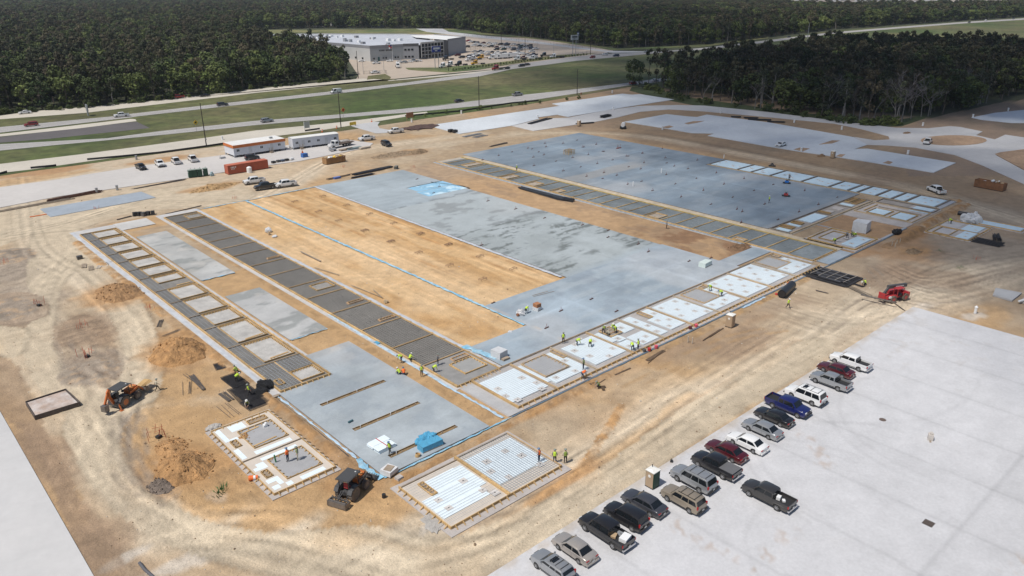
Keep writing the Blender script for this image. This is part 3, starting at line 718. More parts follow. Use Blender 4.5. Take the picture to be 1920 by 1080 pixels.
for (x0,y0,x1,y1) in TR:
 b = MB(); b.box(x0+.003,y0+.003,-.1,x1-.003,y1-.003,.035,0)
 o = b.build('trench_floor', mat('trench_soil', (.24,.165,.09), .95, .3, 1.2), fl); o.matrix_parent_inverse = Matrix.Translation((-46,-77,0))
 for yy in (y0+.06,y1-.06):
  o = MB().box(x0+.05,yy-.03,.03,x1-.05,yy+.03,.20,0).build('trench_board', tm, fl); o.matrix_parent_inverse = Matrix.Translation((-46,-77,0))
 b = MB()
 for k in range(7):
  xx = x0+.6+k*(x1-x0-1.2)/6+rnd.uniform(-.3,.3)
  b.obox((xx,(y0+y1)/2+rnd.uniform(-.1,.1),.09),(rnd.uniform(.1,.4),.12,.1),(0,0,rnd.uniform(0,3)))
 o = b.build('trench_debris', M['oldwood'], fl, kind='stuff'); o.matrix_parent_inverse = Matrix.Translation((-46,-77,0))
 for k in range(2):
  xx = x0+(1.0 if k else 5.5)
  o = MB().cyl((xx,(y0+y1)/2,.03),(xx,(y0+y1)/2,.42),.05,8).build('pipe_stub', M['white'], fl); o.matrix_parent_inverse = Matrix.Translation((-46,-77,0))
def p_mot(X, Y, C):
 C = base_conc(X,Y,C,(.40,.40,.385),5,.25,5)
 m = sstep(.52,.62,fbm(X*.5,Y*.9,2.6,642)); C = mix(C, m*.6, (.185,.20,.19))
 m = sstep(.6,.7,fbm(X,Y,4,643)); C = mix(C, m*.4, (.48,.45,.41)); return C
thing_slab('floor_slab', 'stained pale slab beside the upper part of the left formwork strip', 47.5,139.0,54.0,175.0,.14,.35,p_mot,M['slab_paint'])
thing_slab('floor_slab', 'stained pale slab between two bare clay gaps beside the left formwork strip', 47.5,104.2,54.0,128.4,.14,.35,p_mot,M['slab_paint'])
def p_top(X,Y,C): return base_conc(X,Y,C,(.47,.46,.44),6,.15,5)
thing_slab('floor_slab', 'small pale slab joining the tops of the two left formwork strips', 46.8,182.2,54.2,188.6,.14,.5,p_top,M['slab_paint'])
def p_apr(X,Y,C): return base_conc(X,Y,C,(.41,.405,.40),7,.2,5)
thing_slab('apron_slab', 'pale grey corner slab left of the white foam strip', 57.5,64.3,59.5,74.5,.12,.4,p_apr,M['slab_paint'])
# ------------------------------------------------------------------ formwork beds
PLK = {}
def plank_mesh(L, w, h, m):
 k = (round(L,2), w, h, m.name)
 if k not in PLK:
  PLK[k] = MB().box(-L/2+.012,-w/2,0,L/2-.012,w/2,h).mesh('plank', m)
 return PLK[k]
class Bed:
 def __init__(s, name, label, x0, y0, x1, y1, z0=.0, z1=.06, base=None, cat='formwork', group=None, side=None):
  s.o = empty(name, (x0,y0,0), 0, label, cat, group); s.x0, s.y0 = x0, y0; s.z1 = z1
  b = MB().box(0,0,z0-.3,x1-x0,y1-y0,z1)
  b.build('base_slab', base or M['conc_tan'], s.o)
  s.stk = MB(); s.mats = MB()
 def L(s, x, y): return x-s.x0, y-s.y0
 def wall(s, x0, y0, x1, y1, h=.30, w=.10, stakes=1.2, side=1, m=None, z=None, piece=4.88, sh=None, brace=.45):
  m = m or M['lumber']; z = s.z1+.002 if z is None else z
  L = math.hypot(x1-x0,y1-y0); n = max(1, int(math.ceil(L/piece-.15))); a = math.atan2(y1-y0,x1-x0)
  dx, dy = (x1-x0)/L, (y1-y0)/L
  for i in range(n):
   l = L/n; c = (i+.5)*l
   px, py = s.L(x0+dx*c, y0+dy*c)
   link('plank', plank_mesh(l, w, h, m), s.o, (px,py,z), (0,0,a))
  if stakes:
   k = int(L/stakes); nx_, ny_ = -dy*side, dx*side
   for i in range(k+1):
    t = (i+.5)*L/(k+1) if k else L/2
    px, py = s.L(x0+dx*t, y0+dy*t)
    q0 = (px+nx_*(w/2+.02), py+ny_*(w/2+.02), z+h*.92); q1 = (px+nx_*(w/2+brace), py+ny_*(w/2+brace), z)
    s.stk.bar(q0, q1, .10, .09)
    s.stk.bar((px+nx_*(w/2+.04),py+ny_*(w/2+.04),z-.02),(px+nx_*(w/2+.04),py+ny_*(w/2+.04),z+h+.05),.06,.06)
 def rectwall(s, x0,y0,x1,y1, **k):
  side = k.pop('side',1)
  s.wall(x0,y0,x1,y0,side=side,**k); s.wall(x1,y1,x0,y1,side=side,**k)
  s.wall(x0,y1,x0,y0,side=side,**k); s.wall(x1,y0,x1,y1,side=side,**k)
 def sheet(s, name, x0,y0,x1,y1,za,zb,m):
  a = s.L(x0,y0); b = s.L(x1,y1)
  return MB().box(a[0],a[1],za,b[0],b[1],zb).build(name, m, s.o)
 def panels(s, x0,y0,x1,y1, z=.22, pw=2.44, ph=1.22, m=None, name='foam_panel', skip=(), th=.15, gap=.010):
  m = m or M['foam']; nx = max(1,round((x1-x0)/pw)); ny = max(1,round((y1-y0)/ph)); w=(x1-x0)/nx; h=(y1-y0)/ny
  key = ('p',round(w,3),round(h,3),th,m.name)
  if key not in PLK: PLK[key] = MB().box(-w/2+gap/2,-h/2+gap/2,0,w/2-gap/2,h/2-gap/2,th).mesh('foam_panel', m)
  for i in range(nx):
   for j in range(ny):
    cx, cy = x0+(i+.5)*w, y0+(j+.5)*h
    if any(a-w*.3 < cx < c+w*.3 and b-h*.3 < cy < d+h*.3 for a,b,c,d in skip) : continue
    l = s.L(cx,cy); link(name, PLK[key], s.o, (l[0],l[1],z-th+rnd.uniform(-.004,.004)))
 def piers(s, pts, z, size=.9):
  for x,y in pts:
   l = s.L(x,y); sz = size*rnd.uniform(.85,1.1)
   link('pier_cap', PIER, s.o, (l[0],l[1],z), None, (sz,sz,1))
 def rebar(s, x0,y0,x1,y1,z,sp=.4,m=None,t=.03, jit=.02, spy=None):
  b = MB(); a = s.L(x0,y0); c = s.L(x1,y1)
  nx_ = int((x1-x0)/sp); ny_ = int((y1-y0)/(spy or sp))
  for i in range(nx_+1):
   x = a[0]+(c[0]-a[0])*i/nx_+rnd.uniform(-jit,jit); b.bar((x,a[1],z),(x+rnd.uniform(-jit,jit),c[1],z),t)
  for i in range(ny_+1):
   y = a[1]+(c[1]-a[1])*i/ny_+rnd.uniform(-jit,jit); b.bar((a[0],y,z+t),(c[0],y+rnd.uniform(-jit,jit),z+t),t)
  b.build('rebar_mat', m or M['rebar'], s.o, kind='stuff')
 def done(s):
  if s.stk.v: s.stk.build('stake', M['lumber'], s.o, kind='stuff')
  return s.o
PIER = MB().box(-.5,-.5,0,.5,.5,.012,0).box(-.06,-.06,.012,.06,.06,.07,1).mesh('pier_cap', [mat('pier_board', (.57,.54,.51), .9, .15, 1), M['dark']])
# -- small pad bottom left
B = Bed('formwork_pad', 'small two-room formwork pad with white foam edges on the clay, front left corner', 27.2,68.7,35.6,86.9, z1=.12, base=M['conc_tan'])
B.wall(27.7,86.3,35.3,86.3,side=-1,h=.28,w=.09,stakes=1.0); B.wall(27.7,69.3,35.2,69.3,side=-1,h=.32,w=.07,stakes=1.0)
B.wall(27.7,86.3,27.7,69.3,side=-1,h=.28,w=.07,stakes=1.1); B.wall(35.25,69.3,35.25,86.3,side=-1,h=.28,w=.07,stakes=1.1)
B.sheet('base_board',27.75,69.35,35.2,86.25,.12,.24,mat('beige_foam_back', (.56,.50,.43), .85, .06, .6))
for (x0,y0,x1,y1) in ((30.1,79.2,34.4,83.9),(30.1,70.95,34.4,75.8)):
 pass
# rooms: darker grey recesses made of their own floor with plank edges standing round them
for (x0,y0,x1,y1) in ((30.1,79.2,34.4,83.9),(30.1,70.95,34.4,75.8)):
 B.sheet('room_floor',x0,y0,x1,y1,.10,.255,mat('room_floor', (.335,.335,.34), .9, .08, .7))
 B.rectwall(x0-.04,y0-.04,x1+.04,y1+.04,h=.16,w=.07,stakes=.9,side=1,z=.25,brace=.25)
for (x0,y0,x1,y1) in ((31.9,84.6,34.35,85.55),(28.4,80.75,29.2,82.4),(28.4,72.6,29.2,74.1)):
 B.sheet('blockout_floor',x0,y0,x1,y1,.20,.25,M['trench_debris'] if 'trench_debris' in M else M['oldwood'])
 B.rectwall(x0,y0,x1,y1,h=.18,w=.06,stakes=.6,z=.25,brace=.2)
B.wall(27.75,77.35,35.2,77.35,h=.16,w=.09,stakes=0,z=.25,m=M['oldwood'])
for r in ((29.6,84.45,31.5,86.0),(28.05,82.7,28.65,86.1),(28.7,82.5,29.65,83.1),(28.0,77.9,28.6,80.45),(29.7,77.85,34.3,78.65),(29.6,76.15,34.1,76.8),(28.05,74.6,29.6,75.3),
          (28.6,75.3,29.6,76.0),(28.1,71.5,29.0,72.3),(29.0,70.6,29.55,72.3),(29.6,69.75,30.3,70.5),(31.3,69.7,34.25,70.45),(28.1,70.0,28.9,70.8)):
 B.panels(*r, z=.262+.0, pw=1.3, ph=1.2, th=.035)
B.done()
# planks lying in the upper room
def loose_plank(label, p, q, w=.2, h=.05, z=.3, m=None, cat='plank'):
 a = Vector((*p,z)); b = Vector((*q,z)); c = (a+b)/2
 o = link('plank', MB().bar(a-c,b-c,w,h).mesh('plank', m or M['lumber']), None, c); return tag(o, label, cat)
loose_plank('loose plank lying across the upper room of the small pad', (30.2,83.2),(32.6,83.5))
loose_plank('loose plank along the lower edge of the upper room of the small pad', (30.2,79.7),(33.2,79.9))
# -- pad bottom centre (two bays)
B = Bed('formwork_pad', 'two-bay formwork pad of white foam with a rebar grid, bottom centre by three standing workers', 37.7,51.0,55.0,62.0, z1=.10)
B.sheet('base_board',38.45,52.1,54.35,61.3,.10,.20,mat('beige_foam_back', (.56,.50,.43)))
B.wall(38.4,52.0,54.4,52.0,side=-1,h=.34,w=.08,stakes=1.05); B.wall(38.4,61.1,46.3,61.1,side=1,h=.25,w=.14,stakes=0,m=M['oldwood']); B.wall(46.6,61.4,54.4,61.4,side=1,h=.25,w=.14,stakes=0,m=M['oldwood'])
B.wall(38.4,61.3,38.4,52.0,side=-1,h=.30,w=.12,stakes=1.1); B.wall(54.4,61.4,54.4,52.0,side=1,h=.3,w=.06,stakes=0)
B.wall(46.45,52.05,46.45,61.6,h=.34,w=.30,stakes=0,z=.12)
for y in np.arange(52.6,61.2,.85): B.stk.obox((46.45-37.7,y-51.0,.47),(.16,.12,.05))
B.panels(38.75,53.6,45.0,60.1,z=.30,skip=((40.2,57.7,40.6,60.0),)); B.panels(45.0,55.4,46.0,60.0,z=.30,pw=1,ph=1.2)
B.panels(46.9,54.1,52.3,60.4,z=.30); B.panels(52.3,53.9,54.0,60.4,z=.298,pw=1.7,ph=1.3)
B.piers([(44.3,57.4),(40.2,56.5),(40.2,54.7),(44.8,54.6),(45.5,53.4)],.303); B.piers([(51.6,58.6),(48.6,58.4),(47.7,56.6),(52.4,56.6),(52.8,53.9),(48.5,54.5)],.303)
B.rectwall(40.15,57.5,40.85,60.2,h=.12,w=.09,stakes=.5,z=.31,brace=.25)
B.sheet('blockout_floor',40.2,57.55,40.8,60.15,.25,.312,M['oldwood'])
for y in (58.2,58.9,59.5): B.wall(40.15,y,40.85,y,h=.10,w=.06,stakes=0,z=.315)
B.rebar(46.7,52.3,54.2,61.2,.44,sp=.33,m=mat('rebar_mid',(.30,.34,.38),.7,.15,3),t=.024)
for y in np.arange(52.6,60.8,.42):
 if rnd.random() < .8: B.mats.bar((38.6-37.7,y-51,.40),(46.2-37.7,y-51,.40),.022)
B.mats.build('rebar_row', M['rebar_blue'], B.o, kind='stuff')
B.done()
# -- left strip (bays with recessed pockets)
B = Bed('formwork_strip', 'leftmost long formwork strip with a row of boxed-out pale pockets', 37.6,89.4,47.1,188.4, z1=.08, base=mat('ledge_concrete', (.47,.46,.45), .9, .12, .5, fine=.1))
yb = [184.3,178.3,172.0,165.7,159.4,153.1,146.9,138.6,131.3,123.1,116.6,107.6,98.7,90.0]
for i in range(13): B.sheet('void_board',38.95,yb[i+1]+.003,46.15,yb[i],.08,.14,M['void'])
B.wall(38.8,184.5,46.4,184.5,h=.3,w=.12,stakes=0); B.wall(38.8,89.8,46.4,89.8,side=-1,h=.34,w=.10,stakes=.9)
B.wall(38.8,184.5,38.8,89.8,side=1,h=.30,w=.16,stakes=.75,brace=.3); B.wall(46.3,184.5,46.3,89.8,side=1,h=.30,w=.16,stakes=2.4,brace=.25)
cr = [178.3,172.0,165.7,159.4,153.1,146.9,138.6,131.3,123.1,116.6,107.6,98.7]
for y in cr: B.wall(38.85,y,46.2,y,h=.24,w=.16,stakes=0,m=mat('dark_lumber', (.33,.22,.11), .85, .25, .8, objrand=.2))
ys = [184.5]+cr+[89.8]
pf = mat('pocket_floor', (.42,.405,.38), .9, .22, .5, fine=.12)
for i in range(len(ys)-1):
 t, bt = ys[i]-.55, ys[i+1]+.7
 if i == 6: t, bt = ys[i]-.8, ys[i+1]+3.8
 if i == 12: t, bt = 94.0, 90.7; 
 x0 = 41.0 if i < 12 else 42.2
 B.sheet('pocket_floor', x0, bt, 45.75, t, .10, .17, pf)
 B.rectwall(x0,bt,45.8,t,h=.24,w=.09,stakes=.5,brace=.2,z=.171)
B.wall(42.15,98.5,42.15,90,h=.22,w=.14,stakes=0); B.rectwall(39.45,91.6,40.35,93.3,h=.2,w=.1,stakes=.5,z=.15,brace=.15)
B.wall(43.2,139.5,45.6,139.5,h=.2,w=.25,stakes=0); B.wall(42.3,100.2,45.3,100.4,h=.18,w=.3,stakes=0); B.wall(42.5,109.0,45.4,109.2,h=.18,w=.3,stakes=0)
B.rebar(39.0,98.9,40.95,184.2,.27,sp=.5,spy=.5,m=M['rebar_blue'],t=.04); B.rebar(39.0,90.1,42.0,98.4,.27,sp=.5,m=M['rebar_blue'],t=.045); B.rebar(42.3,94.6,46.0,98.4,.27,sp=.5,m=M['rebar_blue'],t=.045)
B.done()
# -- second strip
B = Bed('formwork_strip', 'long dark rebar-filled formwork strip with plank cross beams, second from the left', 56.4,74.3,65.9,188.9, z1=.08, base=mat('ledge_concrete', (.47,.46,.45)))
yb = [185.2,179.2,172.7,166.0,160.1,153.9,147.7,139.7,132.3,124.2,117.2,108.6,99.4,90.7,82.9]
for i in range(14): B.sheet('void_board',57.4,yb[i+1]+.003,64.9,yb[i],.08,.14,M['void'])
B.wall(57.3,185.4,65.0,185.4,h=.3,w=.12,stakes=0); B.wall(57.3,74.7,65.0,74.7,side=-1,h=.34,w=.10,stakes=.8)
B.wall(57.25,185.4,57.25,74.7,side=1,h=.3,w=.2,stakes=.75,brace=.3); B.wall(65.0,185.4,65.0,74.7,side=1,h=.3,w=.14,stakes=3)
for y in (179.2,172.7,166.0,160.1,153.9,147.7,139.7,132.3,124.2,117.2,108.6,99.4,90.7,82.9):
 B.wall(57.3,y,64.95,y,h=.24,w=.24,stakes=0,m=MATS['dark_lumber'])
for (x0,y0,x1,y1) in ((61.2,180.2,64.9,183.8),(60.7,119.4,64.3,122.4)):
 B.sheet('pocket_floor',x0,y0,x1,y1,.10,.17,pf); B.rectwall(x0,y0,x1,y1,h=.24,w=.09,stakes=.6,z=.171,brace=.2)
for (x0,y0,x1,y1) in ((61.6,110.1,64.5,110.9),(61.6,100.3,64.5,101.1),(61.6,81.0,64.4,81.9),(61.9,141.2,64.4,141.9)):
 B.rectwall(x0,y0,x1,y1,h=.26,w=.10,stakes=.6,z=.145,m=mat('pink_lumber', (.52,.34,.20), .85, .2, 1),brace=.12)
B.sheet('cured_bay',57.4,75.0,64.9,82.7,.14,.22,mat('fresh_bay', (.25,.245,.235), .9, .15, .6))
B.sheet('pocket_floor',60.3,76.8,64.35,80.5,.22,.235,mat('fresh_bay2', (.30,.30,.29), .9, .1, .6)); B.rectwall(60.3,76.8,64.35,80.5,h=.2,w=.1,stakes=.7,z=.24,brace=.2)
B.rebar(57.45,83.1,64.85,185.2,.20,sp=.38,spy=.5,m=mat('rebar_tan',(.31,.295,.27),.7,.2,3),t=.045)
# bright spacer chairs scattered on the void board
b = MB()
for i in range(420):
 x, y = rnd.uniform(.9,8.3), rnd.uniform(9,110); b.box(x,y,.14,x+.12,y+.07,.20)
b.build('rebar_chair', M['blackmesh'], B.o, kind='stuff')
B.done()
# -- front strip of white bays
FR = Bed('formwork_strip', 'long front row of white foam bays under rebar, where most of the workers stand', 57.3,64.35,139.2,75.1, z1=.10, base=M['conc_tan'])
FR.wall(59.6,64.95,138.6,64.95,side=-1,h=.36,w=.10,stakes=1.1,brace=.35)
FR.wall(59.8,74.9,138.9,74.9,h=.30,w=.12,stakes=0,m=MATS['dark_lumber'])
FR.wall(59.65,74.6,59.65,64.9,side=1,h=.32,w=.22,stakes=0)
for y in np.arange(65.4,74.4,.9): FR.stk.obox((59.65-57.3,y-64.35,.44),(.14,.14,.05))
for x,w in ((66.95,.26),(75.05,.22),(83.0,.24),(90.5,.22),(97.9,.26),(105.3,.22),(113.9,.24),(121.9,.24),(130.2,.22)):
 FR.wall(x,65.05,x,74.75,h=.28,w=w,stakes=0,m=M['ply'] if w == .22 else M['lumber'])
FR.wall(138.7,65.05,138.7,75,h=.3,w=.14,stakes=0)
for (r,pw) in (((59.95,66.5,66.55,73.5),2.2),((67.25,67.3,67.85,73.5),.6),((67.9,66.3,73.9,68.2),2),((73.0,66.3,74.6,73.6),1.6),((76.0,66.3,82.7,73.4),2.2),
      ((83.4,69.6,84.4,73.4),1),((84.4,69.0,86.0,70.8),1.6),((87.4,70.6,90.0,73.7),1.3),((86.3,65.9,90.1,69.3),1.9),((83.5,66.0,85.8,68.8),1.2),
      ((90.95,66.3,92.9,74.1),1.95),((93.9,66.4,97.6,71.3),1.85),((95.8,71.3,97.6,74.1),1.8),((98.5,66.2,105.0,74.0),2.2),((111.6,69.2,113.7,73.9),1.05),((105.8,66.2,113.2,68.9),1.9),
      ((114.5,65.9,121.5,74.1),2.3),((122.6,66.4,129.7,74.5),2.3),((131.1,66.3,136.6,69.6),2.0),((136.6,66.3,138.0,72.2),1.4)):
 FR.panels(*r, z=.27, pw=pw, ph=1.22)
P = [(65.4,70.6),(60.9,70.5),(66.0,68.2),(60.3,68.3),(60.9,66.5),(65.3,66.5)]
for x0,x1,pts in ((76,82.7,[(77,71.5),(81.5,71.8),(77.4,68.8),(81.8,68.2),(79.5,66.8),(78.6,73)]),(67.9,74.5,[(69,67.4),(73.6,70.2),(72.4,67)]),(83.5,90,[(88.4,72.2),(85,69.9),(88.8,67.5),(84.2,67),(87,66.6)]),
 (91,97.6,[(91.8,72.0),(92.2,69.8),(91.5,67.5),(95.0,70.0),(96.6,69.0),(94.6,67.4),(96.8,72.2)]),(98.5,105,[(99.5,72.8),(103.6,73),(101,70.6),(104.2,70.9),(99.4,68.6),(102.6,68.2),(104.0,66.8)]),
 (105.5,113,[(107,67.8),(110.4,67.6),(112.6,70.6),(108.6,66.8)]),(114.5,121.5,[(115.6,73.2),(119,73),(117.2,71),(120.8,71.2),(115.3,69.4),(118.6,69),(116.4,67.2),(120.2,67.1)]),
 (122.6,129.7,[(123.6,73),(127.6,73.4),(125.4,71),(128.9,70.6),(123.6,69),(127,68.2),(129,67)]),(131,138,[(132.4,68.6),(135,67.6),(137.2,70.8),(136.8,67.2)])): P += pts
FR.piers(P, .273)
for (x0,y0,x1,y1) in ((68.1,68.55,72.8,73.7),(106.7,69.1,111.5,74.2),(131.2,69.7,136.3,74.7)):
 FR.sheet('pocket_floor',x0,y0,x1,y1,.10,.15,mat('pocket_grey', (.345,.345,.35), .9, .1, .5)); FR.rectwall(x0,y0,x1,y1,h=.22,w=.10,stakes=.8,z=.151,brace=.28)
for (x0,y0,x1,y1) in ((74.0,70.9,74.7,73.7),(84.7,70.9,87.2,73.6),(94.7,71.4,95.5,74.2),(111.8,73.0,113.4,74.0),(137.0,72.9,138.2,74.6)):
 FR.sheet('blockout_floor',x0,y0,x1,y1,.15,.275,M['oldwood']); FR.rectwall(x0,y0,x1,y1,h=.16,w=.12,stakes=0,z=.278)
 n = int(max(x1-x0,y1-y0)/.7)
 for k in range(1,n):
  y = y0+(y1-y0)*k/n; FR.wall(x0+.1,y,x1-.1,y,h=.14,w=.10,stakes=0,z=.278,m=mat('pink_lumber',(0,0,0)))
FR.rebar(59.9,65.2,138.6,74.7,.38,sp=.42,spy=.36,m=mat('rebar_pale',(.50,.53,.55),.7,.15,3),t=.018)
FR.done()
# -- barred strip between wedge and big slab
B = Bed('formwork_strip', 'wet grey formwork strip barred by many thin cross planks, running to the far back', 139.4,67.1,152.9,190.5, z1=.08, base=mat('strip_ledge', (.40,.36,.30), .9, .2, .5, fine=.15))
B.sheet('void_board',140.9,67.6,149.9,188.0,.08,.14,M['void3'])
B.wall(140.4,190,140.4,67.3,side=1,h=.28,w=.14,stakes=1.1,m=M['lumber']); B.wall(150.1,190,150.1,67.3,h=.28,w=.20,stakes=0,m=mat('yellowed_lumber',(.46,.34,.13),.9,.25,.7))
B.wall(140.4,67.4,150,67.4,side=-1,h=.3,w=.14,stakes=1)
yy = [186.0,181.5,176.8,172,167.4,162.5,157.5,152,146.6,141.6,137.1,133.0,128.3,123.9,118.8,114.8,110.2,105.1,100.9,96.2,91.6,87.0,82.6,77.9,73.0]
for i,y in enumerate(yy):
 B.wall(140.5,y,150.0,y,h=.22,w=.22,stakes=0,m=mat('wet_lumber', (.42,.28,.12), .85, .3, .8, objrand=.25))
for (x0,y0,x1,y1) in ((141.3,106.0,144.8,109.4),(141.0,138.2,143.8,140.6),(141.2,147.6,145.0,151.0),(141.0,158.5,146,161.5),(143,178,149,181),(141,83.3,142.6,86)):
 B.sheet('pocket_floor',x0,y0,x1,y1,.10,.17,mat('tan_pocket', (.45,.38,.30), .9, .2, .6)); B.rectwall(x0,y0,x1,y1,h=.2,w=.1,stakes=0,z=.171)
B.rebar(141.0,73.2,149.8,187.6,.2,sp=.6,spy=.6,m=mat('wet_rebar', (.16,.17,.17), .6, .2, 1),t=.02)
# pale ledge along the wedge
B.sheet('ledge',139.45,67.2,140.3,190.4,.08,.12,mat('conc_pale', (.42,.43,.44), .9, .15, .5))
B.sheet('ledge',150.3,67.2,152.8,190.4,.08,.10,mat('sandy_ledge', (.46,.385,.28), .9, .22, .5))
B.done()
# -- far edge strip on the right
B = Bed('formwork_strip', 'row of pale foam bays along the far right edge of the building', 197.1,65.0,207.6,131.4, z1=.08, base=mat('strip_ledge',(0,0,0)))
B.wall(197.3,65.4,197.3,131.2,h=.26,w=.25,stakes=0,m=M['ply']); B.wall(207.2,65.4,207.2,131.2,h=.26,w=.2,stakes=0,m=M['oldwood'])
yy = [131.2,121.5,117,111,101.5,93.6,88.4,85.8,81.0,77.0,73.6,66.4]
for i,y in enumerate(yy):
 B.wall(197.4,y,207.1,y,h=.24,w=.25,stakes=0,m=mat('wet_grey_lumber', (.20,.17,.14), .85, .3, .8))
 if i < len(yy)-1:
  y0, y1 = yy[i+1]+.5, y-.5
  if y1-y0 > 1.0:
   B.panels(198.4,y0,206.3,y1,z=.27,pw=2.44,ph=1.3,m=M['foam_shade'])
   B.piers([(rnd.uniform(199.2,205.6),rnd.uniform(y0+.6,y1-.6)) for _ in range(int((y1-y0)*.8))],.275,.8)
B.sheet('end_ledge',197.4,65.1,207.0,66.2,.08,.2,M['conc'])
B.done()
# -- right building complex
def whites(B, rs, pw=1.22, ph=2.44, m=None):
 for r in rs: B.panels(*r, z=.27, pw=pw, ph=ph, m=m or M['foam_shade'])
B = Bed('formwork_strip', 'narrow formwork bay of split white panels at the foot of the large slate slab', 153.2,79.0,193.0,84.6, z1=.08, base=mat('strip_ledge',(0,0,0)))
B.wall(153.4,84.3,192.6,84.3,h=.28,w=.14,stakes=0,m=mat('wet_grey_lumber',(0,0,0))); B.wall(153.4,79.4,192.6,79.4,side=-1,h=.30,w=.30,stakes=0,m=M['ply'])
for x in (153.5,173.0,182.8,192.5): B.wall(x,79.5,x,84.2,h=.24,w=.2,stakes=0,m=mat('wet_grey_lumber',(0,0,0)))
B.sheet('void_board',153.7,79.7,192.3,84.1,.08,.13,mat('damp_board', (.30,.27,.24), .9, .2, .5))
whites(B,((154.2,80.4,155.7,83.4),(159.2,80.6,160.3,83.6),(164.2,80.4,171.8,83.6),(184.0,80.5,185.4,83.6)),pw=1.25,ph=3.1)
whites(B,((175.0,81.2,176.8,83.0),(178.6,80.8,181.0,83.2)),pw=1.2,ph=2.0,m=M['conc_tan'])
for (x0,y0,x1,y1) in ((156.2,80.9,158.0,83.9),(160.8,81.2,162.4,83.6),(173.6,81,174.6,83.8),(186.6,80.6,191.6,82.0),(187,82.6,191.8,83.8)):
 B.sheet('blockout_floor',x0,y0,x1,y1,.10,.2,mat('blockout_brown', (.24,.15,.07), .9, .3, 1)); B.rectwall(x0,y0,x1,y1,h=.2,w=.14,stakes=0,z=.2,m=MATS['wet_lumber'])
B.done()
B = Bed('formwork_pad', 'square two-part formwork pad in the clay court, right of the barred strip', 152.2,64.4,164.2,75.9, z1=.10, base=M['conc_tan'])
B.rectwall(152.9,64.9,163.4,75.2,h=.26,w=.16,stakes=1.2,side=-1,m=MATS['wet_lumber'],brace=.3)
B.sheet('pocket_floor',154.9,70.8,161.6,73.8,.10,.18,mat('pale_pocket', (.44,.43,.43), .9, .1, .5)); B.rectwall(154.9,70.8,161.6,73.8,h=.2,w=.14,stakes=0,z=.18,m=MATS['wet_lumber'])
whites(B,((154.6,65.6,161.9,68.6),),pw=2.4,ph=1.5); B.piers([(160.4,66.6),(156.2,67.2),(158.8,69.6),(156.0,69.8)],.275)
B.done()
B = Bed('formwork_pad', 'large pad at the right end holding two square white panels under plank frames', 180.2,64.6,192.0,78.9, z1=.10, base=M['conc_tan'])
B.rectwall(180.8,65.0,191.6,78.4,h=.26,w=.2,stakes=0,m=M['ply'])
for (x0,y0,x1,y1) in ((181.6,66.6,187.1,70.2),(182.2,72.0,186.6,75.6)):
 whites(B,((x0,y0,x1,y1),)); B.rectwall(x0-.4,y0-.3,x1+.4,y1+.3,h=.2,w=.16,stakes=0,z=.12,m=MATS['wet_lumber'])
whites(B,((192.4-1.6,65.5,191.2,69.9),),pw=1.0,ph=2.2)
B.wall(183.0,77.0,190,77.0,h=.2,w=.3,stakes=0); B.wall(188.6,66,188.6,76,h=.2,w=.3,stakes=0,m=M['oldwood'])
B.done()
B = Bed('formwork_pad', 'narrow strip of white panels between the right pad and the far edge bays', 192.2,64.6,196.9,78.9, z1=.10, base=M['conc_tan'])
B.rectwall(192.5,65.0,196.6,78.4,h=.24,w=.18,stakes=0,m=MATS['wet_grey_lumber']); whites(B,((193.0,65.6,195.6,69.9),)); B.sheet('void_board',192.8,71,196.3,78,.1,.16,MATS['damp_board'])
B.done()
o = MB().box(176.2,64.4,-.1,180.1,79,.12).build('pavement', M['conc_tan']); tag(o,'narrow tan walkway slab between the clay court and the right pad','slab')
o = MB().box(164.2,64.2,-.1,176.1,64.75,.14).build('edge_beam', M['conc']); tag(o,'thin concrete edge beam closing the front of the clay court','beam')
B = Bed('formwork_pad', 'outlying four-part pad beyond the dug trench, right side of the site', 175.8,51.0,189.6,60.5, z1=.10, base=M['conc_tan'])
B.rectwall(176.2,51.4,189.2,60.2,h=.24,w=.14,stakes=1.4,side=-1,m=MATS['wet_lumber'])
B.sheet('pocket_floor',177.2,55.9,182.2,58.8,.10,.18,MATS['pale_pocket']); B.rectwall(177,55.7,182.4,59.0,h=.18,w=.12,stakes=0,z=.181)
whites(B,((176.8,51.4+.4,182.6,54.4),(183.4,52.2,188.6,55.6)),pw=2.2,ph=1.2); B.wall(183,51.5,183,60,h=.2,w=.14,stakes=0)
B.sheet('pocket_floor',183.4,56.4,188.8,59.8,.10,.16,MATS['pale_pocket']); B.piers([(178.6,52.9),(181,53.4),(185,53),(187.4,54.6)],.275,.7)
B.done()
x0,y0 = G(1812,405); x1,y1 = G(1905,420)
B = Bed('formwork_pad', 'thin outlying strip of pale panels behind the white tarp, far right', 190.5,45.5,195.2,59.0, z1=.10, base=M['conc_tan'])
whites(B,((191.4,46.2,194.4,58.4),),pw=1.5,ph=2.4); B.rectwall(191.0,45.9,194.8,58.7,h=.2,w=.12,stakes=0)
B.done()
o = MB().box(163.9,70.2,-.1,164.3,78.8,.15).build('edge_beam', M['conc']); tag(o,'short concrete beam along the clay court behind the square pad','beam')
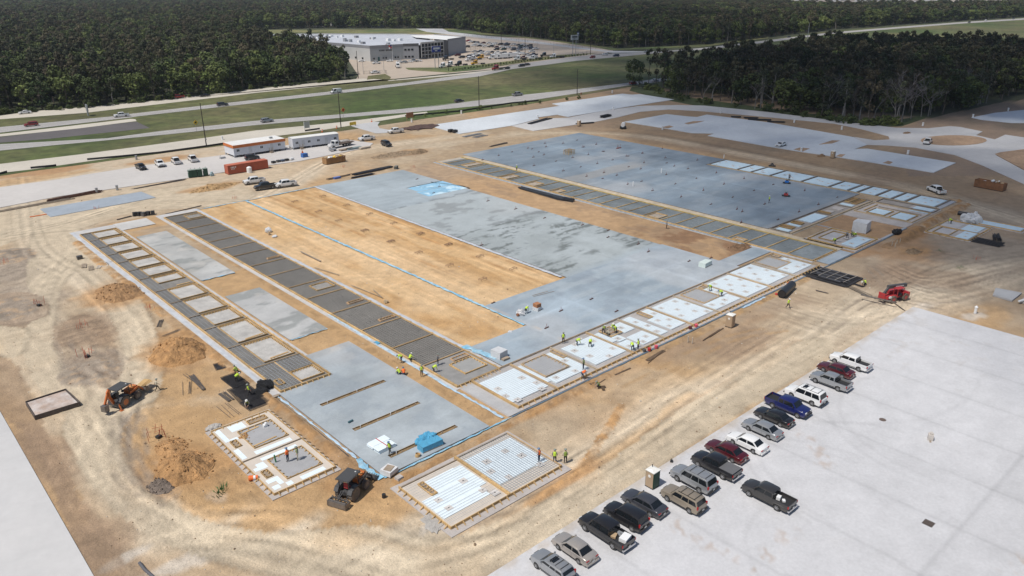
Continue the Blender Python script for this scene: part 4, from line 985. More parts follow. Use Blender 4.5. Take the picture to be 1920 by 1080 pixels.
# ------------------------------------------------------------------ blue film and narrow trims
def film(label, pts, w=.5, z=.20, m=None, wob=.12, name='plastic_film'):
 b = MB(); rows = []
 for (x0,y0),(x1,y1) in zip(pts[:-1],pts[1:]):
  L = math.hypot(x1-x0,y1-y0); n = max(2,int(L/.6)); dx,dy=(x1-x0)/L,(y1-y0)/L
  for i in range(n+1):
   t = i/n*L; a = w/2+rnd.uniform(-wob,wob); c = w/2+rnd.uniform(-wob,wob)
   rows.append(((x0+dx*t-dy*a, y0+dy*t+dx*a, z+rnd.uniform(-.015,.03)), (x0+dx*t, y0+dy*t, z+rnd.uniform(0,.07)), (x0+dx*t+dy*c, y0+dy*t-dx*c, z+rnd.uniform(-.015,.03))))
 vs = [v for r in rows for v in r]
 fs = []
 for i in range(len(rows)-1):
  for k in (0,1): fs.append((3*i+k+1,3*i+k,3*i+3+k,3*i+4+k))
 b.add(vs,fs); return tag(b.build(name, m or M['poly']), label, 'plastic film')
film('long blue plastic strip running down the orange clay strip', [(78.2,187),(78.2,140),(78.3,83.8)], .55, .10)
film('blue film edging the upper end of the orange clay strip', [(66,187.6),(78,187.5),(99,188.1)], .35, .08)
film('blue film edging the front-left trenched slab on the parking side', [(38.3,63.95),(46,63.9),(57.5,64.0)], .24, .12, wob=.1)
film('torn blue film at the front corner by the loader', [(38.0,64.1),(37.7,67.5),(38.0,69.2)], .9, .12, wob=.3)
film('blue film edge along the left side of the trenched slab', [(38.05,69.4),(38.0,80),(38.0,89)], .28, .11, M['poly2'])
film('pale blue film along the clay gap, left of the dark rebar strip', [(56.6,64.6),(56.5,74.5),(56.6,88),(57.0,109)], .4, .10, M['poly2'])
film('blue film trim below the upper stained slab', [(47.6,138.85),(53.9,138.8)], .22, .15)
film('blue film trim below the lower stained slab', [(47.6,104.0),(53.9,104.0)], .22, .15)
film('wide blue sheet beside the white bundle at the end of the dark strip', [(66.1,84.2),(66.4,80.6),(66.9,77.6)], 1.1, .18, wob=.25)
film('pale film ledge right of the dark rebar strip', [(65.7,188.5),(65.7,120),(65.6,84)], .9, .10, mat('film_ledge', (.45,.47,.50), .8, .15, .4), .06)
film('pale film ledge left of the pocket strip', [(38.1,188),(38.1,140),(38.1,92)], .7, .09, mat('film_ledge',(0,0,0)), .06)
film('pale ledge film along the left edge of the central stained slab', [(98.2,188),(98.2,140),(98.1,95)], .8, .09, mat('film_ledge',(0,0,0)), .08)
film('dark edge of film along the wedge side of the barred strip', [(139.9,190),(139.9,120),(139.9,81)], .25, .14, mat('slate_film', (.13,.19,.25), .6, .2, .5), .03)
film('blue film trim along the front of the white foam strip', [(57.6,64.1),(90,64.15),(139,64.15)], .22, .10, mat('slate_film',(0,0,0)), .04)
film('dark film trim in front of the right corner slab and court', [(139,64.1),(164,64.0),(176,64.1)], .25, .12, mat('slate_film',(0,0,0)), .04)
film('blue film bits in front of the front strip near the tan toilet', [(110,63.8),(117,63.8)], .5, .09, M['poly2'])
# blue sheeted square on the central slab
def p_blue(X,Y,C):
 C[:] = (.25,.45,.60); n = fbm(X,Y,1.5,701); C *= (1+.5*(n-.5))[...,None]
 return mix(C, sstep(.55,.65,fbm(X,Y,2.5,702)), (.50,.66,.74))
for (a,b,c,d,lb) in ((115.3,164.4,127.1,169.5,'upper bright blue sheeted rectangle on the central slab'),(114.4,158.6,127.1,164.1,'lower bright blue sheeted rectangle on the central slab')):
 o = painted_grid('plastic_sheet',a,b,c,d,.175,.4,p_blue,M['slab_paint'],skirt=.14); tag(o,lb,'plastic sheet')
film('dark crack line of film across the blue sheeted square', [(115,169.7),(127,169.7)], .3, .18, M['dark'], .08)
film('black hose end draped at the corner of the blue sheeted square', [(124,170.6),(127.6,161.5),(127.4,158)], .3, .185, M['dark'], .15)
# dark trench beside the trenched slab
o = MB().prism([(37.0,70.5),(37.75,70.5),(37.75,90.5),(36.9,90.5)], -.05,.03).build('open_trench', mat('trench_dark', (.085,.065,.05), .95, .2, 1)); tag(o,'dark narrow trench with boards beside the trenched slab','trench')
# ------------------------------------------------------------------ vehicles
def paint(name, col, rough=.28, metal=0.0, coat=.6):
 if name in MATS: return MATS[name]
 m = bpy.data.materials.new(name); MATS[name] = m; m.use_nodes = True
 nt = m.node_tree; b = nt.nodes['Principled BSDF']
 b.inputs['Roughness'].default_value = rough; b.inputs['Metallic'].default_value = metal
 b.inputs['Coat Weight'].default_value = coat; b.inputs['Coat Roughness'].default_value = .12
 # road dust: low on the body, and a mottled film elsewhere
 tc = nt.nodes.new('ShaderNodeTexCoord'); sp = nt.nodes.new('ShaderNodeSeparateXYZ'); nt.links.new(tc.outputs['Object'], sp.inputs[0])
 mr = nt.nodes.new('ShaderNodeMapRange'); mr.inputs[1].default_value = .75; mr.inputs[2].default_value = .3; mr.inputs[3].default_value = .012; mr.inputs[4].default_value = .22
 nt.links.new(sp.outputs[2], mr.inputs[0])
 nz = nt.nodes.new('ShaderNodeTexNoise'); nz.inputs['Scale'].default_value = 2.5; nt.links.new(tc.outputs['Object'], nz.inputs['Vector'])
 mu = nt.nodes.new('ShaderNodeMath'); mu.operation = 'MULTIPLY'; nt.links.new(mr.outputs[0], mu.inputs[0]); nt.links.new(nz.outputs[0], mu.inputs[1])
 mx = nt.nodes.new('ShaderNodeMix'); mx.data_type = 'RGBA'; nt.links.new(mu.outputs[0], mx.inputs[0])
 mx.inputs[6].default_value = (*col,1); mx.inputs[7].default_value = (.42,.35,.27,1); nt.links.new(mx.outputs[2], b.inputs['Base Color'])
 return m
PNT = dict(white=paint('paint_white',(.74,.74,.73)), black=paint('paint_black',(.012,.012,.014)), silver=paint('paint_silver',(.36,.37,.38),.3,.5), charcoal=paint('paint_charcoal',(.045,.043,.042),.3,.3),
           maroon=paint('paint_maroon',(.07,.005,.010)), blue=paint('paint_blue',(.008,.014,.095)), tan=paint('paint_tan',(.30,.25,.19),.35,.3), beige=paint('paint_champagne',(.42,.385,.35),.32,.4),
           red=paint('paint_red',(.25,.012,.012)), darkgrey=paint('paint_darkgrey',(.06,.063,.075),.3,.3), green=paint('paint_green',(.02,.06,.04)), navy=paint('paint_navy',(.015,.022,.05)),
           yellow=paint('paint_yellow',(.62,.33,.02)))
def simple(name, col, rough=.5, metal=0.0, emit=None):
 if name in MATS: return MATS[name]
 m = bpy.data.materials.new(name); MATS[name] = m; m.use_nodes = True; b = m.node_tree.nodes['Principled BSDF']
 b.inputs['Base Color'].default_value = (*col,1); b.inputs['Roughness'].default_value = rough; b.inputs['Metallic'].default_value = metal
 return m
GLASS = simple('tinted_glass', (.012,.015,.018), .08); TYRE = simple('tyre_rubber', (.03,.029,.028), .9); RIM = simple('wheel_alloy', (.42,.42,.43), .35, .7)
LAMP = simple('lamp_lens', (.62,.62,.60), .15); TAIL = simple('tail_lens', (.35,.01,.01), .2); TRIM = simple('black_trim', (.025,.025,.026), .6); SEAM = simple('panel_gap', (.01,.01,.01), .8); CHROME = simple('chrome', (.6,.6,.62), .15, .9)
PLATE = simple('licence_plate', (.6,.6,.58), .5)
WHEELS = {}
def wheel_meshes(r, w):
 k = (r, w)
 if k not in WHEELS:
  t = MB().cyl((-w/2,0,0),(w/2,0,0),r,20).mesh('tyre', TYRE, True)
  b = MB(); b.cyl((w/2-.02,0,0),(w/2+.012,0,0),r*.64,14,1)
  for i in range(6):
   a = i*math.pi/3; b.obox((w/2+.02, .36*r*math.cos(a), .36*r*math.sin(a)),(.02,.52*r,.13*r),(a,0,0),0)
  b.cyl((w/2,0,0),(w/2+.04,0,0),r*.15,8,0)
  WHEELS[k] = (t, b.mesh('rim', [RIM, simple('wheel_well', (.08,.08,.08), .6)], False))
 return WHEELS[k]
def make_vehicle(name, kind, pm, L=4.8, W=1.82, H=1.45, wb=2.75, r=.335, roofm=None, extras=()):
 """front towards +Y, origin on the ground at the middle"""
 root = empty(name)
 hw = W/2; f = L/2; bk = -L/2
 yf = wb/2+(.0 if kind != 'pickup' else .12); yr = yf-wb
 if kind == 'sedan': zs, hood, belt, deck = .24, .86, .94, .98
 elif kind == 'suv': zs, hood, belt, deck = .34, 1.08, 1.16, 1.16
 elif kind == 'pickup': zs, hood, belt, deck = .38, 1.12, 1.20, .90
 else: zs, hood, belt, deck = .34, 1.0, 1.15, 1.15
 if kind == 'sedan': g = (f-1.25, f-1.95, bk+1.35, bk+.62)          # windscreen base, roof front, roof rear, rear glass base
 elif kind == 'suv': g = (f-1.25, f-1.85, bk+.40, bk+.10)
 elif kind == 'van': g = (f-.85, f-1.55, bk+.12, bk+.05)
 else:
  cabb = yr+.62 if 'short' not in extras else yr+.95
  g = (f-1.30, f-1.92, cabb+.12, cabb)
 ra = r+.075
 P = []   # side outline of the lower body, counter-clockwise from front bottom
 P += [(f-.03, zs+.12), (f, zs+.32), (f-.02, hood-.24), (f-.10, hood-.10), (f-.30, hood-.03), (f-.75, hood+.02), (g[0]+.05, belt-.02)]
 if kind == 'pickup':
  P += [(g[3]-.02, belt), (g[3]-.04, deck), (bk+.06, deck), (bk, deck-.08), (bk-.0, zs+.16)]
 elif kind == 'sedan':
  P += [(0, belt+.01), (g[3], deck), (bk+.28, deck-.01), (bk+.05, deck-.10), (bk, deck-.3), (bk+.02, zs+.12)]
 else:
  P += [(0, belt), (g[3], belt), (bk+.01, belt-.1), (bk, zs+.3), (bk+.02, zs+.12)]
 P += [(bk+.12, zs)]
 def arch(yc): return [(yc+ra*math.cos(a), max(zs, r+ra*math.sin(a))) for a in [math.pi - i*math.pi/7 for i in range(8)]]
 P += arch(yr) + arch(yf) + [(f-.14, zs)]
 n = len(P)
 cy = 0; cz = .7
 xs = [(-1,.93,.955),(-.965,.97,.985),(-.86,1,1),(0,1.0,1.012),(.86,1,1),(.965,.97,.985),(1,.93,.955)]
 b = MB(); vs = []
 for (k, sy, sz) in xs:
  for (y, z) in P:
   yy = y*(sy if abs(y) > L*.36 else 1)
   zz = zs+(z-zs)*(sz if z > .6 else 1)
   bul = 1-.035*max(0,(z-.62))/.6 if abs(k) > .9 else 1
   end = 1-.06*max(0,(abs(y)-L*.40)/(L*.1)) if abs(k) > .8 else 1
   vs.append((k*hw*bul*end, yy, zz))
 fs = []
 for i in range(len(xs)-1):
  for j in range(n):
   a = i*n+j; c = i*n+(j+1)%n; fs.append((a, c, c+n, a+n))
 fs.append(tuple(range(n))[::-1]); fs.append(tuple(range((len(xs)-1)*n, len(xs)*n)))
 b.add(vs, [tuple(reversed(q)) for q in fs])
 me = b.mesh('body', pm, True)
 bm = bmesh.new(); bm.from_mesh(me); bmesh.ops.triangulate(bm, faces=[q for q in bm.faces if len(q.verts) > 4], ngon_method='EAR_CLIP'); bmesh.ops.recalc_face_normals(bm, faces=bm.faces)
 bm.to_mesh(me); bm.free()
 try: me.set_sharp_from_angle(angle=R(35))
 except Exception: pass
 body = link('body', me, root)
 # greenhouse
 tw = hw*(.76 if kind == 'sedan' else .84 if kind == 'suv' else .80 if kind == 'pickup' else .86); bw = hw*.93
 zb = belt-.03; zt = H
 def ring(y, x, z): return [(-x,y,z),(-x*.82,y,z),(x*.82,y,z),(x,y,z)]
 A = [(g[0],bw,zb),(g[1]+.08,tw*1.02,zt-.09),(g[1]-.12,tw,zt-.015),((g[1]+g[2])/2,tw,zt+.015),(g[2]+.1,tw,zt-.015),(g[2]-.06,tw*1.0,zt-.09),(g[3],bw,zb)]
 c = MB(); vs = []
 for (y,x,z) in A:
  e_ = .05 if z > zb+.1 else 0
  vs += [(-x,y,z-e_),(-x*.86,y,z),(x*.86,y,z),(x,y,z-e_)]
 fs = []
 for i in range(len(A)-1):
  for j in range(3): fs.append((4*i+j,4*i+j+1,4*i+5+j,4*i+4+j))
 nb = len(vs)
 for i in (1,2,3,4,5):     # skirts down the sides
  pass
 for s_ in (0,3):
  base = []
  for i,(y,x,z) in enumerate(A):
   sx = -1 if s_ == 0 else 1
   base.append(len(vs)); vs.append((sx*bw, min(max(y, g[3]), g[0]), zb))
  for i in range(len(A)-1):
   q = (4*i+s_, 4*(i+1)+s_, base[i+1], base[i]); fs.append(q if s_ == 3 else q[::-1])
 c.add(vs, fs)
 me = c.mesh('cabin', roofm or pm, True); link('cabin', me, root)
 def pane(name, pts, off=.012):
  v = [Vector(p) for p in pts]; nn = (v[1]-v[0]).cross(v[2]-v[0]).normalized()
  ce = sum(v, Vector())/len(v)
  if nn.dot(ce-Vector((0,(g[0]+g[3])/2,zb+.1))) < 0: nn = -nn
  th = [p+nn*off for p in v]; k = len(v)
  fc = [tuple(range(k))] ; m_ = MB().add(th+[p-nn*.01 for p in v], fc+[(i,(i+1)%k,k+(i+1)%k,k+i) for i in range(k)])
  return link(name, m_.mesh(name, GLASS), root)
 def lerp(a,b,t): return a+(b-a)*t
 def fr(t, inx, front=True):
  y0,x0,z0 = A[0] if front else A[6]; y1,x1,z1 = A[1] if front else A[5]
  return (lerp(x0,x1,t)*inx, lerp(y0,y1,t), lerp(z0,z1,t))
 for front,nm in ((True,'windscreen'),(False,'rear_window')):
  a0 = fr(.10,.86,front); a1 = fr(.94,.84,front)
  pane(nm, [(-a0[0],a0[1],a0[2]),(a0[0],a0[1],a0[2]),(a1[0],a1[1],a1[2]),(-a1[0],a1[1],a1[2])], .025)
 # side windows
 zlo, zhi = zb+.07, zt-.14
 t0 = (zlo-zb)/(zt-.05-zb); t1 = (zhi-zb)/(zt-.05-zb)
 def sx(t): return lerp(bw, tw, t)+.012
 def fy(t): return lerp(g[0], g[1], t)-.10
 def ry(t): return lerp(g[3], g[2], t)+(.12 if kind != 'pickup' else .10)
 front_lo, front_hi, rear_lo, rear_hi = fy(t0)-.12, fy(t1)-.05, ry(t0), ry(t1)
 if kind in ('sedan',): cuts = [.52]; 
 elif kind == 'suv': cuts = [.38,.68]
 elif kind == 'pickup': cuts = [.55] if 'ext' not in extras else [.66]
 else: cuts = [.28] if kind == 'van' else [.5]
 cuts = [0]+cuts+[1]
 if kind == 'van': cuts = [0,.28]
 for s_ in (-1,1):
  for i in range(len(cuts)-1):
   ya0 = lerp(front_lo, rear_lo, cuts[i])-(.045 if i else 0); yb0 = lerp(front_lo, rear_lo, cuts[i+1])+(.045 if i < len(cuts)-2 else 0)
   ya1 = lerp(front_hi, rear_hi, cuts[i])-(.045 if i else 0); yb1 = lerp(front_hi, rear_hi, cuts[i+1])+(.045 if i < len(cuts)-2 else 0)
   pane('side_window', [(s_*sx(t0),ya0,zlo),(s_*sx(t1),ya1,zhi),(s_*sx(t1),yb1,zhi),(s_*sx(t0),yb0,zlo)], .008)
 # wheels
 tm_, rm_ = wheel_meshes(r, .24)
 for s_ in (-1,1):
  for y in (yf,yr):
   w_ = link('wheel', tm_, root, (s_*(hw-.125), y, r), (0,0,0 if s_ == 1 else math.pi)); link('rim', rm_, w_)
 # arches lined black
 am = MB()
 for s_ in (-1,1):
  for y in (yf,yr):
   am.box(s_*hw*.55-.02 if s_>0 else -hw*.88, y-ra*.98, r*.5, hw*.88 if s_>0 else -hw*.55+.02, y+ra*.98, r+ra*.92)
 # lamps, bumpers, plates, mirrors, handles, seams
 for s_ in (-1,1):
  link('headlight', MB().box(s_*hw*.60-.20,f-.115,hood-.24,s_*hw*.60+.20,f-.005,hood-.11).mesh('headlight', LAMP), root)
  zt_ = (belt if kind == 'pickup' else deck if kind == 'sedan' else belt+.25)
  tl = MB(); 
  if kind == 'sedan': tl.box(s_*hw*.70-.18,bk-.005,deck-.26,s_*hw*.70+.18,bk+.12,deck-.13)
  elif kind == 'pickup': tl.box(s_*hw*.93-.055,bk-.03,deck-.02,s_*hw*.93+.05,bk+.10,belt-.04)
  else: tl.box(s_*hw*.86-.08,bk-.005,belt-.22,s_*hw*.86+.08,bk+.14,belt+.10)
  link('taillight', tl.mesh('taillight', TAIL), root)
  link('mirror', MB().box(s_*(bw+.03)-.0 if s_>0 else s_*(bw+.20),g[0]-.42,zb+.08,s_*(bw+.20) if s_>0 else s_*(bw+.03),g[0]-.30,zb+.24).mesh('mirror', TRIM if kind == 'pickup' else pm), root)
 bp = TRIM if kind != 'pickup' else CHROME
 link('bumper', MB().box(-hw*.90,f-.06,zs+.04,hw*.90,f+.05,zs+.22).mesh('bumper', pm if kind == 'sedan' else TRIM), root)
 link('bumper', MB().box(-hw*.92,bk-.10,zs+.04,hw*.92,bk+.06,zs+.24).mesh('bumper', pm if kind in('sedan',) else bp if kind == 'pickup' else TRIM), root)
 link('grille', MB().box(-hw*.42,f-.03,hood-.36,hw*.42,f+.012,hood-.16).mesh('grille', TRIM), root)
 link('licence_plate', MB().box(-.16,bk-.115,zs+.26,.16,bk-.10,zs+.40).mesh('licence_plate', PLATE), root)
 b = MB()
 dz0 = zs+.14
 for s_ in (-1,1):
  ylist = [lerp(front_lo,rear_lo,0)+.02]+[lerp(front_lo,rear_lo,q) for q in cuts[1:-1]][:2]+([rear_lo+.05] if kind in ('sedan',) else [])
  if kind == 'pickup': ylist.append(g[3]+.06)
  if kind == 'van': ylist = [f-1.0, f-2.0, f-3.2]
  for y in ylist:
   if abs(y-yr) < ra and kind != 'pickup': lo = r+ra+.03
   else: lo = dz0
   b.box(s_*hw-.012 if s_>0 else -hw-.002, y-.009, lo, s_*hw+.002 if s_>0 else -hw+.012, y+.009, .66)
  for y in ylist[1:]:
   pass
  b.box(s_*hw-.02 if s_>0 else -hw-.012, yr+ra+.05, zs+.05, hw+.012 if s_>0 else -hw+.02, yf-ra-.05, zs+.13)
 link('side_trim', b.mesh('side_trim', TRIM), root)
 if kind == 'pickup':
  b0 = g[3]-.05; b1 = bk
  for s_ in (-1,1):
   x0, x1 = (hw*.90, hw*.985) if s_ > 0 else (-hw*.985, -hw*.90)
   link('bed_side', MB().box(x0,b1+.05,deck-.01,x1,b0,belt+.0).mesh('bed_side', pm), root)
  link('tailgate', MB().box(-hw*.93,b1-.01,deck-.12,hw*.93,b1+.06,belt+.005).mesh('tailgate', pm), root)
  link('bed_floor', MB().box(-hw*.90,b1+.06,deck+.001,hw*.90,b0,deck+.012).mesh('bed_floor', TRIM), root)
  link('bed_wall', MB().box(-hw*.90,b0-.02,deck,hw*.90,b0+.03,belt).mesh('bed_wall', TRIM), root)
  if 'cover' in extras: link('bed_cover', MB().prism([(-hw*.9,b1+.1),(hw*.9,b1+.1),(hw*.9,b0+.05),(-hw*.9,b0+.05)],belt,belt+.06).mesh('bed_cover', simple('grey_vinyl', (.12,.12,.125), .7)), root)
 if 'rack' in extras:
  for s_ in (-1,1): link('roof_rail', MB().bar((s_*tw*.82,g[1]-.3,zt+.05),(s_*tw*.82,g[2]+.15,zt+.05),.05).mesh('roof_rail', TRIM if 'darkrack' in extras else RIM), root)
  for k in range(3):
   y = lerp(g[1]-.6,g[2]+.3,k/2); link('roof_bar', MB().bar((-tw*.82,y,zt+.055),(tw*.82,y,zt+.055),.05,.03).mesh('roof_bar', TRIM), root)
 if 'sunroof' in extras: link('sunroof', MB().box(-.42,g[1]-.95,zt+.005,.42,g[1]-.40,zt+.032).mesh('sunroof', GLASS), root)
 if 'topper' in extras: pass
 return root
def put(root, x, y, rz, label, cat, group=None, z=None):
 root.location = (x, y, .10 if z is None else z); root.rotation_euler = (0,0,rz)
 root['label'] = label; root['category'] = cat
 if group: root['group'] = group
 elif 'group' in root: del root['group']
 return root
ROW = 'cars parked nose-in along the pavement edge'
def by_wheels(front, rear, W, wb, off=.0):
 """near-side wheel contact points in the photograph -> centre and heading (row along world Y)"""
 a = Vector(G(*front)); b = Vector(G(*rear)) if rear else None
 return a, b
def parked(kind, color, fx, fy, label, cat, rev=False, dx=0, rz=0, **k):
 """fx, fy: photo point of the near (-X) front wheel's contact"""
 pm = PNT[color]; o = make_vehicle(('pickup_truck' if kind == 'pickup' else 'sport_utility_vehicle' if kind == 'suv' else 'sedan' if kind == 'sedan' else 'van'), kind, pm, **k)
 x, y = G(fx, fy, .10); W = k.get('W',1.82); wb = k.get('wb',2.75)
 yf = wb/2+(.12 if kind == 'pickup' else 0)
 if rev: put(o, x+W/2-.02, y+yf, math.pi+rz, label, cat, ROW)
 else: put(o, x+W/2-.02+dx, y-yf, rz, label, cat, ROW)
 return o
parked('suv','silver',1005,1066,'small silver wagon with roof rack and sunroof, nearest the bottom edge of the photo','car', L=4.5,W=1.78,H=1.56,wb=2.65,r=.34,extras=('rack','sunroof'))
parked('sedan','beige',1046,1031,'champagne sedan between the silver wagon and the black pickup with a white box','sedan', L=4.75,H=1.46,wb=2.75)
t_black = parked('pickup','black',1096,996,'black crew-cab pickup with white box and tools in its open bed','pickup', L=5.95,W=2.0,H=1.93,wb=3.68,r=.41)
parked('suv','black',1142.5,972.5,'boxy black utility vehicle between the black pickup and the dark grey sedan','SUV', L=4.7,W=1.88,H=1.8,wb=2.84,r=.38,rz=.05)
parked('sedan','darkgrey',1177.5,946,'dark grey sedan with chrome window line, just below the tan-green toilet booth','sedan', L=4.95,W=1.86,H=1.47,wb=2.84,rz=.04)
parked('suv','tan',1250,940,'tan utility vehicle with roof rack, parked lower than the silver one beside it','SUV', L=4.85,W=1.84,H=1.78,wb=2.85,r=.37,extras=('rack','darkrack'))
parked('suv','silver',1268.5,902.5,'large silver utility vehicle with roof rack, between the tan one and the black covered pickup','SUV', L=5.15,W=2.0,H=1.9,wb=2.95,r=.39,extras=('rack',))
parked('pickup','black',1307.5,875.5,'black pickup with grey cover over its short bed','pickup', L=5.6,W=2.0,H=1.88,wb=3.3,r=.39,extras=('cover',))
parked('sedan','maroon',1333.7,849,'maroon sedan between the black covered pickup and the white sedan','sedan', L=4.9,H=1.46,wb=2.8)
parked('sedan','white',1373,833,'white sedan with dark rear window in the parked row','sedan', L=4.85,H=1.46,wb=2.8)
parked('sedan','silver',1402,807.5,'silver sedan parked between the white sedan and the black one','sedan', L=4.85,H=1.47,wb=2.78)
parked('sedan','black',1425,785,'black coupe parked beside the blue pickup','sedan', L=4.8,H=1.42,wb=2.75)
parked('pickup','blue',1494,784.5,'blue pickup, the only one in the row parked with its tail to the dirt','pickup', rev=True, L=5.7,W=1.98,H=1.85,wb=3.5,r=.39,extras=('ext',))
parked('suv','white',1482.5,746,'big white utility vehicle with black windows and sunroof','SUV', L=5.2,W=2.0,H=1.92,wb=2.95,r=.40,extras=('rack','sunroof'))
parked('pickup','silver',1527.5,718,'silver pickup with black bed liner and grey side step','pickup', L=5.3,W=1.88,H=1.78,wb=3.25,r=.39,extras=('ext',))
parked('sedan','maroon',1543,697,'dark red sedan half hidden between the silver and white pickups','sedan', L=4.85,H=1.44,wb=2.78)
parked('pickup','white',1564,681,'white crew-cab pickup at the far end of the parked row','pickup', L=5.6,W=1.86,H=1.8,wb=3.55,r=.38)
t_char = parked('pickup','charcoal',1403,931,'charcoal pickup standing alone in the open lot, white boxes in its bed','pickup', L=5.6,W=1.9,H=1.8,wb=3.3,r=.39); del t_char['group']
# loads in the beds (resting on the trucks: things of their own)
def load(truck, lx, ly, lz, mb, mats, name, label, cat):
 p = Matrix.Translation(truck.location) @ Matrix.Rotation(truck.rotation_euler[2],4,'Z') @ Vector((lx,ly,lz))
 return tag(mb.build(name, mats, loc=p), label, cat)
load(t_black,.15,-2.35,.93,MB().obox((0,0,.22),(1.15,.8,.42),(0,0,.2)),M['white'],'storage_box','white box at the tailgate of the black crew-cab pickup','box')
load(t_black,-.3,-1.3,.93,MB().obox((0,0,.12),(.7,.5,.22),(0,0,.4)),mat('cardboard',(.42,.30,.18),.9,.1,2),'cardboard_box','small brown carton in the bed of the black crew-cab pickup','box')
load(t_black,.55,-1.6,.93,MB().obox((0,0,.1),(.25,1.0,.18),(0,0,.1)).obox((-.3,.1,.1),(.2,.7,.12),(0,0,-.4)),M['steel'],'tool_bundle','grey tools lying in the bed of the black crew-cab pickup','tools')
load(t_char,-.15,-1.25,.93,MB().obox((0,0,.2),(.55,.4,.36),(0,0,.2)),M['white'],'cooler','white cooler in the bed of the charcoal pickup','cooler')
load(t_char,-.1,-1.8,.93,MB().obox((0,0,.1),(.4,.3,.18),(0,0,.7)),M['white'],'cooler','small white pail box near the tailgate of the charcoal pickup','box')
# prototypes for everything further away
HIDE = []
protoc = {}
def proto(kind, color, **k):
 key = (kind, color, tuple(sorted((a,b) for a,b in k.items())))
 if key not in protoc:
  protoc[key] = make_vehicle('pickup_truck' if kind == 'pickup' else 'sport_utility_vehicle' if kind == 'suv' else kind, kind, PNT[color], **k); protoc[key]['_used'] = 0
 return protoc[key]
def car(kind, color, px, py, heading, label, cat, group=None, z=.14, **k):
 """px,py: photo point under the middle of the vehicle; heading: degrees, direction of its nose in the world (0 = +Y, -90 = +X)"""
 if kind == 'pickup': k = dict(dict(L=5.8,W=2.0,H=1.92,wb=3.6,r=.40), **k)
 elif kind == 'suv': k = dict(dict(L=4.8,W=1.9,H=1.75,wb=2.8,r=.37), **k)
 elif kind == 'van': k = dict(dict(L=5.7,W=2.0,H=2.25,wb=3.5,r=.37), **k)
 p = proto(kind, color, **k)
 if p['_used']: o = copy_tree(p)
 else: o = p
 p['_used'] = 1
 x, y = G(px, py, z)
 put(o, x, y, R(heading), label, cat, group, z)
 return o
SL = 'pickups lined up on the site trailer pavement'
car('pickup','black',264.5,317,180,'small black pickup, leftmost on the site trailer pavement','pickup',SL,L=5.2,W=1.85,H=1.75,wb=3.2)
car('pickup','white',300,311,172,'first white pickup right of the small black one on the trailer pavement','pickup',SL)
car('pickup','white',330.5,306,-8,'middle white pickup of the three in line on the trailer pavement','pickup',SL)
car('pickup','white',362,302,-8,'white pickup nearest the orange-trimmed trailer, last of the three','pickup',SL)
car('suv','black',473,299,-100,'black open-topped off-road vehicle between the orange-trimmed trailer and the red container','off-road vehicle',L=4.3,W=1.85,H=1.75,wb=2.6)
car('pickup','white',477,343.5,82,'white pickup parked behind the dark one near the red container','pickup')
car('pickup','black',498,354,80,'dark pickup between two white pickups on the clay road','pickup')
car('pickup','white',536,349.5,80,'white pickup with tools in its bed beside the dark pickup','pickup')
car('pickup','white',687.5,263,83,'white pickup on the dirt right of the flatbed truck','pickup')
car('pickup','white',742,249,80,'white pickup with ladder rack at the end of the entrance pavement','pickup')
car('suv','black',724.5,273,175,'lone black utility vehicle seen from behind on the dirt yard','SUV')
car('sedan','white',1464,274,90,'white sedan alone on the far pale lot','sedan')
car('pickup','white',1739,269,-80,'white service pickup on the roundabout road','pickup')
car('pickup','white',1754.5,361,-35,'white pickup with equipment in the back on the dirt road far right','pickup',z=.03)
car('sedan','silver',1752,12,0,'tiny pale car far away on the highway at the top right','car')
HW = 'traffic on the highway'
for (k,c,px,py,h,lb,ct) in [('sedan','white',47,213,88,'white car on the far service road at the left edge','car'),('suv','red',59,236.5,85,'red utility vehicle on the highway, far left','SUV'),('pickup','white',228,219,83,'white pickup on the highway above the unfinished lanes','pickup'),
 ('pickup','red',334,184.5,85,'red pickup on the far service road by the woods','pickup'),('sedan','black',384,181,86,'black car following the red pickup on the far service road','car'),('suv','darkgrey',417.5,198.5,-97,'grey utility vehicle on the highway left of the tall black pole','SUV'),
 ('suv','silver',501,229,-92,'silver crossover on the near highway lanes above the trailers','SUV'),('van','white',630,174.5,88,'white panel van on the highway below the dealership','van'),('sedan','black',861,191.5,-90,'black car on the near highway lanes','car'),
 ('pickup','silver',970,179.5,-90,'silver pickup with a rack on the near highway lanes, right','pickup'),('suv','black',978,125,92,'black utility vehicle behind the red truck on the highway','SUV'),('sedan','black',988,122.5,92,'second dark car closely behind, right of the red truck','car'),
 ('suv','red',1111,109,95,'dark red car below the double billboard on the highway','car'),('suv','white',1134,103.5,70,'white utility vehicle turning at the far junction','SUV'),('suv','navy',1155,106,70,'dark utility vehicle right of the white one at the far junction','SUV'),
 ('sedan','silver',1212,98.5,90,'silver car on the highway above the lone trees','car'),('sedan','black',1479,70.5,90,'dark car on the far highway, left of the group','car'),('suv','black',1556,61.5,90,'dark car on the far highway above the right woods','car'),('suv','darkgrey',1817,43,90,'grey car far up the highway, middle of three','car'),
 ('suv','darkgrey',1900,36,90,'grey car furthest right on the far highway','car'),('pickup','white',1848,39.5,90,'white pickup far up the highway','pickup'),('sedan','white',1228,152.5,-90,'white car glimpsed on the road behind the lone trees','car'),('suv','red',1187,158.5,-90,'red car glimpsed between the lone trees','car')]:
 car(k,c,px,py,h,lb,ct,HW,z=.18)
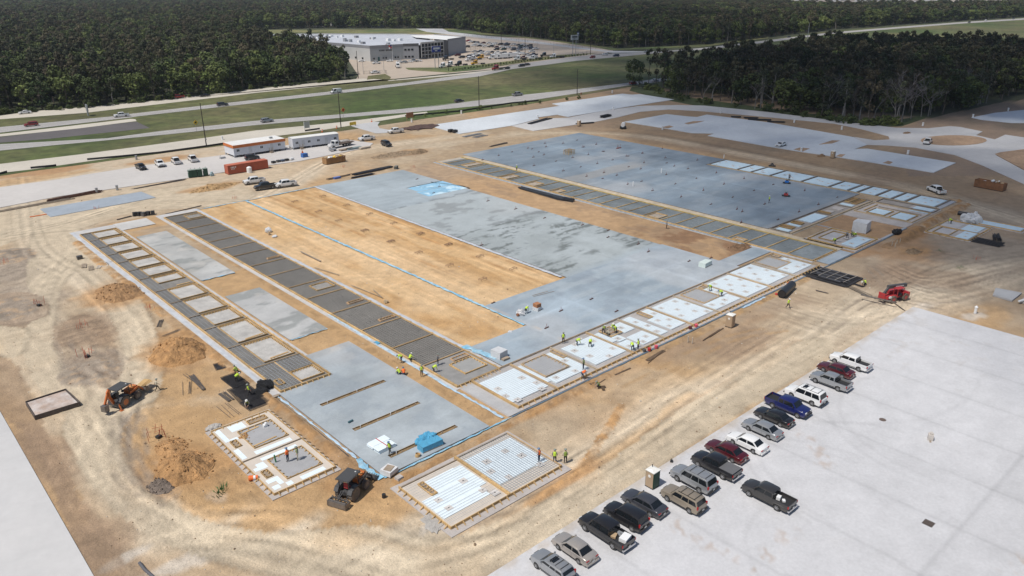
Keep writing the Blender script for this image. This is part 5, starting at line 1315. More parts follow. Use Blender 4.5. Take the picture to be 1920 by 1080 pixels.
# ------------------------------------------------------------------ trees
def leafmat(name, c1, c2, rand=.35):
 if name in MATS: return MATS[name]
 m = bpy.data.materials.new(name); MATS[name] = m; m.use_nodes = True
 nt = m.node_tree; N = nt.nodes; L = nt.links; b = N['Principled BSDF']; b.inputs['Roughness'].default_value = .75
 b.inputs['Specular IOR Level'].default_value = .25
 oi = N.new('ShaderNodeObjectInfo'); geo = N.new('ShaderNodeNewGeometry')
 mx = N.new('ShaderNodeMix'); mx.data_type = 'RGBA'; mx.inputs[6].default_value = (*c1,1); mx.inputs[7].default_value = (*c2,1)
 L.new(oi.outputs['Random'], mx.inputs[0])
 mr = N.new('ShaderNodeMapRange'); mr.inputs[3].default_value = 1-rand; mr.inputs[4].default_value = 1+rand; L.new(geo.outputs['Random Per Island'], mr.inputs[0])
 sc_ = N.new('ShaderNodeVectorMath'); sc_.operation = 'SCALE'; L.new(mx.outputs[2], sc_.inputs[0]); L.new(mr.outputs[0], sc_.inputs['Scale'])
 # slow drift of hue over the wood, so stands differ
 nz = N.new('ShaderNodeTexNoise'); nz.inputs['Scale'].default_value = .018; L.new(geo.outputs['Position'], nz.inputs['Vector'])
 m2 = N.new('ShaderNodeMapRange'); m2.inputs[1].default_value = .3; m2.inputs[2].default_value = .7; m2.inputs[3].default_value = .72; m2.inputs[4].default_value = 1.3; L.new(nz.outputs[0], m2.inputs[0])
 s2 = N.new('ShaderNodeVectorMath'); s2.operation = 'SCALE'; L.new(sc_.outputs[0], s2.inputs[0]); L.new(m2.outputs[0], s2.inputs['Scale'])
 L.new(s2.outputs[0], b.inputs['Base Color'])
 return m
LEAF = leafmat('oak_leaves', (.036,.056,.017), (.100,.120,.034)); PINE = leafmat('pine_needles', (.034,.046,.020), (.085,.070,.040)); SPRING = leafmat('spring_leaves', (.10,.135,.036), (.14,.165,.05))
TWIG = leafmat('bare_twigs', (.18,.16,.155), (.24,.215,.21), .2); BARK = mat('bark', (.13,.105,.085), .95, .3, 2)
BARKP = mat('pale_bark', (.20,.185,.17), .95, .25, 2)
def crown_mesh(seed, h=18, r=4.2, n=420, leaf=.8, m=LEAF, base=.32, lobes=9, conic=0.0, squash=1.0, dome=True, low=4):
 q = random.Random(seed); b = MB()
 L = []
 for i in range(lobes):
  t = (i+.5)/lobes; z = h*(base+(1-base)*(.12+.78*t)); rr = r*(math.sin(math.pi*min(1,(.22+.72*t)))**.7)*(1-conic*t)
  a = q.uniform(0,6.28); d = rr*q.uniform(.15,.7)
  L.append((d*math.cos(a), d*math.sin(a), z, max(1.0, rr*q.uniform(.38,.62))))
 if dome:
  L = [(0,0,h*.56,r*.62)]+[(q.uniform(-.45,.45)*r,q.uniform(-.45,.45)*r,h*q.uniform(.16,.36),r*q.uniform(.35,.5)) for _ in range(low)]
  for i in range(lobes+3):
   a = q.uniform(0,6.28); u = q.uniform(-.25,1)**1.0; s_ = math.sqrt(max(0,1-u*u)); L.append((r*.72*s_*math.cos(a), r*.72*s_*math.sin(a), h*(.60+.27*u), r*q.uniform(.30,.46)))
 for i in range(n):
  x,y,z,rr = q.choice(L)
  th = q.uniform(0,6.28); u = q.uniform(-.75,1); s_ = math.sqrt(max(0,1-u*u)); k = rr*q.uniform(.70,1.08)
  c = Vector((x+k*s_*math.cos(th), y+k*s_*math.sin(th), z+k*u*.75*squash))
  nrm = Vector((s_*math.cos(th)+q.gauss(0,.45), s_*math.sin(th)+q.gauss(0,.45), u+.35+q.gauss(0,.35))).normalized()
  t1 = nrm.orthogonal().normalized(); t1 = (Matrix.Rotation(q.uniform(0,6.28),3,nrm) @ t1); t2 = nrm.cross(t1)
  sz = leaf*q.uniform(.55,1.35); w = sz*q.uniform(.6,1)
  b.add([c-t1*sz*.5-t2*w*.3, c+t1*sz*.1-t2*w*.55, c+t1*sz*.6+nrm*(-.12*sz), c+t1*sz*.05+t2*w*.5], [(0,1,2,3)])
 return b.mesh('crown', m), L
def trunk_mesh(seed, h, r0, L, m, twigs=0):
 q = random.Random(seed); b = MB()
 z = 0; p = Vector((0,0,0)); k = 5; rr = r0; top = h*.72
 spine = [p]
 for i in range(k):
  nx_ = Vector((p.x+q.uniform(-.35,.35), p.y+q.uniform(-.35,.35), top*(i+1)/k)); r1 = r0*(1-.8*(i+1)/k)
  b.cyl(p, nx_, rr, 6, 0, r1, False); p = nx_; rr = r1; spine.append(p)
 for (x,y,zz,l) in L:
  s_ = min(range(1,k), key=lambda i: abs(spine[i].z-(zz-2.2))); b.cyl(spine[s_], (x,y,zz), r0*.32, 4, 0, r0*.08, False)
 return b.mesh('trunk', m)
def bare_mesh(seed, h, r0):
 """leafless tree: recursive limbs; returns (trunk mesh, twig mesh)"""
 q = random.Random(seed); a = MB(); t = MB()
 def grow(p, d, L, r, depth):
  e_ = p+d*L; (a if depth < 3 else t).cyl(p, e_, r, 5 if depth < 2 else 3, 0, r*.62, False)
  if depth == 5: return
  for i in range(q.choice((2,3)) if depth < 4 else 3):
   nd = (d+Vector((q.gauss(0,.5),q.gauss(0,.5),q.gauss(.12,.28)))).normalized(); grow(e_, nd, L*q.uniform(.6,.85), r*.6, depth+1)
 grow(Vector((0,0,0)), Vector((q.uniform(-.08,.08),q.uniform(-.08,.08),1)).normalized(), h*.30, r0, 0)
 return a.mesh('trunk', BARKP), t.mesh('crown', TWIG)
def treeproto(seed, h, r, n, leaf, m, bark, **k):
 cm, L = crown_mesh(seed, h, r, n, leaf, m, **k); return (cm, trunk_mesh(seed+50, h, .30, L, bark))
T_OAK = [treeproto(s_, h, r, 760, 1.0, LEAF, BARK, base=.06) for s_,h,r in ((1,15,5.2),(2,17,5.0),(3,13.5,5.4),(4,16,4.6))]
T_PINE = [treeproto(s_, h, r, 520, .9, PINE, BARK, base=.30, lobes=9, conic=.15, low=2) for s_,h,r in ((11,20,3.9),(12,18,3.6),(13,21,4.2))]
T_SPR = [treeproto(s_, h, r, 430, .95, SPRING, BARK, base=.2) for s_,h,r in ((21,13,4.2),(22,12,3.8))]
T_THIN = [treeproto(s_, h, r, 190, .75, leafmat('thin_leaves', (.05,.06,.03), (.085,.09,.05)), BARKP, base=.35, lobes=7, dome=False) for s_,h,r in ((31,17,3.2),(32,15,2.8))]
T_SHRUB = [treeproto(s_, h, r, 260, .7, LEAF, BARK, base=0.0, lobes=6, dome=False) for s_,h,r in ((41,5.5,3.2),(42,4.5,2.8))]
T_BARE = [bare_mesh(s_, h, .22) for s_,h in ((51,15),(52,14),(53,16))]
KIND = {'oak':T_OAK,'pine':T_PINE,'spring':T_SPR,'thin':T_THIN,'shrub':T_SHRUB,'bare':T_BARE}
NAMES = {'oak':'broadleaf_tree','pine':'pine_tree','spring':'young_leaf_tree','thin':'sparse_tree','shrub':'shrub','bare':'bare_tree'}
def plant(kind, i, x, y, sc_, rz, label, cat, group=None, z=0):
 cm, tm = KIND[kind][i % len(KIND[kind])] if kind != 'bare' else (KIND[kind][i % 3][1], KIND[kind][i % 3][0])
 e_ = empty(NAMES[kind], (x,y,z), rz, label, cat, group); e_.scale = (sc_[0],sc_[0],sc_[1])
 link('trunk', tm, e_); link('crown', cm, e_)
 return e_
WOODS_L = [G(*p) for p in [(-400,268),(0,214),(210,197),(350,182),(480,166.5),(600,155),(662,147),(655,139),(600,116),(560,103),(500,93),(462,82),(440,71),(420,65),(432,56),(600,53),(770,53),(840,54),(872,57),(900,62),(1010,72),(1150,91),(1320,84),(1440,70),(1560,55),(1700,46),(1930,31)]]
WOODS_L += [(7000,400),(7000,9000),(-2500,9000),(-2500,400)]
WOODS_R = [G(*p) for p in [(1222,166),(1300,189),(1440,205),(1560,223),(1640,233),(1690,233),(1740,221),(1800,206),(1850,195),(1890,188),(1935,180)]]+[(760,120),(760,190)]+[G(*p) for p in [(1935,118),(1850,112),(1700,104),(1560,112),(1450,122),(1370,132),(1310,148),(1262,158)]]
CLEAR = [[G(*p) for p in [(1480,19),(1560,21),(1760,20),(1935,18),(1935,-14),(1400,-10),(1405,0)]],
         [G(*p) for p in [(960,16),(1120,17),(1180,13),(1000,11)]]]
def pip(x, y, P):
 c = False; j = len(P)-1
 for i in range(len(P)):
  if (P[i][1] > y) != (P[j][1] > y) and x < (P[j][0]-P[i][0])*(y-P[i][1])/(P[j][1]-P[i][1])+P[i][0]: c = not c
  j = i
 return c
q = random.Random(77); TREES = []
def choose(x, y, right, edge):
 u = q.random()
 if right: return 'bare' if (u < (.22 if edge else .05)) else 'thin' if u < (.42 if edge else .14) else 'pine' if u < .75 else 'oak'
 d = math.hypot(x,y)
 if d > 1400: return 'oak' if u < .55 else 'spring' if u < .85 else 'pine'
 return 'pine' if u < .26 else 'spring' if u < (.34 if d < 800 else .50) else 'thin' if u < .52 else 'oak'
def scatter(P, right, maxd):
 P_ = np.array(P); x0,y0 = P_.min(0); x1,y1 = P_.max(0)
 x0 = max(x0,-100); x1 = min(x1,4300); y0 = max(y0,100); y1 = min(y1,4600)
 # distance bands with growing spacing
 for lo,hi,sp in ((0,900,6.3),(900,1600,8.0),(1600,2600,11),(2600,4300,18)):
  if lo > maxd: break
  nx_ = int((min(x1,hi)-x0)/sp); ny_ = int((min(y1,hi)-y0)/sp)
  if nx_ <= 0 or ny_ <= 0: continue
  gx_, gy_ = np.meshgrid(x0+np.arange(nx_)*sp, y0+np.arange(ny_)*sp, indexing='ij')
  rs = np.random.RandomState(int(lo)+(5 if right else 0))
  X = (gx_+rs.uniform(-.45,.45,gx_.shape)*sp).ravel(); Y = (gy_+rs.uniform(-.45,.45,gx_.shape)*sp).ravel()
  D = np.hypot(X,Y); k = (D >= lo) & (D < hi)
  cz = CX[2]*X+CY[2]*Y-CZ[2]*CH; k &= cz > 10
  cx = CX[0]*X+CY[0]*Y-CZ[0]*CH; px = 960+FPX*cx/np.maximum(cz,1)
  m_ = 130*np.maximum(.35, 1-D/2500); k &= (px > -m_) & (px < 1920+m_)
  k &= inpoly(X,Y,P)
  for Cc in CLEAR: k &= ~inpoly(X,Y,Cc)
  for x,y,d in zip(X[k],Y[k],D[k]): TREES.append((d,x,y,right,sp))
scatter(WOODS_L, False, 5000); scatter(WOODS_R, True, 900)
NEAR_R = [G(*p) for p in [(1222,166),(1300,189),(1440,205),(1560,223),(1640,233),(1690,233),(1740,221),(1800,206),(1890,188)]]
def edge_d(x,y): return min(math.hypot(x-a,y-b) for a,b in NEAR_R_S)
NEAR_R_S = smooth(NEAR_R, 8)
items = []
for (d,x,y,right,sp) in TREES:
 edge = right and edge_d(x,y) < 11
 kd = choose(x,y,right,edge); s_ = q.uniform(.8,1.15)*(1 if sp < 6 else sp/6.6); sz = q.uniform(.82,1.15)*(1 if sp < 12 else 1.15)
 if not right and sp < 6: sz *= .95
 if right: sz *= .92
 items.append((d, kd, q.randrange(12), x, y, s_, sz, q.uniform(0,6.28), right))
# named bare and lone trees the photograph lets one point at
bare = [(1432,185,0,1.0,'pale leafless tree leaning at the left part of the right-hand wood edge'),(1488,208,1,1.05,'tall pale bare tree with a forked trunk, front edge of the right-hand wood'),(1550,217,2,1.15,'bare pale tree with wide open fork, tallest trunk near the curve of the road'),
  (1600,220,1,.9,'slim bare tree between the forked one and the broad grey one'),(1690,229,2,1.3,'broad grey leafless crown in the middle of the right-hand wood edge'),(1740,218,0,1.1,'grey leafless tree right of the broad grey crown'),(1803,197,1,1.15,'grey bare tree near the right end of the wood edge'),(1415,205,2,.8,'thin bare pole-like tree at the wood edge by the curved road')]
for i,(px,py,k,s_,lb) in enumerate(bare):
 x,y = G(px,py); plant('bare', k, x, y, (s_*1.0,s_), i*1.3, lb, 'bare tree', 'bare trees at the edge of the right-hand wood')
lone = [(1186,160,'oak',.75,.95,'leftmost lone leafy tree at the tip of the right-hand wood'),(1198,163,'oak',.6,.8,'small leafy tree right beside the leftmost lone tree'),(1216,157,'pine',.6,.95,'thin pine standing before the road, third of the lone trees'),(1230,158,'pine',.7,1.0,'tallest thin pine among the lone trees by the road'),
  (1246,155,'thin',.8,.95,'sparse tree with a bare trunk right of the tallest thin pine'),(1262,160,'thin',.9,1.0,'sparse broad tree where the wood begins'),(1280,163,'oak',.8,.9,'dark leafy tree closing the gap to the wood')]
for i,(px,py,kd,s_,sz,lb) in enumerate(lone):
 x,y = G(px,py); plant(kd, i, x, y, (s_,sz), i, lb, 'tree', 'lone trees at the tip of the right-hand wood')
items.sort(key=lambda t: t[0])
vis = []; rest = []
for it in items:
 d,kd,k,x,y,s_,sz,rz,right = it
 px,py = PX(x,y,8)
 if len(vis) < 285 and -40 < px < 1960 and (not right or edge_d(x,y) < 16 or d < 330): vis.append(it)
 else: rest.append(it)
LB = {'oak':'leafy dark green tree','pine':'tall narrow dark pine','spring':'fresh pale green tree','thin':'thin-crowned tree with visible pale trunk','bare':'grey leafless tree'}
for (d,kd,k,x,y,s_,sz,rz,right) in vis:
 w = 'in the right-hand wood behind the curved road' if right else 'in the left-hand wood above the highway'
 plant(kd, k, x, y, (s_,sz), rz, LB[kd]+' '+w, 'tree', LB[kd]+'s '+w)
# shrubs fringing the woods
SH = []
for pts,n,z_ in (([(1222,168),(1300,191),(1440,208),(1560,225),(1640,236),(1690,236)],80,0),([(0,216),(210,199),(480,168.5),(662,149)],90,.08)):
 p = smooth([G(*a) for a in pts], 12)
 for i in range(n):
  t = q.random()*(len(p)-1); a = p[int(t)]; x = a[0]+q.uniform(-3,5); y = a[1]+q.uniform(0,5)
  SH.append((x,y,q.uniform(.3,.9)))
for i,(x,y,s_) in enumerate(SH):
 rt = i < 80
 e_ = link('shrub', T_SHRUB[i%2][0], None, (x,y,-.2), (0,0,q.uniform(0,6)), (s_,s_,s_*.8))
 tag(e_, 'low leafy shrub fringing the '+('right-hand wood beside the curved road' if rt else 'left-hand wood along the far service road'), 'shrub', 'shrubs fringing the '+('right-hand' if rt else 'left-hand')+' wood')
# the mass of the far woods: one object, instanced
allp = [(cm,tm) for kd in ('oak','pine','spring','thin') for (cm,tm) in KIND[kd]]
off = {'oak':0,'pine':len(T_OAK),'spring':len(T_OAK)+len(T_PINE),'thin':len(T_OAK)+len(T_PINE)+len(T_SPR)}
srcs = bpy.data.collections.new('tree_sources')
def src(i, me2):
 o = bpy.data.objects.new('tree_source_%02d' % i, me2); srcs.objects.link(o); return o
bmj = []
for i,(cm,tm) in enumerate(allp):
 me = bpy.data.meshes.new('woodland_tree'); nv = len(cm.vertices)
 vs = [tuple(v.co) for v in cm.vertices]+[tuple(v.co) for v in tm.vertices]
 fs = [tuple(p.vertices) for p in cm.polygons]+[tuple(a+nv for a in p.vertices) for p in tm.polygons]
 me.from_pydata(vs,[],fs); me.materials.append(cm.materials[0]); me.materials.append(tm.materials[0])
 me.polygons.foreach_set('material_index',[0]*len(cm.polygons)+[1]*len(tm.polygons)); src(i, me)
pm_ = bpy.data.meshes.new('woodland')
pm_.vertices.add(len(rest)); 
rr = np.array([(x,y,0) for (d,kd,k,x,y,s_,sz,rz,rt) in rest],dtype=np.float32); pm_.vertices.foreach_set('co', rr.ravel())
at = pm_.attributes.new('idx','INT','POINT'); at.data.foreach_set('value',[(off[kd]+k%len(KIND[kd])) if kd != 'bare' else off['thin'] for (d,kd,k,x,y,s_,sz,rz,rt) in rest])
at = pm_.attributes.new('scl','FLOAT_VECTOR','POINT'); at.data.foreach_set('vector', np.array([(s_,s_,sz) for (d,kd,k,x,y,s_,sz,rz,rt) in rest],dtype=np.float32).ravel())
at = pm_.attributes.new('rotz','FLOAT_VECTOR','POINT'); at.data.foreach_set('vector', np.array([(0,0,rz) for (d,kd,k,x,y,s_,sz,rz,rt) in rest],dtype=np.float32).ravel())
wo = link('woodland', pm_); tag(wo, kind='stuff')
ng = bpy.data.node_groups.new('woodland','GeometryNodeTree'); ng.interface.new_socket('Geometry',in_out='INPUT',socket_type='NodeSocketGeometry'); ng.interface.new_socket('Geometry',in_out='OUTPUT',socket_type='NodeSocketGeometry')
gi = ng.nodes.new('NodeGroupInput'); go = ng.nodes.new('NodeGroupOutput'); ip = ng.nodes.new('GeometryNodeInstanceOnPoints'); ci = ng.nodes.new('GeometryNodeCollectionInfo')
ci.inputs['Collection'].default_value = srcs; ci.inputs['Separate Children'].default_value = True; ci.inputs['Reset Children'].default_value = True
def nattr(n,t):
 a = ng.nodes.new('GeometryNodeInputNamedAttribute'); a.data_type = t; a.inputs['Name'].default_value = n; return a.outputs['Attribute']
ng.links.new(gi.outputs[0], ip.inputs['Points']); ng.links.new(ci.outputs[0], ip.inputs['Instance']); ip.inputs['Pick Instance'].default_value = True
ng.links.new(nattr('idx','INT'), ip.inputs['Instance Index']); ng.links.new(nattr('scl','FLOAT_VECTOR'), ip.inputs['Scale']); ng.links.new(nattr('rotz','FLOAT_VECTOR'), ip.inputs['Rotation'])
ng.links.new(ip.outputs[0], go.inputs[0]); md = wo.modifiers.new('woodland','NODES'); md.node_group = ng
print('trees', len(items), 'individual', len(vis))
# grass fringe strip under the right-hand wood
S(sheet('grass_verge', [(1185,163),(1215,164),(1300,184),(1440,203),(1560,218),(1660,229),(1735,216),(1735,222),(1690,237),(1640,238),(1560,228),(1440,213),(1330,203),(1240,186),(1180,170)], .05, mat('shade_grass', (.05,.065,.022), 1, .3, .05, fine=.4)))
# ------------------------------------------------------------------ site buildings
def frame_from(p, q, zdep):
 """front-left and front-right ground points -> origin, heading, length"""
 a = Vector(G(*p, zdep)); b = Vector(G(*q, zdep)); return a, math.atan2(b.y-a.y, b.x-a.x), (b-a).length
WP = simple('window_glass', (.03,.04,.05), .1)
def office(p, q, depth, hgt, label, band, doors, wins, stairs):
 a, ang, L = frame_from(p, q, .14)
 e_ = empty('site_office', (a.x,a.y,.14), ang, label, 'site trailer')
 wall = mat('white_siding', (.62,.63,.66), .6, .05, .5); roof = mat('membrane_roof', (.70,.69,.66), .6, .06, .4)
 z0 = .65
 MB().box(0,0,z0,L,depth,z0+hgt).build('wall', wall, e_)
 # corrugation ribs of the siding
 b = MB()
 for i in range(int(L/.5)): b.box(i*.5+.2,-.02,z0+.02,i*.5+.25,-.001,z0+hgt-.02)
 b.build('siding_rib', mat('siding_rib', (.52,.53,.56), .6), e_, kind='stuff')
 if band: 
  r_ = MB().box(-.15,-.15,z0+hgt-.45,L+.15,depth+.15,z0+hgt+.42).build('roof_band', mat('orange_fascia', (.55,.16,.04), .55, .08, .5), e_)
  MB().box(-.05,-.05,z0+hgt+.424,L+.05,depth+.05,z0+hgt+.47).build('roof', roof, e_)
  MB().box(L*.78,depth*.35,z0+hgt+.474,L*.78+.9,depth*.35+.8,z0+hgt+1.0).build('roof_unit', M['steel'], e_)
 else:
  MB().prism([(0,0),(L,0),(L,depth),(0,depth)], z0+hgt+.002, z0+hgt+.06).build('roof', roof, e_)
  b = MB(); b.add([(-.05,-.1,z0+hgt+.062),(L+.05,-.1,z0+hgt+.062),(L+.05,depth/2,z0+hgt+.28),(-.05,depth/2,z0+hgt+.28),(L+.05,depth+.1,z0+hgt+.062),(-.05,depth+.1,z0+hgt+.062)],[(0,1,2,3),(3,2,4,5),(0,3,5),(1,4,2)]); b.build('roof_crown', roof, e_)
 for t in wins:
  w_ = MB().box(t*L-.5,-.035,z0+1.05,t*L+.5,-.005,z0+1.9).build('window', M['white'], e_)
  for s_ in (-1,1): MB().box(t*L+s_*.24-.2,-.045,z0+1.12,t*L+s_*.24+.2,-.037,z0+1.83).build('pane', WP, w_)
 for t in doors:
  d_ = MB().box(t*L-.5,-.04,z0+.05,t*L+.5,-.004,z0+2.1).build('door', mat('door_paint', (.52,.53,.54), .6), e_); MB().box(t*L+.32,-.10,z0+.95,t*L+.4,-.042,z0+1.05).build('handle', TRIM, d_)
 for t in stairs:
  s_ = MB()
  for k in range(4): s_.box(t*L-.5,-.35-k*.3,.0,t*L+.5,-.06-k*.3 if k else -.05,.62-k*.16)
  st_ = s_.build('steps', M['oldwood'], e_)
  b = MB()
  for sx in (-.5,.5):
   b.bar((t*L+sx,-.15,.6),(t*L+sx,-.15,1.6),.06); b.bar((t*L+sx,-1.3,.1),(t*L+sx,-1.3,1.0),.06); b.bar((t*L+sx,-.15,1.6),(t*L+sx,-1.3,1.0),.06)
  b.build('stair_rail', M['oldwood'], e_)
 for i in range(int(L/2)+1):
  for y in (.3,depth-.3): MB().box(i*2*L/(2*int(L/2))-.0 if i else .0,y-.2,0,(i*2*L/(2*int(L/2)))+.35 if i < int(L/2) else L,y+.2,z0-.002).build('foundation_block', M['dark'] if i%3 else M['conc'], e_)
 return e_
office((440,296),(536,281.5),7.2,2.75,'white site office with orange fascia band and flat white roof','o',[.31,.73],[.08,.53,.88],[.70])
office((550,281),(636,270),3.7,2.9,'long white site trailer with pale crowned roof and several doors, behind the flatbed truck',None,[.22,.72],[.09,.35,.55,.92],[.17])
# shipping container
a, ang, L = frame_from((428.7,328),(503.7,315.6),.05)
e_ = empty('shipping_container', (a.x,a.y,.05), ang, 'orange-red shipping container with white lettering, in front of the orange-trimmed office', 'container')
cr = mat('container_red', (.42,.10,.05), .55, .15, .5); H_ = 2.6
MB().box(0.04,.04,.12,L-.04,2.4,H_-.05).build('shell', cr, e_)
b = MB()
for i in range(int(L/.28)): b.box(.12+i*.28,0,.15,.26+i*.28,.039,H_-.1)
b.build('corrugation', cr, e_, kind='stuff')
for i in range(4): 
 x = (0,L-.12)[i%2]; y = (0,2.32)[i//2]; MB().box(x-.01,y-.01,0,x+.13,y+.13,H_).build('corner_post', cr, e_)
MB().box(0,0,H_-.048,L,2.44,H_+.02).build('roof', mat('container_roof', (.46,.13,.07), .6, .2, .4), e_)
MB().box(L+.005,.1,.2,L+.05,2.3,H_-.15).build('door', cr, e_)
b = MB()
for i,wd in enumerate((.25,.3,.22,.3)): b.box(.9+i*.42,-.012,1.75,.9+i*.42+wd,-.004,2.15)
for i in range(3): b.box(1.0+i*.4,-.012,1.35,1.25+i*.4,-.004,1.6)
b.build('lettering', M['white'], e_, kind='stuff')
# dumpsters
def dumpster(p, q, depth, h, label, col, loadc, n, z=.02):
 a, ang, L = frame_from(p, q, z); e_ = empty('dumpster', (a.x,a.y,z), ang, label, 'dumpster')
 m_ = mat('rust_'+col, {'brown':(.30,.17,.075),'rust':(.24,.115,.055)}[col], .8, .25, .8)
 for (x0,y0,x1,y1) in ((0,0,L,.08),(0,depth-.08,L,depth),(0,.082,.08,depth-.082),(L-.08,.082,L,depth-.082)): MB().box(x0,y0,.15,x1,y1,h).build('side_panel', m_, e_)
 MB().box(.05,.05,.0,L-.05,depth-.05,.14).build('base_frame', TRIM, e_)
 b = MB()
 for i in range(int(L/.6)): b.box(.3+i*.6,-.07,.16,.4+i*.6,-.002,h-.02)
 b.build('rib', m_, e_, kind='stuff')
 MB().box(-.03,-.08,h+.002,L+.03,.1,h+.09).build('rim', m_, e_)
 MB().box(.09,.09,.16,L-.09,depth-.09,h-.45).build('rubbish', M['oldwood'], e_, kind='stuff')
 b = MB()
 for i in range(n): b.obox((rnd.uniform(.5,L-.5),rnd.uniform(.4,depth-.4),h-.35+rnd.uniform(0,.45)),(rnd.uniform(.3,1.2),rnd.uniform(.3,.9),rnd.uniform(.1,.4)),(rnd.uniform(-.4,.4),rnd.uniform(-.4,.4),rnd.uniform(0,3)),i%3)
 b.build('rubbish', [M['white'],MATS['cardboard'],M[loadc]], e_, kind='stuff'); return e_
dumpster((612.5,309.5),(648.5,303),2.4,1.9,'brown dumpster heaped with white bags and boards, near the flatbed truck','brown','yellow',26)
dumpster((1825,350),(1879,360),2.4,2.0,'rust-brown dumpster at the right edge of the dirt road, nearly empty','rust','white',5)
# portable toilets
TAN = simple('toilet_tan',(.40,.29,.19),.6); GRN = simple('toilet_green',(.02,.07,.045),.6); WRF = simple('toilet_roof',(.74,.73,.68),.5)
def toilet(px, py, rz, label, side=TAN, side2=TAN, roof=WRF, group=None, z=.1):
 x,y = G(px,py,z); e_ = empty('portable_toilet', (x,y,z), rz, label, 'portable toilet', group)
 MB().box(-.56,-.56,0,.56,.56,.10).build('skid', TRIM, e_)
 MB().box(-.55,-.545,.102,.55,.55,2.05).build('cabin', side2, e_)
 for s_ in (-1,1):
  p_ = MB().box(s_*.55 if s_<0 else .552,-.50,.15,s_*.575 if s_>0 else -.552,.50,2.0)
  p_ = MB().box(min(s_*.552,s_*.58),-.50,.15,max(s_*.552,s_*.58),.50,2.0).build('side_panel', side, e_)
 d_ = MB().box(-.45,-.585,.14,.45,-.547,1.98).build('door', side2, e_); MB().box(.30,-.62,1.0,.38,-.587,1.12).build('handle', TRIM, d_)
 b = MB().box(-.60,-.60,2.052,.60,.60,2.14); b.add([(-.55,-.55,2.14),(.55,-.55,2.14),(.55,.55,2.14),(-.55,.55,2.14),(-.25,0,2.30),(.25,0,2.30)],[(0,1,5,4),(2,3,4,5),(1,2,5),(3,0,4)]); b.build('roof', roof, e_)
 MB().cyl((.3,.35,2.1),(.3,.35,2.5),.05,8).build('vent_pipe', TRIM, e_)
 MB().cyl((-.578,0,1.55),(-.60,0,1.55),.18,12).build('sign_disc', WRF, e_)
 return e_
toilet(1222.5,911,0,'tan and dark green toilet booth with white roof on the parking pavement edge',TAN,GRN)
toilet(1368.5,612,.1,'lone tan toilet booth with white roof on the dirt by the white foam strip',TAN,TAN,z=.02)
for i,(px,py) in enumerate([(358,332.5),(366,331.5),(375.5,330.5),(386,329)]):
 toilet(px,py,-.1,['leftmost dark green toilet booth of the four by the pavement edge','second dark green toilet booth from the left, touching the first','third dark green toilet booth, standing slightly apart','rightmost dark green toilet booth, nearest the red container'][i],GRN,GRN,simple('toilet_green_roof',(.25,.30,.26),.6),'row of green toilets',z=.12)
toilet(1085.5,236,.2,'tan toilet booth at the far road junction behind the slate slab',TAN,TAN,z=.14)
toilet(1561,296,.0,'tan toilet booth beside the second far pale lot',TAN,TAN,z=.05)
tag(MB().cyl((0,0,0),(0,0,1.1),.35,10).box(-.5,-.3,.0,.5,.3,.6).build('hand_wash_stand', simple('pale_blue_plastic',(.30,.42,.46),.5), loc=(*G(398,330),.12)),'pale blue hand wash stand right of the green toilets','wash stand')
tag(MB().cyl((0,0,0),(0,0,1.5),.75,14,0,.72).cyl((0,0,1.5),(0,0,1.75),.72,14,0,.3).build('water_tank', M['white'], loc=(*G(468,323.5),.02)),'round white water tank in front of the red container','water tank')
# flatbed truck
def flatbed(px, py, rz):
 x,y = G(px,py,.14); e_ = empty('flatbed_truck', (x,y,.14), rz, 'white flatbed truck with stake rack, parked before the long white trailer', 'truck')
 w = PNT['white']
 b = MB(); b.prism([(2.1,-1.05),(4.1,-.9),(4.35,-.6),(4.35,.6),(4.1,.9),(2.1,1.05)],.75,1.55); b.build('bonnet', w, e_)
 b = MB(); b.add([(2.9,-1.1,1.2),(2.9,1.1,1.2),(2.5,-1.0,2.45),(2.5,1.0,2.45),(1.1,-1.1,1.2),(1.1,1.1,1.2),(1.15,-1.0,2.45),(1.15,1.0,2.45),(2.9,-1.1,.7),(2.9,1.1,.7),(1.1,-1.1,.7),(1.1,1.1,.7)],[(0,1,3,2),(2,3,7,6),(6,7,5,4),(0,2,6,4),(1,5,7,3),(8,0,4,10),(9,11,5,1),(8,9,1,0),(10,4,5,11)]); b.build('cab', w, e_)
 MB().quad((2.87,-.9,1.35),(2.87,.9,1.35),(2.57,.85,2.3),(2.57,-.85,2.3)).build('windscreen', GLASS, e_)
 for s_ in (-1,1): MB().obox((1.95,s_*1.075,1.85),(1.1,.04,.6),(s_*-.08,0,0)).build('side_window', GLASS, e_)
 MB().box(-5.2,-.45,.7,2.8,.45,.95).build('chassis', TRIM, e_); MB().box(-5.4,-1.25,1.05,.9,1.25,1.2).build('deck', mat('deck_wood',(.12,.09,.07),.9,.2,1), e_)
 b = MB()
 for i in range(11):
  for s_ in (-1.22,1.22): b.bar((-5.3+i*.6,s_,1.2),(-5.3+i*.6,s_,1.95),.05)
 for s_ in (-1.22,1.22):
  for z_ in (1.55,1.95): b.bar((-5.3,s_,z_),(.8,s_,z_),.05)
 b.bar((.8,-1.2,1.2),(.8,-1.2,2.3),.08).bar((.8,1.2,1.2),(.8,1.2,2.3),.08).bar((.8,-1.2,2.3),(.8,1.2,2.3),.08)
 b.build('stake_rack', TRIM, e_, kind='stuff')
 tm_, rm_ = wheel_meshes(.5,.3)
 for xx in (3.3,-3.6,-2.4):
  for s_ in (-1,1):
   w_ = link('wheel', tm_, e_, (xx, s_*.95, .5), (0,0,math.pi/2 if s_>0 else -math.pi/2)); link('rim', rm_, w_)
 for s_ in (-1,1): MB().box(4.3,s_*.65-.15,1.0,4.38,s_*.65+.15,1.25).build('headlight', LAMP, e_)
 MB().box(4.36,-1.0,.55,4.5,1.0,.8).build('bumper', CHROME, e_)
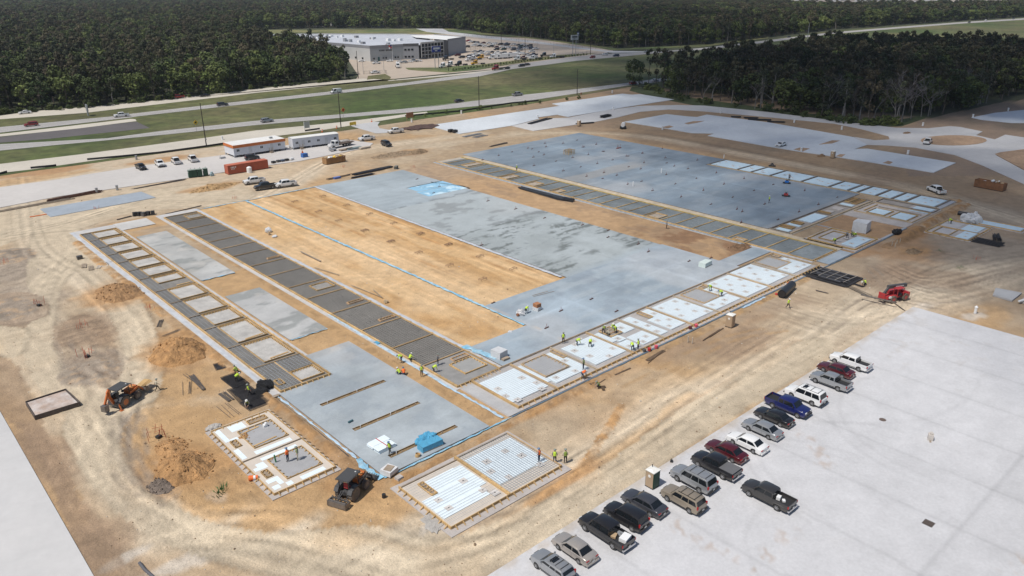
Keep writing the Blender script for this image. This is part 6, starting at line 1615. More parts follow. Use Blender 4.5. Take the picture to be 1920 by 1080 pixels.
flatbed(637,275.5,math.atan2(*(Vector(G(612,280))-Vector(G(660,270))).yx))
# ------------------------------------------------------------------ machines
OR = paint('machine_orange',(.50,.13,.025),.5,0,.2); DG = paint('machine_grey',(.06,.06,.062),.6,0,.1); RD = paint('machine_red',(.40,.03,.035),.45,0,.2); STL = mat('worn_steel',(.20,.18,.165),.5,.25,2,metal=.5)
DIRT = mat('dusty_tyre',(.15,.12,.095),.95,.2,2)
def mach_wheel(e_, x, y, r, w, rimm):
 t = MB().cyl((-w/2,0,0),(w/2,0,0),r,20)
 for i in range(20):
  a = i*math.pi/10; t.obox((0,r*math.cos(a),r*math.sin(a)),(w*.95,.06,.07),(a,0,0))
 w_ = t.build('wheel', DIRT, e_, True, loc=(x,y,r)); MB().cyl((-w/2-.01,0,0),(w/2+.01,0,0),r*.55,14).cyl((-w/2-.04,0,0),(w/2+.04,0,0),r*.2,8).build('rim', rimm, w_, True)
def bucket(e_, y, z, wd, m, tilt=0, s=1.0):
 b = MB(); pr = [(0,.55),(-.12,.25),(-.05,.0),(.25,-.1),(.85,-.08)]
 pr = [(a*s*math.cos(tilt)-c*s*math.sin(tilt), a*s*math.sin(tilt)+c*s*math.cos(tilt)) for a,c in pr]
 for i in range(4):
  (a,c),(d,f_) = pr[i],pr[i+1]
  b.add([(-wd/2,y+a,z+c),(wd/2,y+a,z+c),(wd/2,y+d,z+f_),(-wd/2,y+d,z+f_)],[(0,1,2,3)])
 for sx in (-wd/2,wd/2): b.add([(sx,y+a,z+c) for a,c in pr],[(0,1,2,3,4)])
 o = b.build('bucket', m, e_); md = o.modifiers.new('thick','SOLIDIFY'); md.thickness = .05
 t = MB()
 for i in range(7): t.obox((-wd/2+.15+i*(wd-.3)/6, y+pr[4][0]+.08, z+pr[4][1]),(.09,.2,.04),(tilt,0,0))
 t.build('bucket_teeth', STL, e_, kind='stuff')
def tractor(name, rearpx, frontpx, label, hood, body, rear):
 a = Vector(G(*rearpx)); b_ = Vector(G(*frontpx)); d = (b_-a).normalized(); rz = math.atan2(d.y,d.x)-math.pi/2
 # contact points are those of the wheels on the near side
 right = Vector((d.y,-d.x)); side = 1.0
 org = a + d*1.05 + right*(-1.0 if (right.dot(Vector((0,-1)))<0) else -1.0)*-0
 near = right if right.y < 0 or right.x < 0 else -right
 c = a + d*1.0 - near*1.0
 e_ = empty(name, (c.x,c.y,ground_z(c.x,c.y)+.0), rz, label, 'tractor' if rear == 'box' else 'backhoe loader')
 for s_ in (-1,1): mach_wheel(e_, s_*.88, -.95, .76, .46, hood if rear == 'hoe' else DG); mach_wheel(e_, s_*.86, 1.25, .50, .34, STL)
 MB().box(-.42,-1.5,.62,.42,1.9,1.0).build('chassis', body, e_)
 b = MB(); b.prism([(-.42,.35),(.42,.35),(.40,1.7),(.30,1.95),(-.30,1.95),(-.40,1.7)],1.0,1.65); b.build('bonnet', hood, e_)
 MB().box(-.30,.6,1.655,.30,1.6,1.72).build('bonnet_top', simple('faded_orange',(.55,.25,.08),.6) , e_); MB().box(-.32,1.96,1.05,.32,2.02,1.6).build('grille', TRIM, e_)
 MB().cyl((.2,1.2,1.65),(.2,1.2,2.3),.05,8).build('exhaust', STL, e_)
 for s_ in (-1,1):
  f_ = MB(); pts = [(-1.85,1.15),(-1.55,1.55),(-.95,1.68),(-.35,1.55),(-.05,1.2)]
  for i in range(4): f_.add([(s_*.60,pts[i][0],pts[i][1]),(s_*1.12,pts[i][0],pts[i][1]),(s_*1.12,pts[i+1][0],pts[i+1][1]),(s_*.60,pts[i+1][0],pts[i+1][1])],[(0,1,2,3)])
  o = f_.build('fender', body, e_); md = o.modifiers.new('t','SOLIDIFY'); md.thickness = .05
  for y in (-1.45,.3): MB().bar((s_*.62,y,1.3),(s_*.62,y,2.62),.08).build('canopy_post', TRIM, e_)
 b = MB().box(-.85,-1.75,2.62,.85,.55,2.70); b.box(-.78,-1.68,2.702,.78,.48,2.73); b.build('canopy', DG, e_)
 MB().box(.35,.1,2.732,.5,.25,2.76).build('beacon', LAMP, e_)
 MB().box(-.28,-1.1,1.25,.28,-.6,1.4).obox((0,-1.1,1.65),(.5,.12,.6),(-.1,0,0)).build('seat', simple('red_seat',(.35,.04,.04),.7) if rear == 'box' else TRIM, e_)
 MB().cyl((0,.1,1.3),(0,-.15,1.75),.03,6).cyl((0,-.15,1.75),(0,-.18,1.79),.2,12).build('steering_wheel', TRIM, e_)
 MB().box(-.6,-.6,.6,.6,.3,1.15).build('platform', TRIM, e_)
 for s_ in (-1,1):
  b = MB(); x = s_*.62; b.bar((x,.3,1.35),(x,1.9,1.5),.11,.22).bar((x,1.9,1.5),(x,2.75,.55),.11,.2); b.build('loader_arm', hood if rear == 'hoe' else DG, e_)
  MB().cyl((x,.9,.9),(x,2.2,1.1),.05,8).build('hydraulic_ram', STL, e_)
 bucket(e_, 2.75, .22 if rear == 'box' else .5, 2.1, STL if rear == 'hoe' else DG, .0 if rear == 'box' else .15)
 if rear == 'hoe':
  b = MB(); b.box(-.9,-2.0,.45,.9,-1.6,1.0); b.build('hoe_frame', body, e_)
  for s_ in (-1,1): MB().bar((s_*.8,-1.9,.95),(s_*1.25,-2.0,.15),.14).box(s_*1.25-.2,-2.2,.03,s_*1.25+.2,-1.8,.12).build('stabiliser', hood, e_)
  MB().bar((.1,-1.95,.9),(.15,-2.5,2.1),.22,.34).bar((.15,-2.5,2.1),(.15,-2.45,3.05),.20,.36).build('hoe_boom', hood, e_)
  MB().bar((.15,-2.45,3.0),(.15,-3.35,1.5),.18,.30).bar((.15,-2.3,3.1),(.15,-2.7,2.7),.2,.4).build('hoe_stick', hood, e_)
  MB().cyl((.15,-2.2,2.1),(.15,-2.75,2.9),.05,8).build('hydraulic_ram', STL, e_)
  b = MB(); y0,z0 = -3.45,1.45
  b.prism([(-.2,y0-.35),(.5,y0-.35),(.5,y0+.35),(-.2,y0+.35)], z0-.85, z0-.02); b.add([(-.2,y0+.35,z0-.85),(.5,y0+.35,z0-.85),(.5,y0+.1,z0-1.2),(-.2,y0+.1,z0-1.2)],[(0,1,2,3)]); b.build('hoe_bucket', STL, e_)
 else:
  b = MB(); b.box(-1.15,-3.05,.12,1.15,-2.98,.75).box(-1.18,-3.05,.10,-1.10,-2.15,.70).box(1.10,-3.05,.10,1.18,-2.15,.70).box(-1.1,-2.95,.65,1.1,-2.75,.80).box(-1.1,-2.35,.62,1.1,-2.2,.78); b.build('box_blade', STL, e_)
  b = MB()
  for i in range(6): b.bar((-.95+i*.38,-2.28,.95),(-.95+i*.38,-2.35,.08),.07,.12)
  b.build('ripper_shank', STL, e_, kind='stuff')
  MB().bar((-.5,-1.5,.7),(-.6,-2.3,.6),.08).bar((.5,-1.5,.7),(.6,-2.3,.6),.08).bar((0,-1.5,1.2),(0,-2.8,.85),.08).bar((-.35,-1.5,1.2),(-.35,-2.0,.75),.06).build('linkage', DG, e_)
 return e_
tr1 = tractor('backhoe_loader', (236.7,763),(259.5,748.5), 'orange backhoe loader with black canopy and folded digging arm, on the pale haul road', OR, DG, 'hoe')
tr2 = tractor('tractor', (666.7,938),(688,917), 'dark tractor with grey canopy and wide box blade, near the trenched slab corner', OR, DG, 'box')
# boards carried in the orange loader's bucket
c = tr1.location; rz = tr1.rotation_euler[2]
P3 = lambda x,y,z: Matrix.Translation(c) @ Matrix.Rotation(rz,4,'Z') @ Vector((x,y,z))
p0 = P3(-.2,3.0,.9); o = MB()
for i in range(3): o.obox((0,0,i*.06),(1.2-.2*i,3.2,.05),(0,0,rz+.1*i))
tag(o.build('board_stack', M['lumber'], loc=p0), 'light boards lying across the bucket of the orange backhoe loader', 'boards')
# telehandler
def telehandler():
 a = Vector(G(1697.5,563.7)); b_ = Vector(G(1672.5,569.5)); d = (b_-a).normalized(); near = Vector((-d.y,d.x)); near = near if near.y < 0 else -near
 c = (a+b_)/2 - near*1.05; rz = math.atan2(d.y,d.x)-math.pi/2
 e_ = empty('telehandler', (c.x,c.y,.02), rz, 'red telehandler with dark boom carrying a beam, right of the black mesh stack', 'telehandler')
 for s_ in (-1,1):
  for y in (1.45,-1.45): mach_wheel(e_, s_*.98, y, .66, .42, RD)
 MB().box(-.62,-2.3,.65,.62,2.3,1.15).build('chassis', RD, e_)
 for y in (1.45,-1.45): MB().box(-1.0,y-.18,.55,1.0,y+.18,.78).build('axle', DG, e_)
 MB().box(.30,-1.5,1.15,1.12,.9,1.75).build('engine_cover', RD, e_)
 b = MB()
 for x in (-1.1,-.32):
  for y in (-.75,.75): b.bar((x,y,1.1),(x,y,2.45),.08)
 b.build('cab_frame', RD, e_); MB().box(-1.16,-.85,2.45,-.26,.85,2.54).build('cab_roof', RD, e_); MB().box(-1.0,-.45,1.1,-.4,.1,1.5).build('seat', TRIM, e_)
 MB().box(-1.12,-2.35,.7,1.12,-1.9,1.5).build('counterweight', RD, e_)
 MB().bar((0,-2.4,2.45),(0,2.0,2.75),.5,.55).build('boom', DG, e_); MB().bar((0,1.7,2.75),(0,3.1,1.3),.3,.36).build('boom_head', DG, e_)
 b = MB()
 for i in range(7): b.obox((-.262,-1.4+i*.28,2.55+i*.02),(.01,.2,.16),(0,0,0))
 b.build('lettering', M['white'], e_, kind='stuff')
 MB().box(-.65,3.1,.9,.65,3.2,1.9).box(-.7,3.1,.75,.7,3.22,.88).build('fork_carriage', RD, e_)
 for s_ in (-1,1): MB().box(s_*.4-.06,3.2,.8,s_*.4+.06,4.4,.86).build('fork', STL, e_)
 for s_ in (-1,1): MB().box(s_*.9-.15,1.9,1.0,s_*.9+.15,2.3,1.3).build('headlight', LAMP, e_)
 p = Matrix.Translation(e_.location) @ Matrix.Rotation(rz,4,'Z') @ Vector((0,4.0,.98))
 tag(MB().obox((0,0,0),(5.6,.22,.20),(0,0,rz+.45)).build('steel_beam', STL, loc=p), 'long dark beam carried crosswise on the red telehandler forks', 'beam')
telehandler()
# small concrete saw / trowel machines
def ride_trowel(px,py,label,m1,z):
 x,y = G(px,py,z); e_ = empty('ride_on_trowel',(x,y,z),.4,label,'trowel machine')
 MB().cyl((0,-.5,.15),(0,-.5,.30),.55,14).cyl((0,.5,.15),(0,.5,.30),.55,14).build('trowel_guard', TRIM, e_); MB().box(-.35,-.5,.3,.35,.5,.75).build('engine', m1, e_)
 MB().box(-.25,-.2,.75,.25,.2,1.0).build('seat', TRIM, e_); MB().bar((.3,-.3,.7),(.35,-.3,1.3),.05).bar((.3,.3,.7),(.35,.3,1.3),.05).build('lever', STL, e_)
ride_trowel(1475,344,'blue and black power trowel on the slate slab near the far bays',simple('blue_machine',(.02,.15,.5),.4),.17)
ride_trowel(1447.5,312,'grey power machine on the dirt behind the far bays',DG,.03)
ride_trowel(1473.5,368,'small red machine standing on the slate slab by the worker in yellow',RD,.17)
def roll_trailer(px,py):
 x,y = G(px,py,.03); e_ = empty('tank_trailer',(x,y,.03),.6,'white tank trailer with double wheels on the dirt behind the slate slab','trailer')
 MB().cyl((-1.2,0,1.5),(1.2,0,1.5),.75,14).build('tank', M['white'], e_, True); MB().box(-1.8,-.9,.5,1.8,.9,.72).build('frame', TRIM, e_); MB().bar((1.8,0,.6),(5,0,.5),.12).build('drawbar', TRIM, e_)
 tm_, rm_ = wheel_meshes(.4,.24)
 for xx in (-.45,.45):
  for s_ in (-1,1):
   w_ = link('wheel', tm_, e_, (xx,s_*1.0,.4),(0,0,math.pi/2 if s_>0 else -math.pi/2)); link('rim', rm_, w_)
roll_trailer(1168,241)
# ------------------------------------------------------------------ people
SKIN = simple('skin',(.36,.20,.13),.6); JEAN = simple('denim',(.035,.05,.09),.9); DKP = simple('dark_trousers',(.03,.028,.026),.9); BOOT = simple('boots',(.06,.045,.03),.8)
LIME = simple('lime_vest',(.50,.68,.06),.8); ORV = simple('orange_vest',(.80,.16,.03),.8); SHIRT = simple('grey_shirt',(.16,.16,.17),.9); CREAM = simple('cream_shirt',(.52,.47,.36),.9); GRNV = simple('olive_vest',(.20,.27,.05),.8)
HATW = simple('white_hard_hat',(.66,.66,.64),.4); HATB = simple('blue_hard_hat',(.12,.20,.32),.4); HATG = simple('grey_hard_hat',(.22,.25,.22),.4)
POSES = dict(
 stand = dict(pel=(0,0,.95), che=(0,.02,1.38), nek=(0,.03,1.50), head=(0,.06,1.66), kL=(-.11,.04,.50), aL=(-.12,0,.09), kR=(.12,.05,.50), aR=(.14,.03,.09), eL=(-.27,-.02,1.15), hL=(-.26,.14,.93), eR=(.27,0,1.15), hR=(.24,.18,.97)),
 walk = dict(pel=(0,0,.93), che=(0,.06,1.36), nek=(0,.08,1.47), head=(0,.13,1.63), kL=(-.10,.22,.52), aL=(-.11,.34,.10), kR=(.11,-.02,.50), aR=(.12,-.36,.14), eL=(-.26,-.10,1.14), hL=(-.25,-.10,.90), eR=(.26,.10,1.15), hR=(.22,.30,1.0)),
 bend = dict(pel=(0,-.10,.86), che=(0,.34,1.02), nek=(0,.44,1.03), head=(0,.58,1.02), kL=(-.15,.06,.48), aL=(-.18,-.04,.09), kR=(.16,.10,.48), aR=(.20,0,.09), eL=(-.22,.42,.70), hL=(-.12,.52,.42), eR=(.22,.44,.70), hR=(.12,.55,.40)),
 crouch = dict(pel=(0,-.12,.40), che=(0,.14,.78), nek=(0,.20,.87), head=(0,.29,1.00), kL=(-.18,.30,.52), aL=(-.18,.05,.09), kR=(.18,.22,.30), aR=(.18,-.18,.10), eL=(-.28,.32,.55), hL=(-.14,.50,.32), eR=(.28,.34,.55), hR=(.12,.52,.30)))
BODY = {}
def body_mesh(pose, top, trouser):
 k = (pose, top.name, trouser.name)
 if k in BODY: return BODY[k]
 p = POSES[pose]; V_ = Vector
 pel,che,nek,head = (V_(p[a]) for a in ('pel','che','nek','head')); up = (che-pel).normalized()
 verts = [pel, (pel+che)/2, che, nek, head-(head-nek)*.15, head+(head-nek).normalized()*.06]; rad = [.155,.145,.175,.062,.105,.085]
 edges = [(0,1),(1,2),(2,3),(3,4),(4,5)]
 def chain(root, pts, rs):
  prev = root
  for q_, r_ in zip(pts, rs): verts.append(V_(q_)); rad.append(r_); edges.append((prev, len(verts)-1)); prev = len(verts)-1
 for s_,K,A,E,Hn in ((-1,'kL','aL','eL','hL'),(1,'kR','aR','eR','hR')):
  hip = pel+V_((s_*.10,0,-.06)); kn = V_(p[K]); an = V_(p[A]); chain(0, [hip,(hip+kn)/2,kn,(kn+an)/2,an,an+V_((0,.17,-.045))],[.105,.095,.065,.062,.045,.045])
  sh = che+V_((s_*.19,0,0))+up*.03; el = V_(p[E]); hd = V_(p[Hn]); chain(2, [sh,el,(el+hd)/2,hd,hd+(hd-el).normalized()*.07],[.065,.05,.042,.032,.036])
 me = bpy.data.meshes.new('tmp'); me.from_pydata([tuple(v) for v in verts], edges, []); o = bpy.data.objects.new('tmp', me); COL.objects.link(o)
 md = o.modifiers.new('skin','SKIN'); 
 for i,sv in enumerate(me.skin_vertices[0].data): sv.radius = (rad[i],rad[i]*(.78 if i in (0,1,2) else 1)); sv.use_root = (i == 0)
 ss = o.modifiers.new('ss','SUBSURF'); ss.levels = 1; ss.render_levels = 1
 dg = bpy.context.evaluated_depsgraph_get(); out = bpy.data.meshes.new_from_object(o.evaluated_get(dg)); bpy.data.objects.remove(o)
 out.name = 'body'
 # fingers: a thumb and four unequal curled fingers on each palm, nose and ears on the head
 b = MB(); b.v = [tuple(v.co) for v in out.vertices]; b.f = [tuple(f.vertices) for f in out.polygons]
 for f in out.polygons:
  c_ = f.center
  legs = min((c_-pel).length, 9) ; m_ = 0
  if (c_-pel).dot(up) < .04: m_ = 1
  for K,A in (('kL','aL'),('kR','aR')):
   for t in (0,.25,.5,.75,1):
    if (c_-pel.lerp(V_(p[K]),max(.25,t))).length < .14 or (c_-V_(p[K]).lerp(V_(p[A]),t)).length < .13: m_ = 1
  if min((c_-V_(p['aL'])).length,(c_-V_(p['aR'])).length) < .22 and c_.z < .16: m_ = 3
  if (c_-head).length < .17: m_ = 2
  for E,Hn in (('eL','hL'),('eR','hR')):
   if (c_-V_(p[Hn])).length < .14: m_ = 2
  b.m.append(m_)
 for E,Hn,s_ in (('eL','hL',-1),('eR','hR',1)):
  hd = V_(p[Hn]); d = (hd-V_(p[E])).normalized(); sd = d.cross(V_((0,1,.2))).normalized() if abs(d.y) < .9 else V_((1,0,0)); base = hd+d*.08
  for i,l in enumerate((.06,.075,.08,.065)):
   q0 = base+sd*(-.03+.02*i); q1 = q0+d*l*.55; q2 = q1+(d*.5+sd.cross(d)*.8).normalized()*l*.5; b.bar(q0,q1,.017,m=2); b.bar(q1,q2,.015,m=2)
  q0 = hd+d*.02+sd*.035*s_; b.bar(q0,q0+(d*.5+sd*s_*.7).normalized()*.055,.019,m=2)
 f_ = (V_((0,1,0)) if pose != 'bend' else V_((0,.5,-.85))).normalized(); b.obox(head+f_*.115,(.03,.03,.04),(0,0,0),2)
 for s_ in (-1,1): b.obox(head+V_((s_*.105,0,0)),(.02,.04,.06),(0,0,0),2)
 for s_ in (-1,1): b.obox(head+f_*.10+V_((s_*.035,0,.025)),(.02,.012,.012),(0,0,0),3)
 me2 = b.mesh('body',[top,trouser,SKIN,BOOT],True); BODY[k] = me2; return me2
def vest_mesh(pose, m):
 k = ('vest',pose,m.name)
 if k in BODY: return BODY[k]
 p = POSES[pose]; pel = Vector(p['pel']); che = Vector(p['che']); nek = Vector(p['nek']); up = (che-pel).normalized(); sx = Vector((1,0,0)); fw = sx.cross(up)*-1
 b = MB(); rings = []
 for t,rx,ry in ((.10,.185,.15),(.5,.18,.145),(.95,.215,.165),(1.18,.17,.13),(1.30,.09,.08)):
  c_ = pel+(che-pel)*t; rings.append([c_+sx*rx*math.cos(a)+fw*ry*math.sin(a) for a in [i*math.pi/5 for i in range(10)]])
 vs = [v for r_ in rings for v in r_]; fs = []; ms = []
 for j in range(len(rings)-1):
  for i in range(10): fs.append((j*10+i,j*10+(i+1)%10,(j+1)*10+(i+1)%10,(j+1)*10+i))
 b.add(vs,fs)
 BODY[k] = b.mesh('vest', m, True); return BODY[k]
def hat_mesh(m):
 k = ('hat',m.name)
 if k not in BODY:
  b = MB().ball((0,0,.0),.135,12,8,0,(1,1.1,.85)); b.cyl((0,.03,-.01),(0,.03,.015),.165,14); BODY[k] = b.mesh('hard_hat', m, True)
 return BODY[k]
def worker(px, py, pose, rz, label, vest=LIME, top=SHIRT, trouser=JEAN, hat=HATW, z=.15, group='construction workers'):
 x,y = G(px,py,z); s_ = rnd.uniform(1.0,1.06)
 e_ = empty('person', (x,y,z), rz, label, 'person', group); e_.scale = (s_,s_,s_)
 link('body', body_mesh(pose, top, trouser), e_)
 if vest: link('vest', vest_mesh(pose, vest), e_)
 p = POSES[pose]; h_ = Vector(p['head']); tl = {'stand':0,'walk':.1,'bend':1.2,'crouch':.5}[pose]
 up = Vector((0,-math.sin(-tl),math.cos(tl))); link('hard_hat', hat_mesh(hat), e_, h_+Vector((0,math.sin(tl)*.07,math.cos(tl)*.07)), (-tl,0,0))
 return e_
W_ = worker
W_(295,733,'walk',-1.6,'person in cream shirt walking just right of the orange backhoe loader',None,CREAM,DKP,HATG,z=.02)
W_(540.5,865.5,'stand',.4,'person in orange top standing in the lower room of the small pad',ORV,ORV,JEAN,HATB,z=.26)
W_(559,862,'stand',1.2,'person in olive vest beside the one in orange, in the small pad',GRNV,SHIRT,CREAM,HATG,z=.26)
W_(731.5,851,'walk',1.9,'person in lime vest next to the flat stack of white foam sheets',LIME,SHIRT,DKP,HATB,z=.17)
W_(1011,865.5,'stand',.2,'person in orange vest on the rebar grid at the pad corner, leftmost of three',ORV,SHIRT,JEAN,HATB,z=.32)
W_(1040,868.5,'stand',-.9,'person in lime vest on the dirt, middle of the three beside the pad',LIME,SHIRT,DKP,HATG,z=.03)
W_(1060,868.5,'stand',-.7,'person in pale vest on the dirt, rightmost of the three beside the pad',GRNV,CREAM,DKP,HATG,z=.03)
W_(1094,693,'stand',.3,'person in yellow harness vest and jeans standing on the white foam',GRNV,SHIRT,JEAN,HATB,z=.28)
W_(1092,709.5,'bend',-1.9,'person in orange vest bending at the front edge of the white foam strip',ORV,SHIRT,JEAN,HATW,z=.28)
W_(1122.5,728,'crouch',1.0,'person in dark clothes crouching among scrap on the dirt before the white strip',GRNV,SHIRT,DKP,HATG,z=.03)
W_(1056,643.5,'stand',2.6,'person in lime vest standing on grey slab, left of two bent workers',LIME,SHIRT,DKP,HATG,z=.16)
W_(1081.5,647.5,'bend',-2.2,'person in lime vest bent over, left one of two on the white foam',LIME,LIME,JEAN,HATW,z=.28)
W_(1106,651,'bend',-1.0,'person in lime vest bent over with a tool, right of two on white foam',LIME,LIME,DKP,HATW,z=.28)
W_(1131,626,'bend',-1.2,'person in white hat at the left of the group working in the timber blockout',GRNV,SHIRT,DKP,HATW,z=.28)
W_(1141,630,'crouch',.2,'person in tan shirt crouching in the middle of the timber blockout group',None,CREAM,DKP,HATG,z=.28)
W_(1150,617,'crouch',2.2,'person in lime vest at the back of the timber blockout group',LIME,LIME,DKP,HATW,z=.28)
W_(1154,623.5,'bend',1.7,'person in lime vest at the right of the timber blockout group',LIME,LIME,JEAN,HATG,z=.28)
W_(1186,657.5,'bend',-.6,'person in lime vest bending beside a standing partner near the strip edge',LIME,LIME,JEAN,HATW,z=.28)
W_(1196.5,656,'stand',1.2,'person in lime vest standing upright near the strip edge',LIME,SHIRT,JEAN,HATG,z=.28)
W_(1332,545,'bend',1.5,'person in lime vest working at the timber edge of the second grey pocket',LIME,LIME,DKP,HATG,z=.28)
W_(1353,555.5,'bend',.9,'person in lime vest bent over right of the second grey pocket',LIME,LIME,JEAN,HATB,z=.28)
W_(1477,578,'walk',2.9,'person in yellow shirt striding alone on the dirt below the black pipe',LIME,LIME,DKP,HATW,z=.02)
W_(753,677.5,'bend',1.2,'person in lime vest bending on the edge of the dark rebar strip, left one',LIME,LIME,DKP,HATG,z=.28)
W_(769,676,'crouch',-1.5,'person in lime vest squatting on the dark rebar mat, right one',LIME,LIME,DKP,HATW,z=.30)
W_(749,703,'crouch',.3,'person in yellow top crouching in the clay gap beside the one in orange',LIME,LIME,JEAN,HATW,z=.05)
W_(757.5,703.5,'crouch',-.4,'person in orange top crouching in the clay gap',ORV,ORV,JEAN,HATB,z=.05)
W_(791,705,'stand',2.8,'person in lime vest standing at the corner of the dark rebar strip',LIME,SHIRT,DKP,HATG,z=.1)
W_(813,698.5,'bend',-2.0,'person in lime vest stooping by the plank end wall',LIME,LIME,DKP,HATB,z=.22)
W_(821,684.5,'stand',-2.4,'person in dark clothes at the end plank wall of the rebar strip',None,SHIRT,DKP,HATG,z=.22)
W_(443,716,'bend',-1.4,'person in bright yellow vest bending over the black mesh sheets',LIME,LIME,DKP,HATW,z=.12)
W_(468.5,742,'walk',1.6,'person in lime vest walking on the black mesh sheets',LIME,SHIRT,DKP,HATG,z=.12)
W_(466,762,'crouch',2.3,'person in pale vest crouching at the lower end of the mesh sheets',GRNV,CREAM,DKP,HATW,z=.10)
W_(444.5,699,'crouch',.5,'person in green hat half hidden above the mesh sheets',GRNV,LIME,DKP,HATG,z=.12)
W_(986,588,'bend',-1.3,'person in lime vest bending beside a white wrapped bundle on the blue-grey slab',LIME,LIME,DKP,HATW,z=.16)
W_(969,321,'stand',.0,'person in lime vest on the sandy ledge at the far end of the barred strip',LIME,SHIRT,DKP,HATW,z=.1)
W_(1442,381,'stand',.5,'person in yellow vest standing alone on the slate slab',LIME,LIME,DKP,HATW,z=.16)
W_(1479.5,338.5,'stand',2.0,'person in dark clothes standing behind the blue power trowel',None,SHIRT,DKP,HATG,z=.16)
W_(1565.5,456.5,'bend',1.0,'person in lime vest bending at the plank edge of the square pad in the court',LIME,LIME,DKP,HATW,z=.26)
W_(1588,447,'bend',-1.0,'person in dark clothes in the middle of the square pad in the court',None,SHIRT,DKP,HATG,z=.2)
W_(1598.5,443,'crouch',.0,'person kneeling by a lime-vested partner on the square pad',GRNV,SHIRT,DKP,HATG,z=.26)
W_(1603,443.5,'crouch',2.0,'person in lime vest kneeling near the white wrapped crate',LIME,LIME,DKP,HATW,z=.26)
W_(1783,419.5,'bend',.4,'person in lime vest bending on the outlying four-part pad',LIME,LIME,DKP,HATG,z=.12)
W_(1250,428.5,'stand',.8,'person in dark clothes on the film edge between clay wedge and barred strip',None,SHIRT,DKP,HATG,z=.12)
W_(1619,537,'bend',1.4,'person in pale vest bending left of the red telehandler',GRNV,CREAM,DKP,HATW,z=.02)
W_(1621.5,534.5,'crouch',-.7,'person kneeling right beside the one bending by the telehandler',LIME,SHIRT,DKP,HATG,z=.02)
# ------------------------------------------------------------------ dealership
DA = Vector((296.7,471.6)); DU = Vector((.9915,.130)); DV = Vector((-.130,.9915))
DANG = math.atan2(DU.y, DU.x)
dl = empty('dealership_building', (DA.x,DA.y,.1), DANG, 'large pale grey dealership with glass entrance hall and flat roof full of vents', 'building')
wallm = mat('pale_metal_wall', (.50,.50,.49), .6, .05, .2); band = mat('grey_parapet', (.24,.24,.25), .6, .05, .2); darkm = mat('dark_cladding', (.085,.085,.09), .6, .1, .2); roofm = mat('pale_flat_roof', (.46,.48,.52), .7, .1, .05)
def facade(pts, h, m, mband=None, bh=1.6, name='wall', par=dl):
 for (x0,y0),(x1,y1) in zip(pts[:-1],pts[1:]):
  L = math.hypot(x1-x0,y1-y0); dx,dy = (x1-x0)/L,(y1-y0)/L; nx_,ny_ = dy,-dx
  MB().add([(x0,y0,0),(x1,y1,0),(x1,y1,h),(x0,y0,h),(x0-nx_*.3,y0-ny_*.3,0),(x1-nx_*.3,y1-ny_*.3,0),(x1-nx_*.3,y1-ny_*.3,h),(x0-nx_*.3,y0-ny_*.3,h)],[(0,1,2,3),(3,2,6,7),(5,4,7,6),(1,5,6,2),(4,0,3,7)]).build(name, m, par)
  if mband:
   q_ = [(x0+nx_*.06,y0+ny_*.06),(x1+nx_*.06,y1+ny_*.06),(x1-nx_*.25,y1-ny_*.25),(x0-nx_*.25,y0-ny_*.25)]
   MB().prism(q_,h-bh,h+.25).build('parapet', mband, par)
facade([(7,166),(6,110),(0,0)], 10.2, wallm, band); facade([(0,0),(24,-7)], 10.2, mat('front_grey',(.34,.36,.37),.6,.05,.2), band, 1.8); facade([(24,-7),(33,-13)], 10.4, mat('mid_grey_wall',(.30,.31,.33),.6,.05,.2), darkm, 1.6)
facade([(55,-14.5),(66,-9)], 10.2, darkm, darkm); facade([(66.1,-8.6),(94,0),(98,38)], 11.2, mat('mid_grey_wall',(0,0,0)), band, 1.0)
facade([(98,40),(100,75),(68,122),(30,172),(7,166.2)], 10.2, wallm, band)
# roofs
rp = MB(); rp.prism([(0.3,.5),(24,-6.6),(33,-12.6),(34,-14.6),(55,-14),(66,-8.2),(70,20),(97,44),(99.6,75),(67.6,121.5),(30,171.5),(7.4,165.8),(6.4,110)],9.3,9.6); rp.build('roof', roofm, dl)
rp = MB(); rp.prism([(66.4,-8.0),(93.7,.4),(97.6,38),(84,50),(70.4,30)],10.7,10.9); rp.build('roof', mat('white_flat_roof',(.72,.72,.70),.7,.05,.1), dl)
# glass hall
gx0, gx1, hy = 33.4, 55.0, -15.2
MB().box(gx0,hy+.1,.0,gx1,hy+1.0,10.6).build('glass_hall', GLASS, dl)
b = MB()
for i in range(8): x = gx0+i*(gx1-gx0)/7; b.box(x-.22,hy-.15,0,x+.22,hy+.095,10.9)
for k in range(5): b.box(gx0,hy-.10,.2+k*2.5,gx1,hy+.09,.55+k*2.5)
b.box(gx0-.3,hy-.3,10.6,gx1+.3,hy+1.2,11.4); b.build('curtain_frame', mat('alu_frame',(.48,.48,.47),.5), dl)
MB().box(42,hy-2.2,3.4,50,hy-.2,4.0).build('entrance_canopy', darkm, dl)
b = MB()
for i in range(6): b.box(42.5+i*1.15,hy-.32,7.2,43.3+i*1.15,hy-.16,8.3)
b.build('lettering', M['white'], dl, kind='stuff')
fd = Vector((24,-7)).normalized(); b = MB()
for i in range(10): 
 c_ = fd*(7.0+i*1.0); b.obox((c_.x+.04,c_.y-.22,6.9),(.62 if i != 4 else .1,.06,.9),(0,0,math.atan2(fd.y,fd.x)))
b.build('lettering', TRIM, dl, kind='stuff')
for t in (2.5,9.5,11.5,18.5,20.5):
 c_ = fd*t; MB().obox((c_.x+.02,c_.y-.17,1.9),(1.1,.12,1.1),(0,0,math.atan2(fd.y,fd.x))).build('window', GLASS, dl)
c_ = fd*6; MB().obox((c_.x+.02,c_.y-.17,1.4),(1.4,.12,2.7),(0,0,math.atan2(fd.y,fd.x))).build('door', simple('green_door',(.03,.09,.09),.5), dl)
